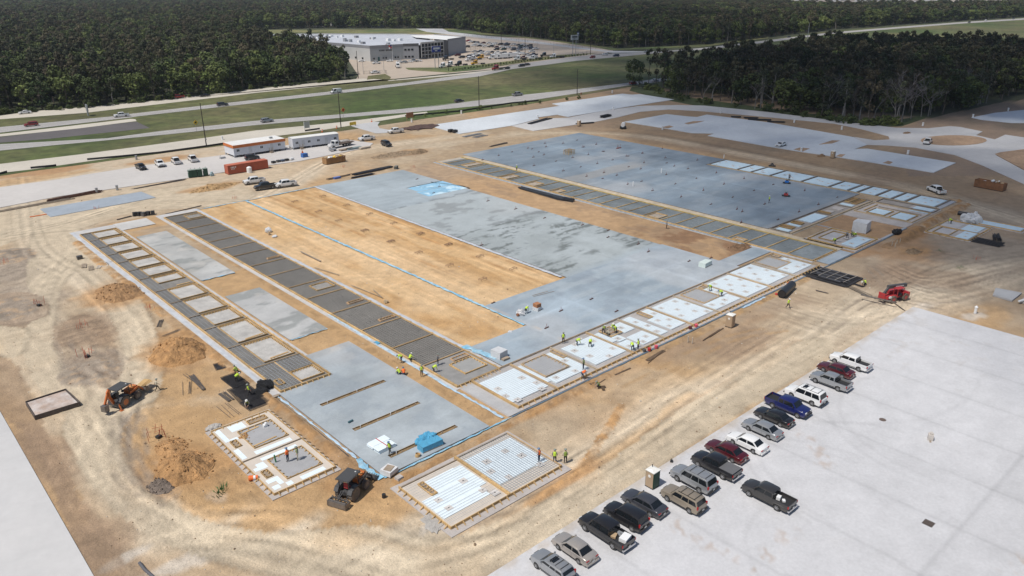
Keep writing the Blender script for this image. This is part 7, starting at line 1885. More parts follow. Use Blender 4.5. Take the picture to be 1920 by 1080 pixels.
for y in (8,16,24,34,60,80): MB().box(-.16+y*.054,y,1.3,-.02+y*.054,y+1.5,2.4).build('window', GLASS, dl)
fd2 = Vector((9,-6)).normalized()
for t in (1.2,3.6,6.0): 
 for z_ in (1.9,6.6): MB().obox((24+fd2.x*t+.08,-7+fd2.y*t-.14,z_),(1.5,.12,1.2),(0,0,math.atan2(fd2.y,fd2.x))).build('window', GLASS, dl)
for i in range(34):
 x = rnd.uniform(8,60); y = rnd.uniform(2,145)
 if x > 66-y*.1 or (y > 120 and x > 30) or (y < 10 and x < 12): continue
 s_ = rnd.choice((1.3,2.0,2.6)); MB().box(x,y,9.605,x+s_,y+s_,9.605+rnd.uniform(.9,2.0)).build('roof_unit', rnd.choice([M['steel'],M['white'],band]), dl)
for i in range(5):
 x = rnd.uniform(74,90); MB().box(x,rnd.uniform(8,26),10.905,x+1.6,rnd.uniform(27,28.5),11.5).build('roof_unit', M['steel'], dl) if False else None
# tall signs, flags, poles
def pole(px,py,h,label,m=None,r=.16,z=0,cat='pole',name='utility_pole',arm=None,group=None):
 x,y = G(px,py,z); e_ = empty(name,(x,y,z),arm or 0,label,cat,group)
 MB().cyl((0,0,-.3),(0,0,h),r,8,0,r*.65).build('shaft', m or mat('creosote_pole',(.035,.028,.024),.9,.2,2), e_)
 return e_
for (px,py,h,lb) in [(387,273,14.2,'tall black wooden pole beside the service road, behind the orange-trimmed office'),(639.5,240,13.8,'tall black wooden pole near the diamond road sign and long trailer'),(898.5,206,14.0,'tall black wooden pole between near highway lanes and far pale lot'),(1082,178,12.0,'thin black wooden pole at the far end of the pale lot')]:
 p_ = pole(px,py,h,lb,r=.19,group='black poles along the near service road'); MB().cyl((0,-.22,2.2),(0,-.34,2.2),.3,10).build('marker_plate', M['steel'], p_) if px == 387 else None
for (px,py,h,lb) in [(672,147,15,'wooden pole at the corner of the left wood and the dealership drive'),(841,133.5,13,'dark pole in front of the parked white lorries'),(940,88,16,'tall dark pole behind the dealership lorry lot'),(984.5,120,16,'dark pole at the fence of the dealer yard'),(1107,103,15,'wooden pole with cross arms right of the double billboard')]:
 p_ = pole(px,py,h,lb,z=.1,r=.2); MB().box(-1.4,-.08,h-1.2,1.4,.08,h-1.0).box(-1.2,-.08,h-2.4,1.2,.08,h-2.2).build('cross_arm', MATS['creosote_pole'], p_) if px > 1000 else None
p_ = pole(1513,81,16,'pale tall pole on the far median beside the highway',M['steel'],.3,.1); MB().prism([(-1.5,-1.5),(1.5,-1.5),(1.5,1.5),(-1.5,1.5)],0,.3).build('footing', M['conc'], p_)
for (px,py,h,lb) in [(973,93,13,'white lamp mast in the middle of the dealer yard'),(720,132,9,'thin grey lamp mast by the dealership drive'),(681.5,139,8,'thin grey lamp mast next to the wooden pole at the drive'),(752,126,8,'thin lamp mast behind the parked tractor unit'),(864,97,9,'thin lamp mast at the right end wall of the dealership'),(1038,103,9,'thin lamp mast in the right part of the dealer yard'),(1007,101,9,'thin lamp mast left of the yard corner')]:
 pole(px,py,h,lb,M['steel'],.13,.1,'lamp post','lamp_post')
def flag(px,py,cols,label):
 x,y = G(px,py,.1); e_ = empty('flagpole',(x,y,.1),DANG,label,'flag'); MB().cyl((0,0,0),(0,0,11),.1,8,0,.06).build('shaft', M['white'], e_)
 b = MB(); n = 8
 for j,(z0,z1) in enumerate(((9.6,10.8),(8.4,9.6))):
  for i in range(n):
   x0 = -i*.36; x1 = -(i+1)*.36; b.add([(x0,.18*math.sin(i*.9),z0-i*.07),(x1,.18*math.sin((i+1)*.9),z0-(i+1)*.07),(x1,.18*math.sin((i+1)*.9),z1-(i+1)*.07),(x0,.18*math.sin(i*.9),z1-i*.07)],[(0,1,2,3)],cols[j] if i < 5 else cols[j+1])
 b.build('cloth',[M['red'],M['white'],simple('flag_blue',(.03,.05,.2),.8)],e_)
flag(727,113.5,(0,1,1),'left flagpole before the dealership with a faded red and white flag'); flag(736.5,114,(2,0,1),'right flagpole before the dealership with red white and blue flag')
def pylon(px,py,h,w,hh,m,ml,label,legs=2,z=.1,ang=None,txt=6,name='pylon_sign'):
 x,y = G(px,py,z); e_ = empty(name,(x,y,z),DANG-.25 if ang is None else ang,label,'sign')
 for i in range(legs): xx = 0 if legs == 1 else -w*.22+i*w*.44; MB().cyl((xx,0,0),(xx,0,h-hh),.22 if w > 3 else .05,8).build('leg', M['steel'], e_)
 MB().box(-w/2,-.25 if w > 3 else -.04,h-hh,w/2,.25 if w > 3 else .04,h).build('panel', m, e_)
 if txt:
  b = MB(); cw = w*.75/txt
  for i in range(txt): b.box(-w*.375+i*cw+cw*.12,-.30 if w > 3 else -.05,h-hh*.55,-w*.375+(i+1)*cw-cw*.12,-.26 if w > 3 else -.042,h-hh*.2)
  for i in range(txt-2): b.box(-w*.2+i*cw*.6,-.30 if w > 3 else -.05,h-hh*.85,-w*.2+i*cw*.6+cw*.4,-.26 if w > 3 else -.042,h-hh*.7)
  b.build('lettering', ml, e_, kind='stuff')
 return e_
pylon(819.5,129,13.5,6.0,3.4,simple('sign_blue',(.01,.03,.22),.5),M['white'],'tall blue sign with white lettering on two legs before the dealership')
pylon(1076.5,105,14.5,6.5,3.4,simple('sign_cream',(.45,.46,.44),.6),TRIM,'pale rectangular billboard on two tall legs at the yard corner'); pylon(1083,101,15.5,2.2,3.0,simple('sign_dull_blue',(.05,.07,.14),.6),M['white'],'narrow dark sign panel just behind the pale billboard',2,txt=3)
pylon(165.5,217,4.5,3.4,2.6,M['steel'],M['steel'],'grey road guide sign seen from behind, between highway and far service road',2,.1,1.45,0,'road_sign')
def diamond(px,py,h,s_,m,label,z=.1,a=0.2):
 x,y = G(px,py,z); e_ = empty('road_sign',(x,y,z),a,label,'sign'); MB().cyl((0,0,0),(0,0,h),.05,6).build('post', M['steel'], e_)
 MB().add([(0,-.07,h-s_),(s_,-.07,h),(0,-.07,h+s_),(-s_,-.07,h),(0,-.11,h-s_),(s_,-.11,h),(0,-.11,h+s_),(-s_,-.11,h)],[(4,5,6,7),(3,2,1,0),(0,1,5,4),(1,2,6,5),(2,3,7,6),(3,0,4,7)]).build('plate', m, e_)
 MB().box(-.3*s_,-.13,h-.25*s_,.3*s_,-.112,h+.25*s_).build('symbol', TRIM, e_)
diamond(369,247,3.4,1.0,M['yellow'],'yellow diamond warning sign left of the tall black pole by the service road'); diamond(644.5,222,3.4,1.0,M['orange'],'orange diamond roadworks sign right of the second tall black pole')
diamond(1089,182,1.6,.8,simple('pale_orange',(.60,.28,.16),.6),'pale orange roadworks sign at the pale lot by the thin black pole',.05)
x,y = G(662,236,.1); e_ = empty('road_plate_sign',(x,y,.1),.1,'yellow rectangular board lying at the site entrance','sign'); MB().box(-1.5,-.05,.3,1.5,.05,1.5).build('panel', M['yellow'], e_); MB().box(-1.2,-.3,0,-1.1,.3,.3).box(1.1,-.3,0,1.2,.3,.3).build('foot', M['steel'], e_)
x,y = G(769,227,.05); e_ = empty('site_board',(x,y,.05),.1,'brown timber site board on posts left of the dark scrub patch','sign'); MB().box(-1.8,-.06,1.4,1.8,.06,3.4).build('panel', simple('brown_board',(.30,.15,.07),.8), e_)
for s_ in (-1.6,1.6): MB().bar((s_,.08,0),(s_,.08,3.4),.1).build('post', M['lumber'], e_)
x,y = G(576,243,.1); e_ = empty('site_board',(x,y,.1),.1,'white-framed sign board standing behind the long white trailer','sign'); MB().box(-1.1,-.05,.6,1.1,.05,3.0).build('panel', simple('board_grey',(.40,.42,.38),.7), e_)
for s_ in (-1.15,1.15): MB().bar((s_,0,0),(s_,0,3.1),.12).build('post', M['white'], e_)
# dealer yard fence and hedge
def run_fence(pts,label,h=1.8,sp=3.0,m=None,z=.1,name='wire_fence'):
 p = [G(*a,z) for a in pts]; e_ = empty(name,(p[0][0],p[0][1],z),0,label,'fence'); o_ = Vector((*p[0],0)); n = 0
 for a,b_ in zip(p[:-1],p[1:]):
  A_ = Vector((*a,0))-o_; B_ = Vector((*b_,0))-o_; L = (B_-A_).length; k = max(1,int(L/sp))
  for i in range(k):
   q_ = A_.lerp(B_,i/k); link('post', POSTM, e_, (q_.x,q_.y,0), None, (1,1,h)); n += 1
  b = MB()
  for z_ in (.15,.5,.85,1.0): b.bar(A_+Vector((0,0,h*z_)),B_+Vector((0,0,h*z_)),.05)
  b.build('rail', m or TRIM, e_)
POSTM = MB().box(-.05,-.05,0,.05,.05,1).mesh('post', TRIM)
run_fence([(683,139),(722,137),(726,139)],'low dark fence round the parked white van island by the drive')
run_fence([(850,133),(905,128),(960,120.5),(1000,112),(1060,107),(1108,99.5)],'long dark fence along the highway front of the dealer yard',1.6,6)
run_fence([(873,94),(960,86),(1010,84)],'dark fence across the middle of the dealer yard',1.6,5)
run_fence([(870,66),(930,72),(1000,79.5),(1080,88),(1130,94)],'pale rail fence along the road behind the dealer yard',1.4,8,M['steel'])
# lines of small shrubs in the yard kerbs
for i in range(46):
 t = i/45; px = 850+t*250; py = 131.5-t*29.5+math.sin(t*3)*-1.5; x,y = G(px,py+1.5,.1)
 o = link('shrub', T_SHRUB[i%2][0], None, (x,y,.0), (0,0,i), (.32,.32,.30)); tag(o,'low clipped shrub in the row along the dealer yard front','shrub','shrubs along the dealer yard front')
# ------------------------------------------------------------------ vehicles of the dealer yard
def lorry(px,py,h,label,cabc='white',boxl=6.0,boxm=None,z=.1,tractor_only=False,lowdeck=False):
 x,y = G(px,py,z); e_ = empty('lorry',(x,y,z),R(h),label,'lorry'); w = PNT[cabc]
 b = MB(); b.prism([(-1.15,1.6),(1.15,1.6),(1.0,3.4),(.8,3.7),(-.8,3.7),(-1.0,3.4)],.8,1.7); b.build('bonnet', w, e_)
 b = MB(); b.add([(-1.15,1.9,1.6),(1.15,1.9,1.6),(1.1,1.4,2.9),(-1.1,1.4,2.9),(-1.15,-.4,1.6),(1.15,-.4,1.6),(1.1,-.3,3.3),(-1.1,-.3,3.3),(-1.15,1.9,.8),(1.15,1.9,.8),(-1.15,-.4,.8),(1.15,-.4,.8)],[(0,1,2,3),(3,2,6,7),(7,6,5,4),(0,3,7,4),(1,5,6,2),(8,9,1,0),(8,0,4,10),(9,11,5,1),(10,4,5,11)]); b.build('cab', w, e_)
 MB().quad((-.95,1.86,1.8),(.95,1.86,1.8),(.92,1.47,2.75),(-.92,1.47,2.75)).build('windscreen', GLASS, e_)
 for s_ in (-1,1): MB().box(s_*1.16-.02,.4,1.8,s_*1.16+.02,1.5,2.6).build('side_window', GLASS, e_)
 L = boxl; MB().box(-.45,-.6-L,.7,.45,1.5,.95).build('chassis', TRIM, e_)
 if lowdeck: MB().box(-1.25,-.6-L,1.05,1.25,-.7,1.3).build('deck', TRIM, e_)
 elif not tractor_only: MB().box(-1.25,-.6-L,1.0,1.25,-.6,3.6).build('cargo_box', boxm or M['white'], e_)
 tm_, rm_ = wheel_meshes(.5,.3)
 for yy in (2.6,)+((-L+.4,-L+1.6) if L > 3 else (-1.6,-2.8)):
  for s_ in (-1,1): w_ = link('wheel', tm_, e_, (s_*.98,yy,.5),(0,0,0 if s_>0 else math.pi)); link('rim', rm_, w_)
for (px,py,h,lb,kw) in [(746,127,150,'white tractor unit with dark trailer behind, by the dealership drive island',dict(tractor_only=True)),(832,127,95,'white lorry cab nearest the tall blue sign',dict(tractor_only=True)),(846,124,95,'second white lorry cab right of the blue sign',dict(tractor_only=True)),
 (863,123.5,100,'black lorry cab right of the white ones',dict(cabc='black',tractor_only=True)),(838,113,100,'black lorry behind the blue sign',dict(cabc='black',tractor_only=True)),(893,121.5,80,'yellow lorry at the dealer yard fence',dict(cabc='yellow',tractor_only=True)),(905,110.5,80,'second yellow lorry further back in the yard',dict(cabc='yellow',tractor_only=True)),
 (925,111,75,'white box lorry, first of the row of four in the yard',dict()),(936,110.5,75,'white box lorry, second of the row of four',dict()),(945,109.5,75,'white box lorry, third of the row of four',dict()),(955,109,75,'white box lorry, last of the row of four',dict()),
 (973,113,70,'white lorry with bare chassis at the yard fence',dict(lowdeck=True,boxl=5)),(1001,112,70,'white lorry cab at the yard fence towing a crane arm',dict(lowdeck=True,boxl=6)),(1022,106.5,70,'dark lorry with long bare chassis in the yard',dict(cabc='charcoal',lowdeck=True,boxl=7)),(1040,109,70,'white lorry with bare chassis, nearest the billboard',dict(lowdeck=True,boxl=7)),
 (881,114.5,90,'white lorry cab of the pair in the left yard',dict(tractor_only=True)),(889,112.5,90,'white lorry cab right of the pair in the left yard',dict(tractor_only=True)),(932,131.5,90,'dark red tractor unit pulling a low trailer on the highway',dict(cabc='red',lowdeck=True,boxl=9.5))]:
 lorry(px,py,h,lb,**kw)
DY = 'small cars parked in the dealer yard'
for (k,c,px,py,h,lb) in [('sedan','white',678,116,60,'white car by the blank side wall of the dealership'),('pickup','white',706,120,75,'white pickup in front of the dealership corner'),('pickup','white',703.5,138,80,'white pickup on the fenced island by the drive'),('sedan','white',731,115.5,60,'white car under the flagpoles'),('sedan','white',749,117,60,'grey-white car left of the glass hall'),
 ('suv','silver',757,118.5,60,'silver car before the glass hall, left'),('sedan','white',768,117,60,'white car before the glass hall, middle'),('pickup','silver',776,116,60,'silver pickup before the glass hall'),('sedan','white',785,115.5,60,'white car before the glass hall, right'),('sedan','darkgrey',795,111,60,'dark car at the dark cladding of the dealership'),
 ('suv','black',876,89,60,'black car right of the dealership end wall'),('suv','red',878,78,60,'red car at the far right of the dealership'),('pickup','white',894,83.5,60,'white pickup in the back row of the yard, left'),('pickup','white',902,85.5,60,'white pickup in the back row of the yard, right'),('sedan','black',889,80,60,'black car behind the back row'),('sedan','white',924,85,60,'white car alone in the back of the yard'),
 ('suv','darkgrey',879,107,80,'grey car left of the yellow lorry'),('suv','charcoal',866,109,80,'charcoal car behind the black lorry cab'),('suv','maroon',858,105,80,'maroon car beside the charcoal one'),('sedan','white',886,104,80,'white car behind the pair of lorry cabs'),('suv','black',898,106.5,80,'black car by the second yellow lorry'),('pickup','white',903,101.5,70,'white pickup behind the yellow lorry'),
 ('suv','black',931,94,80,'black car in the centre of the yard, left'),('suv','green',944,94,80,'dark green car in the centre of the yard'),('suv','darkgrey',963,94.5,80,'grey car in the centre of the yard, right'),('pickup','silver',974,95,80,'silver pickup next to the white lamp mast'),('pickup','white',972,100.5,80,'white pickup in front of the lamp mast'),('pickup','white',997,98,80,'white pickup in the right yard'),
 ('suv','green',976,88,80,'dark green car behind the lamp mast'),('suv','black',985,90,80,'black car right of the lamp mast'),('suv','navy',994,91,80,'navy car further right of the lamp mast'),('pickup','white',1004,93,80,'white pickup at the back fence of the yard'),('suv','charcoal',938,84.5,80,'charcoal car in the back of the yard'),('suv','charcoal',950,86,80,'charcoal car in the back of the yard, right')]:
 car(k,c,px,py,h,lb,'car',DY,z=.11)
for i in range(44):
 r_ = i%4; px = 884+(i//4)*11+r_*3+rnd.uniform(-1.5,1.5); py = (80.5,86.5,97.5,102.5)[r_]+(px-884)*.055+rnd.uniform(-.5,.5)
 c_ = ('white','white','silver','white','charcoal','black','navy','white','maroon')[i%9]; k = ('pickup','suv','sedan')[i%3]
 cn_ = {'charcoal':'dark grey','navy':'dark blue','maroon':'dark red'}.get(c_,c_)
 car(k,c_,px,py,60,'%s %s in the packed rows of the dealer yard'%(cn_,{'pickup':'pickup','suv':'utility vehicle','sedan':'car'}[k]),'car','%s %ss in the packed yard rows'%(cn_,k),z=.11)
# houses glimpsed among the trees and the suburb beyond
hw_ = mat('house_wall',(.42,.38,.34),.8,.1,.1); hr_ = [mat('shingle_roof_%s'%n,c,.9,.15,.1) for n,c in (('brown',(.20,.165,.15)),('grey',(.25,.245,.25)),('tan',(.28,.235,.20)))]
HM = []
for r_ in hr_:
 w_ = MB().box(-7,-5.5,0,7,5.5,3.2).mesh('wall', hw_); rf = MB().add([(-7.6,-6.1,3.2),(7.6,-6.1,3.2),(7.6,6.1,3.2),(-7.6,6.1,3.2),(-3,0,7.4),(3,0,7.4)],[(0,1,5,4),(2,3,4,5),(1,2,5),(3,0,4),(3,2,1,0)]).mesh('roof', r_); HM.append((w_,rf))
hq = random.Random(12); n = 0
for row in range(9):
 for k in range(30):
  px = 1470+k*17+hq.uniform(-5,5)+row*4; py = 20-row*3.1-(px-1425)*.006+hq.uniform(-.4,.4)
  if px > 1940: continue
  x,y = G(px,py); w_,rf = hq.choice(HM); s_ = hq.uniform(.9,1.4)
  e_ = empty('house',(x,y,0),hq.choice((0,math.pi/2))+.4,'small house with hipped roof in the suburb beyond the far woods','house','suburban houses on the horizon'); e_.scale = (s_,s_,s_); link('wall',w_,e_); link('roof',rf,e_); n += 1
  if n > 230: break
S(sheet('suburb_ground',[(1470,20),(1560,22),(1760,21),(1940,19),(1940,-12),(1440,-8)],.3,mat('suburb_ground',(.20,.185,.15),.9,.3,.01)))
for i,(px,py,lb) in enumerate([(630,47,'white-roofed shed among the trees behind the dealership, left'),(710,45,'two-storey white house among the trees behind the dealership'),(708,50,'low white house in front of the two-storey one'),(580,47,'pale house half hidden in trees, far left behind the dealership'),(597,49,'small white hut half hidden in trees'),(770,43,'pale roof glimpsed at the tree line behind the white dealership roof'),(612,46,'second pale house at the tree line')]):
 x,y = G(px,py+1); w_,rf = MB().box(-7,-5,0,7,5,6).mesh('wall',M['white']), MB().add([(-7.6,-5.6,6.0),(7.6,-5.6,6.0),(7.6,5.6,6.0),(-7.6,5.6,6.0),(-6,0,8.6),(6,0,8.6)],[(0,1,5,4),(2,3,4,5),(1,2,5),(3,0,4)]).mesh('roof',M['steel'])
 e_ = empty('house',(x,y,0),.3*i,lb,'house'); link('wall',w_,e_); link('roof',rf,e_)
 for t in (-4,0,4): MB().box(t-.7,-5.06,1,t+.7,-5.01,2.4).build('window', GLASS, e_)
# ------------------------------------------------------------------ spoil heaps with clods
def heap(px,py,rx,ry,h,label,az=0,seed=0,col=(.36,.225,.115),flat=.0):
 x0,y0 = G(px,py); n = 64; m_ = 30; q_ = np.linspace(0,1,m_); a = np.linspace(0,2*np.pi,n,endpoint=False)
 Q,A_ = np.meshgrid(q_,a,indexing='ij'); ca,sa = math.cos(az),math.sin(az)
 wob = 1+.22*(fbm(np.cos(A_)*3+20,np.sin(A_)*3+20,1.2,seed)-.5)*2
 U = Q*np.cos(A_)*rx*wob; V_ = Q*np.sin(A_)*ry*wob; X = x0+U*ca-V_*sa; Y = y0+U*sa+V_*ca
 prof = np.clip(1-Q**1.35,0,1)*(1-flat)+flat*sstep(1,.75,Q)
 zz = h*prof*(.72+.75*(fbm(X,Y,3.0,seed+3)-.35))+(fbm(X,Y,.9,seed+6,4,.65)-.5)*.55*np.clip(prof*3,0,1)*min(1,h)
 zz = zz-.04*Q; zz[-1] = -.15
 vs = np.stack([X-x0,Y-y0,zz],-1).reshape(-1,3).tolist(); fs = []
 for i in range(m_-1):
  for j in range(n): k = (j+1)%n; fs.append((i*n+j,(i+1)*n+j,(i+1)*n+k,i*n+k))
 me = bpy.data.meshes.new('dirt_heap'); me.from_pydata(vs,[],fs); me.materials.append(mat('heap_soil_%02d'%int(col[0]*100),col,.95,.35,1.1,bump=.35,fine=.3,bscale=3))
 o = link('dirt_heap', me, None, (x0,y0,.02)); tag(o,label,'dirt heap')
 b = MB(); qq = random.Random(seed)
 for i in range(int(70*max(rx,ry)/3)):
  t = qq.uniform(0,6.28); r_ = qq.betavariate(2.2,1.4)*1.12; ux = r_*math.cos(t)*rx; vy = r_*math.sin(t)*ry
  i_ = min(m_-1,int(r_*(m_-1))); j_ = int(t/6.2832*n)%n; z_ = max(0,zz[i_,j_]) if r_ < 1 else 0
  s_ = qq.uniform(.05,.2)*(1.5 if qq.random() < .08 else 1); b.obox((ux*ca-vy*sa,ux*sa+vy*ca,z_+s_*.2),(s_*1.3,s_,s_*.8),(qq.uniform(-1,1),qq.uniform(-1,1),qq.uniform(0,3)))
 b.build('clod', me.materials[0], o, kind='stuff')
heap(333,662,4.2,4.6,2.8,'largest orange-brown dirt heap, above the orange backhoe loader',seed=1,col=(.42,.235,.10)); heap(222,550,3.9,4.9,2.2,'brown dirt heap beside the upper part of the left formwork strip',seed=2,col=(.36,.21,.10))
heap(347,876,3.2,3.6,1.7,'rough dirt heap left of the small pad',seed=3,col=(.42,.23,.095)); heap(322,838,2.0,2.2,.55,'lower orange dirt heap behind the rough one',seed=4,col=(.44,.25,.11))
heap(404,352,7.5,2.4,1.2,'long sandy heap on the road left of the white pickup',az=.1,seed=5,col=(.45,.29,.14)); heap(785,286.5,3.6,1.8,1.6,'brown heap at the right end of the ring of spoil, in the far yard',seed=6,col=(.27,.19,.115)); heap(740,290,8.5,3.0,.5,'low ring of brown spoil in the far yard',seed=7,col=(.28,.205,.13),flat=.4)
heap(1712,472,2.2,1.4,.45,'small brown heap below the dug trench, right',seed=8,col=(.27,.17,.09)); heap(1392,463,3.6,2.0,.35,'dark raked soil at the tip of the clay wedge',seed=9,col=(.22,.13,.07)); heap(303,911,1.4,1.7,.3,'dark rubble patch at the bend of the haul road',seed=10,col=(.19,.15,.12))
heap(1540,293,2,1.0,.6,'small dirt heap beside the far toilet booth',seed=11,col=(.25,.16,.09)); heap(455,822,2.0,1.3,.35,'low clay mound between the scrap planks and the small pad',seed=12,col=(.42,.27,.14))
heap(1700,250,2.5,1.2,.6,'small spoil heap on the roundabout verge',seed=13,col=(.26,.17,.1)); heap(1420,590,2.6,1.1,.4,'low brown heap behind the lone toilet booth',seed=14,col=(.30,.2,.12)) if False else None
# stones and clods over the whole site: one loose mass
b = MB(); qq = random.Random(99)
for i in range(5200):
 x = qq.uniform(12,150); y = 45.5+qq.random()**1.4*180
 if 37 < x < 152 and 63.6 < y < 189.5: 
  if not (66.5 < x < 98 and 84 < y < 187) and not (46.8 < x < 56.2 and (98 < y < 103.5 or 129 < y < 138)) and not (54.3 < x < 56 and y < 104): continue
 if 27 < x < 36 and 68 < y < 87.5: continue
 if 37.5 < x < 55.2 and 50.8 < y < 62.2: continue
 s_ = qq.uniform(.03,.09)*(2 if qq.random() < .04 else 1); b.obox((x,y,ground_z(x,y)+s_*.3),(s_*1.4,s_,s_),(qq.uniform(-1,1),qq.uniform(-1,1),qq.uniform(0,3)),qq.choice((0,0,1)))
b.build('gravel', [mat('clod_dark',(.24,.17,.11),.95), mat('clod_pale',(.50,.45,.38),.95)], None, kind='stuff')
# ------------------------------------------------------------------ material on site
def zof(x,y): return max(0.02, ground_z(x,y))
def stack(name,px,py,L,W,n,th,rz,label,cat,m,mats_name='sheet',z=None,spread=.12,gap=.0):
 x,y = G(px,py); z = zof(x,y) if z is None else z; e_ = empty(name,(x,y,z),rz,label,cat)
 for i in range(n):
  l = L*rnd.uniform(.93,1.0); MB().box(-l/2,-W/2,0,l/2,W/2,th).build(mats_name, m, e_, loc=(rnd.uniform(-spread,spread),rnd.uniform(-spread,spread),i*(th+gap+.003))).rotation_euler = (0,0,rnd.uniform(-.03,.03))
 return e_
def mesh_sheets(px,py,L,W,n,rz,label,z=.05,dens=.15):
 x,y = G(px,py); e_ = empty('mesh_stack',(x,y,z),rz,label,'steel mesh')
 for k in range(n):
  b = MB(); nx_ = int(L/dens); ny_ = int(W/dens)
  for i in range(ny_+1): b.bar((-L/2,-W/2+i*W/ny_,.0),(L/2,-W/2+i*W/ny_,.0),.05)
  for i in range(int(nx_*.5)+1): b.bar((-L/2+i*L/(nx_*.5),-W/2,.05),(-L/2+i*L/(nx_*.5),W/2,.05),.04)
  b.build('mesh_sheet', M['blackmesh'], e_, loc=(rnd.uniform(-.5,.5),rnd.uniform(-.4,.4),k*.11)).rotation_euler = (0,0,rnd.uniform(-.06,.06))
 MB().box(-L/2+.1,-W/2+.1,-.04,L/2-.1,W/2-.1,-.005).build('mesh_backing', mat('dark_mat',(.055,.053,.06),.8,.3,1), e_)
 return e_
# by the left strip
mesh_sheets(441,713,4.2,2.2,2,1.55,'black mesh sheets lying beside the left strip, upper stack'); mesh_sheets(462,738,4.6,2.6,2,1.57,'black mesh sheets under the walking worker, middle stack'); mesh_sheets(478,754,2.8,3.0,2,1.6,'black mesh sheets at the lower end by the black tarp'); mesh_sheets(412,687,2.2,1.4,1,1.4,'small black mesh offcut at the top of the mesh row')
def bundle(px,py,L,n,rz,label,m,r=.025,w=.5,z=None,name='rebar_bundle',cat='rebar bundle',h=.15):
 x,y = G(px,py); z = zof(x,y) if z is None else z; b = MB()
 for i in range(n): a_ = rnd.uniform(-w/2,w/2); dz = rnd.uniform(.02,h); l = L*rnd.uniform(.8,1); s_ = rnd.uniform(-.04,.04)*L; b.bar((-l/2,a_,dz),(l/2,a_+s_,dz),r*2)
 return tag(b.build(name, m, loc=(x,y,z)), label, cat) if not rz else (lambda o: (setattr(o,'rotation_euler',(0,0,rz)), tag(o,label,cat))[1])(b.build(name, m, loc=(x,y,z)))
bundle(371,718,5.5,26,1.5,'dense dark rebar bundle lying left of the mesh sheets',M['rebar'],.03,.45); bundle(424,745,3.0,24,1.62,'tied dark rebar rack below the mesh sheets',M['rebar'],.03,.9)
bundle(360,712,4.5,3,1.7,'few loose rods left of the dense rebar bundle',M['rebar'],.02,.8); bundle(300,607,3.2,6,1.1,'loose rods on the clay right of the twin lath clusters',M['rebar'],.03,.6); bundle(322,625,3.6,5,.2,'thin rods near the top of the largest dirt heap',M['oldwood'],.02,.5)
bundle(350,728,4.0,4,1.2,'thin rods spread between the heap and the bundle',M['rebar'],.02,1.2); bundle(430,770,4.5,4,1.6,'thin leaning rods by the rebar rack',M['rebar'],.02,1.6)
# black tarp heap
def lump(px,py,r,h,label,m,cat,name,seed=1,z=None,sx=1,rz=0):
 qq = random.Random(seed); x,y = G(px,py); z = zof(x,y) if z is None else z; b = MB().ball((0,0,h*.3),r,26,15,0,(sx,1,h/r*.7),.05); a_ = [qq.uniform(2,7)/r for _ in range(9)]
 b.v = [tuple(c*(1+.22*math.sin(v[0]*a_[0]+v[2]*a_[1]+k)*math.sin(v[1]*a_[2]+k)+.12*math.sin(v[0]*a_[3]*2+v[1]*a_[4]*2)) for k,c in enumerate(v)) for v in b.v]; o = b.build(name, m, loc=(x,y,z)); o.rotation_euler = (0,0,rz); return tag(o,label,cat)
lump(496,728,1.1,1.0,'crumpled black plastic heap at the foot of the left strip',mat('black_sheeting',(.018,.018,.02),.45,.3,2,bump=.3),'plastic heap','plastic_heap',3,.05); lump(489,736,.9,.7,'smaller fold of black plastic beside the crumpled heap',MATS['black_sheeting'],'plastic heap','plastic_heap',4,.05)
stack('plank_pile',515,745,1.4,.5,2,.05,.0,'few grey boards beside the black plastic heap','planks',M['oldwood'],'board',.1)
# washout tray
e_x0,e_y0 = G(49,762); c_ = [G(50,761),G(125,737),G(151,762),G(67,788)]
e_ = empty('washout_tray',(c_[0][0],c_[0][1],.05),0,'long shallow black-edged tray full of pale concrete slurry, near the left edge','tray'); o_ = c_[0]; loc_ = [(a-o_[0],b_-o_[1]) for a,b_ in c_]
ctr = (sum(p[0] for p in loc_)/4,sum(p[1] for p in loc_)/4); inn = [(ctr[0]+(p[0]-ctr[0])*.95,ctr[1]+(p[1]-ctr[1])*.95) for p in loc_]
MB().prism(inn,0,.45).build('slurry', mat('slurry',(.52,.47,.44),.8,.18,.8,col2=(.40,.30,.24)), e_)
for i in range(4): MB().bar((*loc_[i],.32),(*loc_[(i+1)%4],.32),.09,.64).build('side', mat('tray_side',(.10,.08,.07),.8,.3,2), e_)
# lumber stacks top-left
for i,(px,py,L,n,rz,lb) in enumerate([(157,499,2.4,7,1.3,'small stack of grey planks left of the left strip'),(170,503,2.6,7,1.35,'second stack of grey planks, with one end dropped'),(188,498,3.4,5,1.0,'long pale planks stacked nearest the left strip'),(200,496,3.2,4,1.0,'last long pale planks beside the concrete ledge')]):
 x,y = G(px,py); e_ = empty('plank_stack',(x,y,.03),rz,lb,'planks')
 for k in range(n): MB().box(-L/2,-.1,0,L/2,.1,.05).build('plank', M['oldwood'] if i < 2 else mat('pale_plank',(.46,.40,.33),.9,.2,1), e_, loc=(rnd.uniform(-.2,.2),(k%4)*.24-.4,.055*(k//4))).rotation_euler=(0,0,rnd.uniform(-.05,.05))
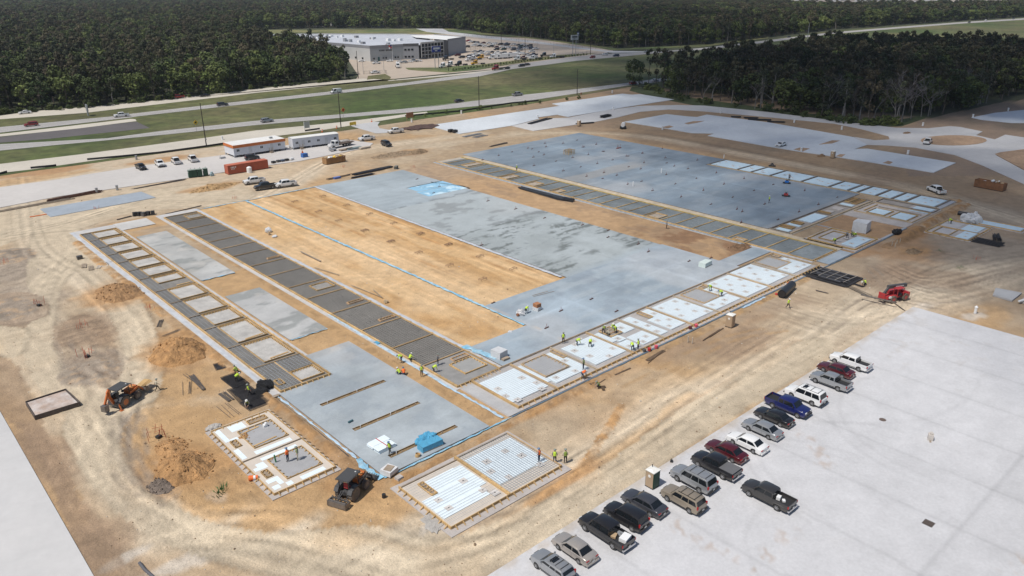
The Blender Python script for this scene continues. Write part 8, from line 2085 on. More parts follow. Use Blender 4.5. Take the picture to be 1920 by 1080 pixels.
# black pipes and rebar by the centre slab top, and by the barred strip
for (px,py,L,n,rz,lb,w) in [(690,323,11,40,.08,'long black pipes stacked behind the central slab',1.6),(712,318,9,34,.1,'second layer of black pipes behind the central slab',1.6),(680,331,8,14,.05,'loose black rods before the pipe stack, near the slab corner',.8),(636,333,9,5,.12,'thin rods leading to a small blue box behind the slab',.4)]:
 bundle(px,py,L,n,rz,lb,mat('black_pipe',(.035,.035,.04),.5,.2,1),.06,w,.04,'pipe_stack','pipes',.35)
tag(MB().box(-1,-.5,0,1,.5,.5).build('toolbox', simple('blue_box',(.10,.16,.42),.5), loc=(*G(632,335),.03)),'small blue tool box at the end of the thin rods behind the slab','tool box')
stack('block_stack',743,316.5,1.6,.8,3,.3,.6,'two short stacks of dark blocks at the far corner of the central slab','blocks',mat('dark_block',(.16,.16,.14),.8),'block')
xa,ya = G(984,354); xb,yb = G(1072,378); ang = math.atan2(yb-ya,xb-xa); Lx = math.hypot(xb-xa,yb-ya)
bundle(1015,364.5,Lx,52,ang,'long heap of black rebar along the clay wedge, by the barred strip',mat('slate_rebar',(.04,.045,.055),.6,.2,1),.05,1.3,.03,h=.5); bundle(1000,360,Lx*.5,8,ang,'few loose rods at the far end of the long rebar heap',M['rebar'],.04,1.4,.03); bundle(1065,377,3.5,26,ang+.2,'tangled dark rebar at the near end of the long heap',MATS['slate_rebar'],.05,1.2,.03,h=.8)
# right: frame of black mesh and pipes
e_ = mesh_sheets(1560,520,8.6,6.2,2,1.57,'large stack of black mesh panels on timber bearers, at the corner of the building',.06,.17)
cn = [(-4.3,-3.1),(4.3,-3.1),(4.3,3.1),(-4.3,3.1)]
for i in range(4): MB().bar((*cn[i],.12),(*cn[(i+1)%4],.12),.28,.2).build('frame_beam', M['blackmesh'], e_)
for i in range(5): MB().bar((-3.4+i*1.6,-2.9,.47),(-3.2+i*1.6,2.2,.47),.07).build('bearer', mat('pale_plank',(0,0,0)), e_)
for i in range(11): MB().obox((rnd.uniform(-.8,.8),-2.7+i*.54,.30+.012*i),(rnd.uniform(4,7.2),rnd.uniform(.2,.42),.03),(0,0,rnd.uniform(-.05,.05))).build('mesh_strip', M['blackmesh'] if i%3 else mat('grey_mesh',(.10,.10,.11),.7,.3,2), e_)
bundle(1597,532,4.6,24,1.45,'short dark rebar bundle right of the mesh panel stack',M['blackmesh'],.03,.55,.03); bundle(1578,528,5,5,1.5,'thin brown rods between the mesh stack and the short bundle',M['rebar'],.03,.6,.03); bundle(1605,545,7,5,1.2,'thin loose rods fanned out before the telehandler',M['rebar'],.025,2.0,.03); bundle(1541,548,2.4,3,1.7,'short rods at the near corner of the mesh stack',M['rebar'],.04,.3,.03); bundle(1685,575,4,2,.9,'single dark rod lying under the telehandler',M['rebar'],.04,.2,.03)
mesh_sheets(1846,453,5.8,3.6,2,1.57,'dark mesh sheets beside the outlying four-part pad',.05,.3); bundle(1868,448,4,30,.4,'tangled black rebar at the right end of the dark mesh sheets',M['blackmesh'],.05,1.6,.1,h=.7); mesh_sheets(1868,458,3.4,1.2,1,1.5,'small black mesh offcut below the dark mesh sheets',.05,.3)
lump(1681,439,.8,.8,'crumpled black plastic on the trench bank below the court',MATS['black_sheeting'],'plastic heap','plastic_heap',6,.3,1.5,-.2)
p,q_ = G(1465,559), G(1484,541); tag(MB().cyl((*p,.75),(*q_,.75),.75,16,caps=False).cyl((*p,.75),(*q_,.75),.68,16).build('plastic_roll', mat('black_roll',(.02,.02,.023),.35)),'fat black plastic roll lying below the white foam strip','plastic roll')
lump(1480,535,.45,.5,'red and orange jackets heaped at the upper end of the black roll',M['orange'],'cloth heap','cloth_heap',7,.1); lump(1455.5,553,.25,.35,'small red bucket left of the black roll',M['red'],'bucket','bucket',8,.02)
p,q_ = G(1796,403), G(1822,408); tag(MB().cyl((*p,.5),(*q_,.5),.5,14).build('plastic_roll', MATS['black_roll']),'black plastic roll leaning on the white tarp, far right','plastic roll')
WT = mat('white_sheeting',(.70,.71,.72),.5,.06,1.5,bump=.25)
lump(1815,416,1.8,1.6,'left lump of the white tarp bundle beside the far black roll',WT,'tarp bundle','tarp_bundle',9,.1); lump(1824,417,1.7,1.9,'right taller lump of the white tarp bundle beside the far black roll',WT,'tarp bundle','tarp_bundle',10,.1)
# wrapped crates
def crate(px,py,a,b_,h,rz,label,m,z=.03,top=None,name='wrapped_crate',cat='crate'):
 x,y = G(px,py,z); e_ = empty(name,(x,y,z),rz,label,cat)
 bb = MB(); k = .03; bb.add([(-a/2,-b_/2,0),(a/2,-b_/2,0),(a/2,b_/2,0),(-a/2,b_/2,0),(-a/2+k,-b_/2+k,h*.96),(a/2-k,-b_/2+k,h),(a/2-k,b_/2-k,h*.97),(-a/2+k,b_/2-k,h*1.02)],[(0,1,5,4),(1,2,6,5),(2,3,7,6),(3,0,4,7),(4,5,6,7)]); bb.build('cover', m, e_)
 MB().box(-a/2+.05,-b_/2-.01,.0,a/2-.05,b_/2+.01,.12).build('pallet', M['oldwood'], e_)
 if top: MB().obox((0,0,h+.02),(a*.7,b_*.6,.06),(0,0,.2)).build('load', top, e_)
crate(1614,433,3.2,3.0,2.3,.15,'big white sheeted crate standing in the clay court',WT,.05); crate(1322,498,2.6,1.5,.9,.1,'flat white crate alone on the damp slab near the clay wedge',mat('pale_green_wrap',(.60,.68,.64),.5,.05,1),.16)
crate(936,668,1.7,1.9,1.1,.1,'white wrapped bundle at the end of the dark rebar strip',WT,.16); tag(MB().box(-.6,-.3,0,.6,.3,.3).build('pallet', M['oldwood'], loc=(*G(948,676),.16)),'empty pallet right of the white wrapped bundle','pallet')
crate(1007,581,1.2,1.2,.6,.2,'pallet of orange bricks wrapped in white film at the base',WT,.16,mat('orange_brick',(.38,.17,.08),.9,.2,2)); b = MB()
for i in range(6):
 for j in range(3): b.box(-.5+j*.34,-.5,.62+i*.1,-.5+j*.34+.31,.5,.71+i*.1)
tag(b.build('brick_stack', MATS['orange_brick'], loc=(*G(1007,581,.16),.16)),'orange bricks stacked above the wrapped pallet on the blue-grey slab','bricks')
lump(977,591,.75,.8,'crumpled white film bundle left of the brick pallet',WT,'tarp bundle','tarp_bundle',11,.16); tag(MB().cyl((-.3,0,.25),(.3,0,.25),.25,10).build('drum', simple('brown_drum',(.28,.12,.06),.6), loc=(*G(972,594),.16)),'brown drum end beside the crumpled white bundle','drum')
crate(730,886,1.5,1.5,.6,.3,'white crate filled with brown debris at the corner of the trenched slab',mat('white_wash',(.60,.60,.60),.7,.1,1),.17,MATS['oldwood'] if 'oldwood' in MATS else M['oldwood'])
crate(748.5,901,.8,.7,.55,.1,'small pale concrete block between the two front pads',M['conc_tan'],.03); tag(MB().cyl((0,0,0),(0,0,.42),.22,12).build('bucket', TRIM, loc=(*G(720,933),.03)),'black bucket on the clay right of the dark tractor','bucket')
# white foam stack
e_ = empty('foam_stack',(*G(717,836,.17),.17),.05,'flat stack of white foam sheets tied with a red band, on the trenched slab','foam sheets')
for k in range(5):
 for j in range(2): MB().box(-1.2,-.6,0,1.2,.6,.09).build('foam_sheet', M['foam'], e_, loc=(-.1+rnd.uniform(-.15,.15),-.62+j*1.24,k*.093))
MB().box(-.05,-1.3,.47,.05,1.3,.49).build('strap', M['red'], e_)
# blue sheeted stack
BL = mat('bright_blue_tarp',(.10,.42,.66),.45,.15,2,bump=.2)
crate(807,838,2.9,1.3,.8,-.05,'bright blue sheeted crate at the third trench',BL,.17); lump(788,833,.65,.5,'folded bright blue tarp left of the blue crate',BL,'tarp','tarp',12,.17); lump(801,822,.8,.4,'bright blue tarp draped over the trench end behind the blue crate',BL,'tarp','tarp',13,.17,1.3,.0)
tag(MB().cyl((0,0,0),(.1,0,.35),.3,12,caps=False).cyl((0,0,.02),(0,0,.06),.3,12).build('wire_coil', M['lumber'], loc=(*G(783,858),.17)),'small coil of tan wire below the blue crate','wire coil')
film('small bright blue sheet on the grey ledge beside the dark rebar strip',[(57.0,93.6),(57.0,94.6)],.7,.2,BL,.2)
# traffic drum, tank, misc
def drum(px,py,label,lying=None,z=.03):
 x,y = G(px,py,z); e_ = empty('traffic_drum',(x,y,z+(.3 if lying is not None else 0)),lying or 0,label,'traffic drum'); 
 for k in range(4):
  a_ = Vector((0,0,k*.25)) if lying is None else Vector((k*.25,0,0)); b_ = Vector((0,0,k*.25+.25)) if lying is None else Vector((k*.25+.25,0,0)); MB().cyl(a_,b_,.30-.02*k,12).build('stripe', M['white'] if k == 2 else M['orange'], e_)
drum(467,901,'orange and white drum lying against the small pad',-.5); drum(604.5,248,'orange traffic drum by the road near the second tall pole'); drum(697,229,'orange traffic drum at the site entrance, right'); drum(631.5,241,'orange traffic drum at the foot of the second tall pole')
lump(400,802,.7,.25,'pale dumped concrete blob behind the small pad',mat('dumped_concrete',(.50,.47,.43),.9,.15,2,bump=.2),'concrete blob','concrete_blob',15,.02,1.4); lump(812,980,1.0,.18,'spilled pale concrete beside the two-bay pad',MATS['dumped_concrete'],'concrete blob','concrete_blob',16,.0,1.6,1.3)
tag(MB().cyl((0,0,0),(-.1,.0,1.0),.09,8).build('pipe', simple('green_pipe',(.03,.20,.08),.5), loc=(*G(518,870),.26)),'green upright pipe in the lower room of the small pad','pipe')
tag(MB().box(-.25,-.2,0,.25,.2,.3).ball((.1,0,.4),.2,8,5).build('bag', M['white'], loc=(*G(498,803),.26)),'white bag in the upper room of the small pad','bag')
tag(MB().cyl((-.35,0,.15),(.35,.1,.15),.12,8).build('gas_bottle', simple('teal_bottle',(.05,.12,.14),.5), loc=(*G(658,794),.17)),'short dark bottle lying between the first and second trench','bottle')
# culvert and dark hose bottom left, manhole, grate, concrete block
p = [G(262,1057),G(272,1070),G(286,1082),G(300,1095)]; b = MB()
for a_,b_ in zip(p[:-1],p[1:]): b.cyl((*a_,.12),(*b_,.12),.16,8)
tag(b.build('hose', simple('grey_hose',(.10,.10,.11),.6)),'thick grey hose end at the bottom left edge of the dirt','hose')
tag(MB().cyl((0,0,0),(0,0,.012),.42,20).build('manhole_cover', simple('iron',(.16,.12,.10),.7,.3), loc=(*G(1655,787,.1),.102)),'round rusty manhole cover in the parking pavement','manhole cover')
e_ = empty('drain_grate',(*G(1741,981,.1),.102),0,'square rusty drain grate in the parking pavement','drain grate'); MB().box(-.5,-.5,0,.5,.5,.008).build('frame', TRIM, e_)
for i in range(7): MB().box(-.45,-.46+i*.135,.008,.45,-.38+i*.135,.03).build('bar', MATS['iron'], e_)
e_ = empty('concrete_block',(*G(1744,824,.1),.1),.4,'pale concrete bollard block alone on the parking pavement','concrete block'); MB().box(-.35,-.3,0,.35,.3,.75).build('block', mat('block_conc',(.50,.46,.42),.9,.1,2), e_); MB().box(-.2,-.15,.752,.25,.15,.95).build('cap', MATS['block_conc'], e_); MB().box(-.75,-.1,0,-.37,.1,.08).build('shim', M['oldwood'], e_)
tag(MB().obox((0,0,.12),(.35,.3,.2),(0,0,.5)).cyl((.1,0,.2),(.1,.1,.4),.03,6).build('hand_tool', TRIM, loc=(*G(1259,866,.1),.1)),'small dark tool left on the pavement edge above the toilet booth','tool')
# right edge: white slabs
x,y = G(1912,562); e_ = empty('slab_stack',(x,y,.05),.2,'pale panels stacked at the right edge of the photo','panels')
MB().prism([(-2,1),(3,0),(3,4),(-1,4)],0,.3).build('panel', M['pave_far'], e_); MB().bar((-2.5,0,.5),(2,-2.5,.5),.4,.2).build('panel', M['white'], e_); MB().prism([(-2.3,-1),(1.5,-3.2),(3,-1),(-1.4,0)],0,.25).build('panel', M['conc_tan'], e_); MB().bar((-2.6,-1.2,.15),(-.5,-2.3,.15),.2).build('bearer', TRIM, e_)
tag(MB().cyl((0,0,0),(0,0,1.1),.22,12).cyl((0,0,1.1),(0,0,1.35),.3,12,0,.1).build('hydrant_marker', M['white'], loc=(*G(1828,588),.05)),'small white capped standpipe on the dirt right of the pavement tip','standpipe')
# things near the trailer yard
for i,(px,py) in enumerate([(513,306),(522,304),(530,303),(538,301.5),(547,300)]):
 x,y = G(px,py,.14); e_ = empty('pallet_load',(x,y,.14),.1,['dark pallet load right of the container, first','dark pallet load right of the container, second','blue-grey pallet load, middle of five','dark pallet load, fourth of five','white sacks on a pallet, last of five'][i],'pallet load'); MB().box(-.6,-.5,0,.6,.5,.14).build('pallet', M['oldwood'], e_); MB().obox((0,0,.42),(1.1,.9,.5),(0,.05,.1)).build('load', [TRIM,DG,simple('slate',(.08,.11,.16),.7),TRIM,M['white']][i], e_)
crate(571,294.5,1.8,1.4,1.2,.1,'blue container box at the corner of the trailer pavement',simple('blue_tank',(.03,.12,.36),.4),.14,None,'blue_box','box'); tag(MB().cyl((0,0,0),(0,0,1.2),.6,3,0,.05).build('warning_triangle', M['orange'], loc=(*G(567,289),.14)),'small orange triangular sign above the blue box','sign')
x,y = G(660,282,.14); 
for i in range(3): stack('timber_bundle',[650,664,684][i],[282,280,278.5][i],[5,6,4][i],1.6,4,.12,.05,['grey timber bundle on the pavement below the flatbed truck','teal-grey timber bundle right of the first','pale timber and blue sheets at the pavement tip'][i],'timber',[M['oldwood'],mat('teal_timber',(.20,.25,.25),.8,.2,1),MATS['pale_plank']][i],'board',.14)
tag(MB().box(-1.1,-.8,.5,1.1,.8,.8).box(-.9,-.6,0,-.8,.6,.5).box(.8,-.6,0,.9,.6,.5).build('work_table', M['steel'], loc=(*G(624,284),.14)),'small steel work table between the flatbed truck and dumpster','table')
e_ = tag(MB().box(-.8,-.4,0,.8,.4,.5).bar((-.9,.5,0),(-.4,.5,1.1),.08).build('generator', M['steel'], loc=(*G(418,298),.14)),'small generator left of the orange-trimmed office','generator')
# capped pipe risers (inlets) on the far lots
for (px,py,lb) in [(256,299,'pale pipe riser on the strip above the three white pickups'),(182,361,'grey pipe riser on the edge of the trailer pavement'),(220,356,'thin grey pipe riser right of the wider one'),(417,262,'white riser at the service road behind the orange-trimmed office'),(772,229,'white riser beside the brown site board'),(865,213,'white riser on the brown verge above the pale lot'),(1148,174.5,'white riser at the top of the far pale lot'),(1008,221,'white riser at the notch of the far pale lot'),(1150,206,'white riser on the line between far lot and road'),(1242,243,'white riser at the corner of the second far lot'),
 (1502,284,'white riser in the dirt notch of the second far lot'),(1702,289,'white riser at the right end of the second far lot'),(1351,212,'white riser between curved road and second lot'),(1489,230,'white riser on the island of the curved road'),(1578,243,'white riser further along the island of the curved road'),(1730,236,'white riser on the verge below the woods'),(1824,220,'white riser left of the far right lot'),(1890,208,'white riser behind the far right lot')]:
 x,y = G(px,py,.1); tag(MB().cyl((0,0,0),(0,0,1.2),.32,10).cyl((0,0,1.2),(0,0,1.3),.38,10).build('pipe_riser', M['white'] if px > 300 else M['steel'], loc=(x,y,.05)), lb, 'pipe riser')
# scattered dark clutter on the far lots
for i,(px,py,L) in enumerate([(1380,220.5,4),(1408,222.5,6),(1424,226,9),(1455,230,7)]): bundle(px,py,L,18,-.9,'%s dark rubble on the edge between curved road and second lot'%['smallest','second','widest','rightmost'][i],TRIM,.08,.9,.16,'rubble_pile','rubble',.4)
bundle(1135,220,6,40,.15,'black timber stack on the far access road',TRIM,.08,2.2,.14,'timber_stack','timber',.9); bundle(1097,232,8,16,-.35,'dark beams lying right of the far toilet booth',TRIM,.08,.9,.14,'timber_stack','timber',.3); bundle(1012,228,16,26,.25,'dark mats along the far pale lot, below its notch',TRIM,.08,2.0,.1,'timber_stack','timber',.3)
for i,(px,py) in enumerate([(845,248),(853,249)]): tag(MB().box(-.8,-.7,0,.8,.7,1.0).build('crate', TRIM, loc=(*G(px,py),.1)),['left dark crate at the tip of the far pale lot','right dark crate at the tip of the far pale lot'][i],'crate')
for i,(px,py,L,rz) in enumerate([(885,254,9,.1),(900,256,7,.15)]): bundle(px,py,L,8,rz,['pale frames lying below the far pale lot','second pale frame set right of the first'][i],M['steel'],.08,2.4,.05,'frame_stack','frames',.15)
bundle(935,272,9,8,.1,'brown timbers at the far left tip of the slate slab',M['rebar'],.08,.8,.05,'timber_stack','timber',.3)
lump(790,239,4.5,.5,'patch of dark dead brush left of the far pale lot',mat('dead_brush',(.10,.06,.05),1,.4,2,bump=.3),'brush patch','brush_patch',20,.0,1.6)
# tyres / pumps by the top of strips
for i,(px,py) in enumerate([(254,405),(262,404.5),(270,405),(278,403.5),(287,402.5)]): tag(MB().obox((0,0,.45),(1.0,.8,.9),(0,.1,.3*i)).cyl((0,-.5,.3),(0,.5,.3),.3,10).build('pump_unit', TRIM if i != 2 else DG, loc=(*G(px,py),.05)),'%s black pump in the row above the second strip'%['first','second','middle','fourth','last'][i],'pump','row of black pumps')
bundle(233,409,4,10,.3,'dark rods left of the row of black pumps',M['rebar'],.04,.6); bundle(140,368.5,14,26,.12,'reddish-brown rebar rack along the trailer pavement edge',simple('rust_bar',(.12,.055,.035),.8),.05,1.6,.05,h=.5); bundle(300,345.5,16,10,.1,'thin dark rods beside the pavement edge, right of the risers',M['rebar'],.04,.6,.03); bundle(60,386,20,12,.1,'brown timbers along the lower edge of the trailer pavement, left',M['oldwood'],.06,1.2,.03); bundle(345,394,10,5,.13,'thin rods at the top edge of the second strip',M['rebar'],.04,.4,.03)
tag(MB().cyl((-1.8,0,.1),(1.8,0,.1),.1,6).build('fence_roll', M['orange'], loc=(*G(72,405),.03), ),'orange barrier piece lying left of the long blue-grey pad','barrier')
tag(MB().box(-.5,-.4,0,.5,.4,.7).build('generator', DG, loc=(*G(150,486),.03)),'dark machine box on the brown patch left of the left strip','generator')
for i,(px,py,lb) in enumerate([(503,435,'white sack on the clay beside the dark strip, upper'),(515,444,'white folded film on the clay beside the dark strip, lower'),(724,567,'small pale box on the clay pad near the ledge'),(957,623,'white scrap at the lower tip of the clay pad')]): lump(px,py,[.7,.6,.4,.35][i],[.9,.3,.4,.2][i],lb,[WT,WT,M['ply'],WT][i],'sack' if i < 2 else 'scrap','sack' if i < 2 else 'scrap',30+i,.05)
tag(MB().cyl((0,0,0),(0,0,.6),.28,8).build('carton', M['ply'], loc=(*G(505,440),.05)),'brown carton under the white sack on the clay','carton')
for (p0_,p1_,w_,lb) in [((564,473),(601,491),.35,'long grey plank lying on the clay pad'),((590,503),(636,517),.15,'thin grey plank lying on the clay pad, lower'),((658,536),(716,559),.12,'thin rods on the clay pad near the ledge'),((700,545),(717,560),.15,'short thin plank beside the thin rods'),((998,556),(1027,548),.10,'thin pale lath on the damp slab'),((1000,558),(1039,548),.08,'second thin lath on the damp slab')]:
 loose_plank(lb, G(*p0_), G(*p1_), w_, .05, .2, M['oldwood'], 'plank')
for (p0_,p1_,w_,lb) in [((1153,704),(1182,691),.25,'dark plank on the dirt below the front strip'),((1213,677),(1245,658),.6,'dark grate leaning in the dirt below the strip edge'),((1215,682),(1250,654),.08,'thin bar crossing the dark grate'),((1318,639),(1350,618),.14,'dark plank bundle left of the lone toilet booth'),((1330,632),(1356,616),.2,'second dark plank left of the lone toilet booth'),((1122,720),(1135,712),.15,'short brown plank by the crouching worker in scrap'),((983,783),(1008,776),.08,'thin lath below the left end of the front strip'),((1115,722),(1126,712),.2,'brown plank crossing the scrap pile')]:
 loose_plank(lb, G(*p0_), G(*p1_), w_, .08, .08, mat('dark_timber',(.12,.08,.05),.9,.3,2), 'plank')
for i,(px,py) in enumerate([(1110,722),(1130,730)]): tag(MB().obox((0,0,.15),(.9,.3,.25),(.2,.1,i)).obox((.2,.3,.2),(.3,.9,.2),(0,.3,i)).build('scrap', MATS['dark_timber'], loc=(*G(px,py),.03)),['scrap timber left of the crouching worker','scrap timber right of the crouching worker'][i],'scrap timber')
for i,(px,py,m_) in enumerate([(1208,661,DG),(1217,659,M['red']),(1230,654,simple('pink_bucket',(.65,.10,.14),.5)),(1294,618,simple('maroon_bucket',(.12,.03,.03),.6)),(1305,614,simple('pink_bucket',(0,0,0)))]): tag(MB().cyl((0,0,0),(0,0,.45),.24,10,0,.28).build('bucket', m_, loc=(*G(px,py),.12)),['grey bucket at the outer edge of the front strip','dark red bucket right of the grey one','pink bucket right of the dark red one','maroon bucket near the lone toilet booth','bright pink bucket near the lone toilet booth'][i],'bucket')
# ------------------------------------------------------------------ pipe stubs on slabs
STUB = MB().box(-.5,-.10,0,.5,.10,.10,0).cyl((0,0,.1),(0,0,.75),.035,6,1).cyl((-.3,0,.1),(-.3,0,.4),.03,6,1).cyl((.34,0,.1),(.34,0,.3),.03,6,1)
sm = [mat('stub_box',(.09,.045,.035),.8), simple('rust_pipe',(.20,.05,.035),.7)]
STM = STUB.mesh('pipe_stub', sm); STM2 = MB().box(-.45,-.10,0,.45,.10,.12,0).cyl((.1,0,.1),(.1,0,.4),.03,6,1).mesh('pipe_stub', sm)
def Z4(c,r,x,y): return (480*c+x/4,270*r+y/4)
ST = [Z4(2,1,*p) for p in [(150,38),(240,82),(255,22),(330,130),(165,163),(385,203),(515,173),(640,147),(573,80),(690,57),(455,103),(530,24),(398,50),(560,243),(690,215),(680,260),(787,235),(868,303),(972,280),(1055,350),(1157,231),(1160,143),(1150,105),(1217,167),(1225,300),(1268,398),(1320,187),(1383,259),(1390,122),(1435,349),(1492,453),(1532,217),(1590,302),(1655,400),(1687,490),(1740,260),(1815,350),(1727,508),(1895,452),(875,172),(966,188),(990,140),(873,92),(980,70),(1128,35),(755,120),(632,3),(1718,590)]]
ST += [Z4(3,1,*p) for p in [(40,305),(275,350),(135,395),(520,400),(378,455),(232,510),(75,568)]]+[(1022,269),(1056,269),(1082,263),(1118,271),(1095,276),(1130,284),(1158,278),(1175,293),(1204,287),(905,300),(935,292),(960,285),(990,278),(1000,295),(1010,285)]
for i,(px,py) in enumerate(ST):
 o = link('pipe_stub', (STM,STM2)[i%3==0], None, (*G(px,py,.16),.16), (0,0,rnd.uniform(-.2,.2)+.1)); tag(o,'short rusty pipe stub in a small box on the large slate slab','pipe stub','pipe stubs on the large slate slab')
for i,(px,py,lb) in enumerate([(1197,458,'pipe stub with tall rod on the stained slab near the clay wedge'),(1140,445,'small rusty stub on the stained slab'),(1216,472,'tan boxed stub on the seam between stained and damp slab'),(1292,490,'tall rusty pipe stub on the damp slab left of the flat white crate'),(1333,484,'dark stub at the tip of the clay wedge'),(1109,561,'red stub with long box on the damp slab'),(1052,583,'bright red boxed stub on the damp slab'),(1156,584,'pair of dark stubs on the damp slab'),(1025,615,'black cap stub on the seam near the standing worker'),(925,568,'dark block on the edge of the damp slab'),(1092,422,'small dark stub on the stained slab edge'),(1021,409,'grey stub on the stained slab, upper'),(967,392,'grey stub on the stained slab, far'),(1141,432,'dark stub by the slab edge'),(903,460,'dark object on the left edge of the stained slab'),(782,336,'small tan stub near the blue sheeted square'),(824,350,'dark bump on the blue sheeted square, upper'),(813,362,'dark block on the blue sheeted square, lower'),(915,377,'grey stub right of the blue sheeted square')]):
 tag(link('pipe_stub', (STM,STM2)[i%2], None, (*G(px,py,.16),.16), (0,0,.1)), lb, 'pipe stub')
# rod crates on the clay pad: two rows
RC = MB()
for s_ in (-.35,.35):
 for t in (-.7,.7): RC.bar((t,s_,0),(t,s_,.4),.05)
 RC.bar((-.8,s_,.3),(.8,s_,.3),.05)
for t in (-.7,0,.7): RC.bar((t,-.35,.32),(t,.35,.32),.06)
RCM = RC.mesh('sleeve_frame', mat('brown_frame',(.24,.15,.10),.9,.2,3))
k_ = 0
for row in ([(553,379),(597,398),(635,415),(683,433),(734,454),(787,439),(840,460)],[(605,369),(650,386),(693,402.5),(738,420),(790,440),(842,460),(900,482),(962,506)],[(685,434),(732,454),(785,475),(843,499),(905,525)]):
 for (px,py) in row: 
  k_ += 1; tag(link('sleeve_frame', RCM, None, (*G(px,py),.02), (0,0,.15)), 'small brown timber frame in a row on the orange clay pad','timber frame','timber frames in rows on the clay pad')
# survey laths with orange tops
LTH = MB()
for i in range(8): a_ = rnd.uniform(-1.1,1.1); b_ = rnd.uniform(-.8,.8); LTH.bar((a_,b_,0),(a_+rnd.uniform(-.2,.2),b_,rnd.uniform(.7,1.2)),.04)
for i in range(4): LTH.bar((rnd.uniform(-1,1),rnd.uniform(-.7,.7),.6),(rnd.uniform(-1,1),rnd.uniform(-.7,.7),.7),.03)
LTM = LTH.mesh('lath_cluster', simple('faded_red',(.50,.13,.07),.8))
for i,(px,py,lb,s_) in enumerate([(73,572,'cluster of red laths round a dark hole, far left',1.1),(155,614,'cluster of red laths at the top of the worn island',1),(163,668,'cluster of red laths with a dark box, lower end of the worn island',1.2),(297,819,'cluster of red laths beside the clay heap, above the small pad',1.3),(7,494,'lath cluster at the left edge of the photo',1),(280,580,'small red lath cluster below the brown heap',.8),(180,393,'red lath cluster below the long blue-grey pad',.8),(1832,487,'red lath in a small hollow on the right-hand dirt',.7),(644,314,'red lath by a small pile in front of the brown dumpster',.7),(775,315,'red laths at the far corner of the central slab',.8),(440,373,'lath on the dirt above the dark strip',.7)]):
 o = link('lath_cluster', LTM, None, (*G(px,py),.02), (0,0,i), (s_,s_,s_)); tag(o, lb, 'survey laths')
 if i in (0,2,3): tag(MB().obox((0,0,.15),(.6,.5,.3),(0,.1,.4)).build('dark_box', TRIM, loc=(*G(px+1,py+2),.05)), ['dark block among the far left laths','','dark box among the lower island laths','red-brown block among the laths above the small pad'][i], 'block')
GW = MB()
for i in range(24): a_ = rnd.uniform(0,6.28); r_ = rnd.uniform(0,.6); GW.add([(r_*math.cos(a_)-.05,r_*math.sin(a_),0),(r_*math.cos(a_)+.05,r_*math.sin(a_),0),(r_*math.cos(a_)*1.6,r_*math.sin(a_)*1.6,rnd.uniform(.2,.5))],[(0,1,2)])
GWM = GW.mesh('weed', simple('weed_green',(.07,.16,.05),.9))
for i,(px,py) in enumerate([(410,925),(416,918),(1800,505),(1806,503),(1764,472),(100,0)]):
 if i < 5: tag(link('weed', GWM, None, (*G(px,py),.02), None, (1.3,1.3,1)), ['green weed tuft left of the small pad','second green weed tuft left of the small pad','green weed tuft in the right-hand hollow','second green weed tuft in the right-hand hollow','faint green weed on the right-hand dirt'][i], 'weed')
# sill stakes: pale posts stuck in the ground
for i,(px,py) in enumerate([(1290,642),(1298,644),(1672,462),(1678,464),(1681,458),(1687,456)]): tag(MB().bar((0,0,0),(0,0,1.0),.12).build('stake_post', MATS['pale_plank'], loc=(*G(px,py),.02)), ['left pale stake below the front strip','right pale stake below the front strip','first pale stake on the trench bank','second pale stake on the trench bank','third pale stake on the trench bank','fourth pale stake on the trench bank'][i], 'stake')
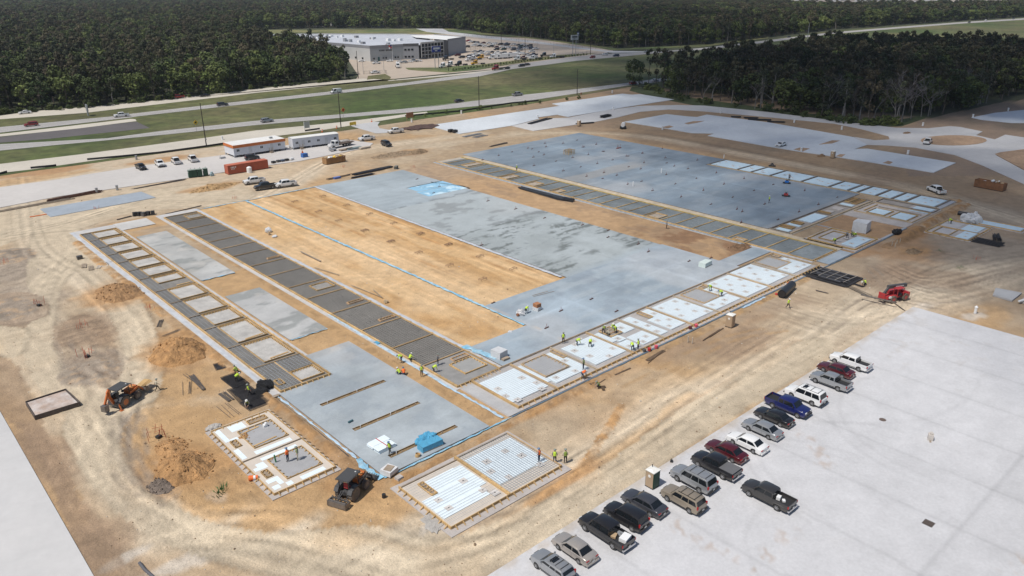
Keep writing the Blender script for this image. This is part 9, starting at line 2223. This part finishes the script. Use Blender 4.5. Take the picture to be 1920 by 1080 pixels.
# timber cage on the slate slab
b = MB()
for i in range(5):
 for j in range(4): b.bar((i*.7,j*.7,0),(i*.7,j*.7,1.5),.12)
for z_ in (.7,1.4):
 for j in range(4): b.bar((0,j*.7,z_),(2.8,j*.7,z_),.1)
tag(b.build('timber_cage', M['lumber'], loc=(*G(1066,292),.16)),'open timber cage standing on the far part of the slate slab','timber cage')
tag(MB().box(-1,-.3,0,1,.3,.2).bar((-.8,0,.2),(-.8,0,1.4),.06).bar((0,0,.2),(0,0,1.2),.06).bar((.8,0,.2),(.8,0,1.3),.06).build('pipe_rack', sm[1], loc=(*G(1160,279),.16)),'wide red pipe rack on the far part of the slate slab','pipe rack')
for i,(px,py) in enumerate([(1187,350),(1240,325),(1357,298)]): tag(MB().cyl((0,0,0),(0,0,1.2),.12,8).build('white_post', M['white'], loc=(*G(px,py),.16)), ['white upright pipe on the slate slab, left','white upright pipe on the slate slab, middle','white upright pipe at the corner of the far bays'][i], 'post')
# silt fence along the service road
for i,(pts,lb) in enumerate([([(164,301),(230,295),(300,288),(380,277),(420,271)],'low black silt fence above the three white pickups'),([(58,317),(100,313),(106,312)],'short black silt fence at the far left by the service road'),([(572,247),(600,243)],'short black silt fence piece by the tall pole'),([(0,328),(14,324)],'black silt fence end at the left edge of the photo'),([(760,219),(860,210),(960,194.5),(1010,190)],'low black silt fence above the brown verge')]):
 p = [G(*a) for a in pts]; b = MB()
 for a_,b_ in zip(p[:-1],p[1:]):
  b.add([(*a_,0),(*b_,0),(*b_,.7),(*a_,.7),(a_[0],a_[1]+.06,0),(b_[0],b_[1]+.06,0),(b_[0],b_[1]+.06,.7),(a_[0],a_[1]+.06,.7)],[(0,1,2,3),(7,6,5,4),(3,2,6,7)])
 tag(b.build('silt_fence', TRIM), lb, 'silt fence')
for i in range(22):
 t = rnd.random(); x,y = G(765+t*330,222-t*38+rnd.uniform(-1.6,.8)); o = link('shrub', T_SHRUB[i%2][0], None, (x,y,0),(0,0,i),(.15+.3*rnd.random()**2,)*3); tag(o,'small weedy bush on the bank below the near highway lanes','bush','bushes on the bank below the highway')
# ------------------------------------------------------------------ air
hz = bpy.data.materials.new('haze'); hz.use_nodes = True; nt = hz.node_tree; nt.nodes.remove(nt.nodes['Principled BSDF'])
vp = nt.nodes.new('ShaderNodeVolumePrincipled'); vp.inputs['Color'].default_value = (.80,.87,1.0,1); vp.inputs['Density'].default_value = .00007; vp.inputs['Anisotropy'].default_value = .2
nt.links.new(vp.outputs[0], nt.nodes['Material Output'].inputs['Volume'])
tag(MB().box(-3000,-800,-1.6,6500,6500,58).build('haze', hz), kind='stuff')
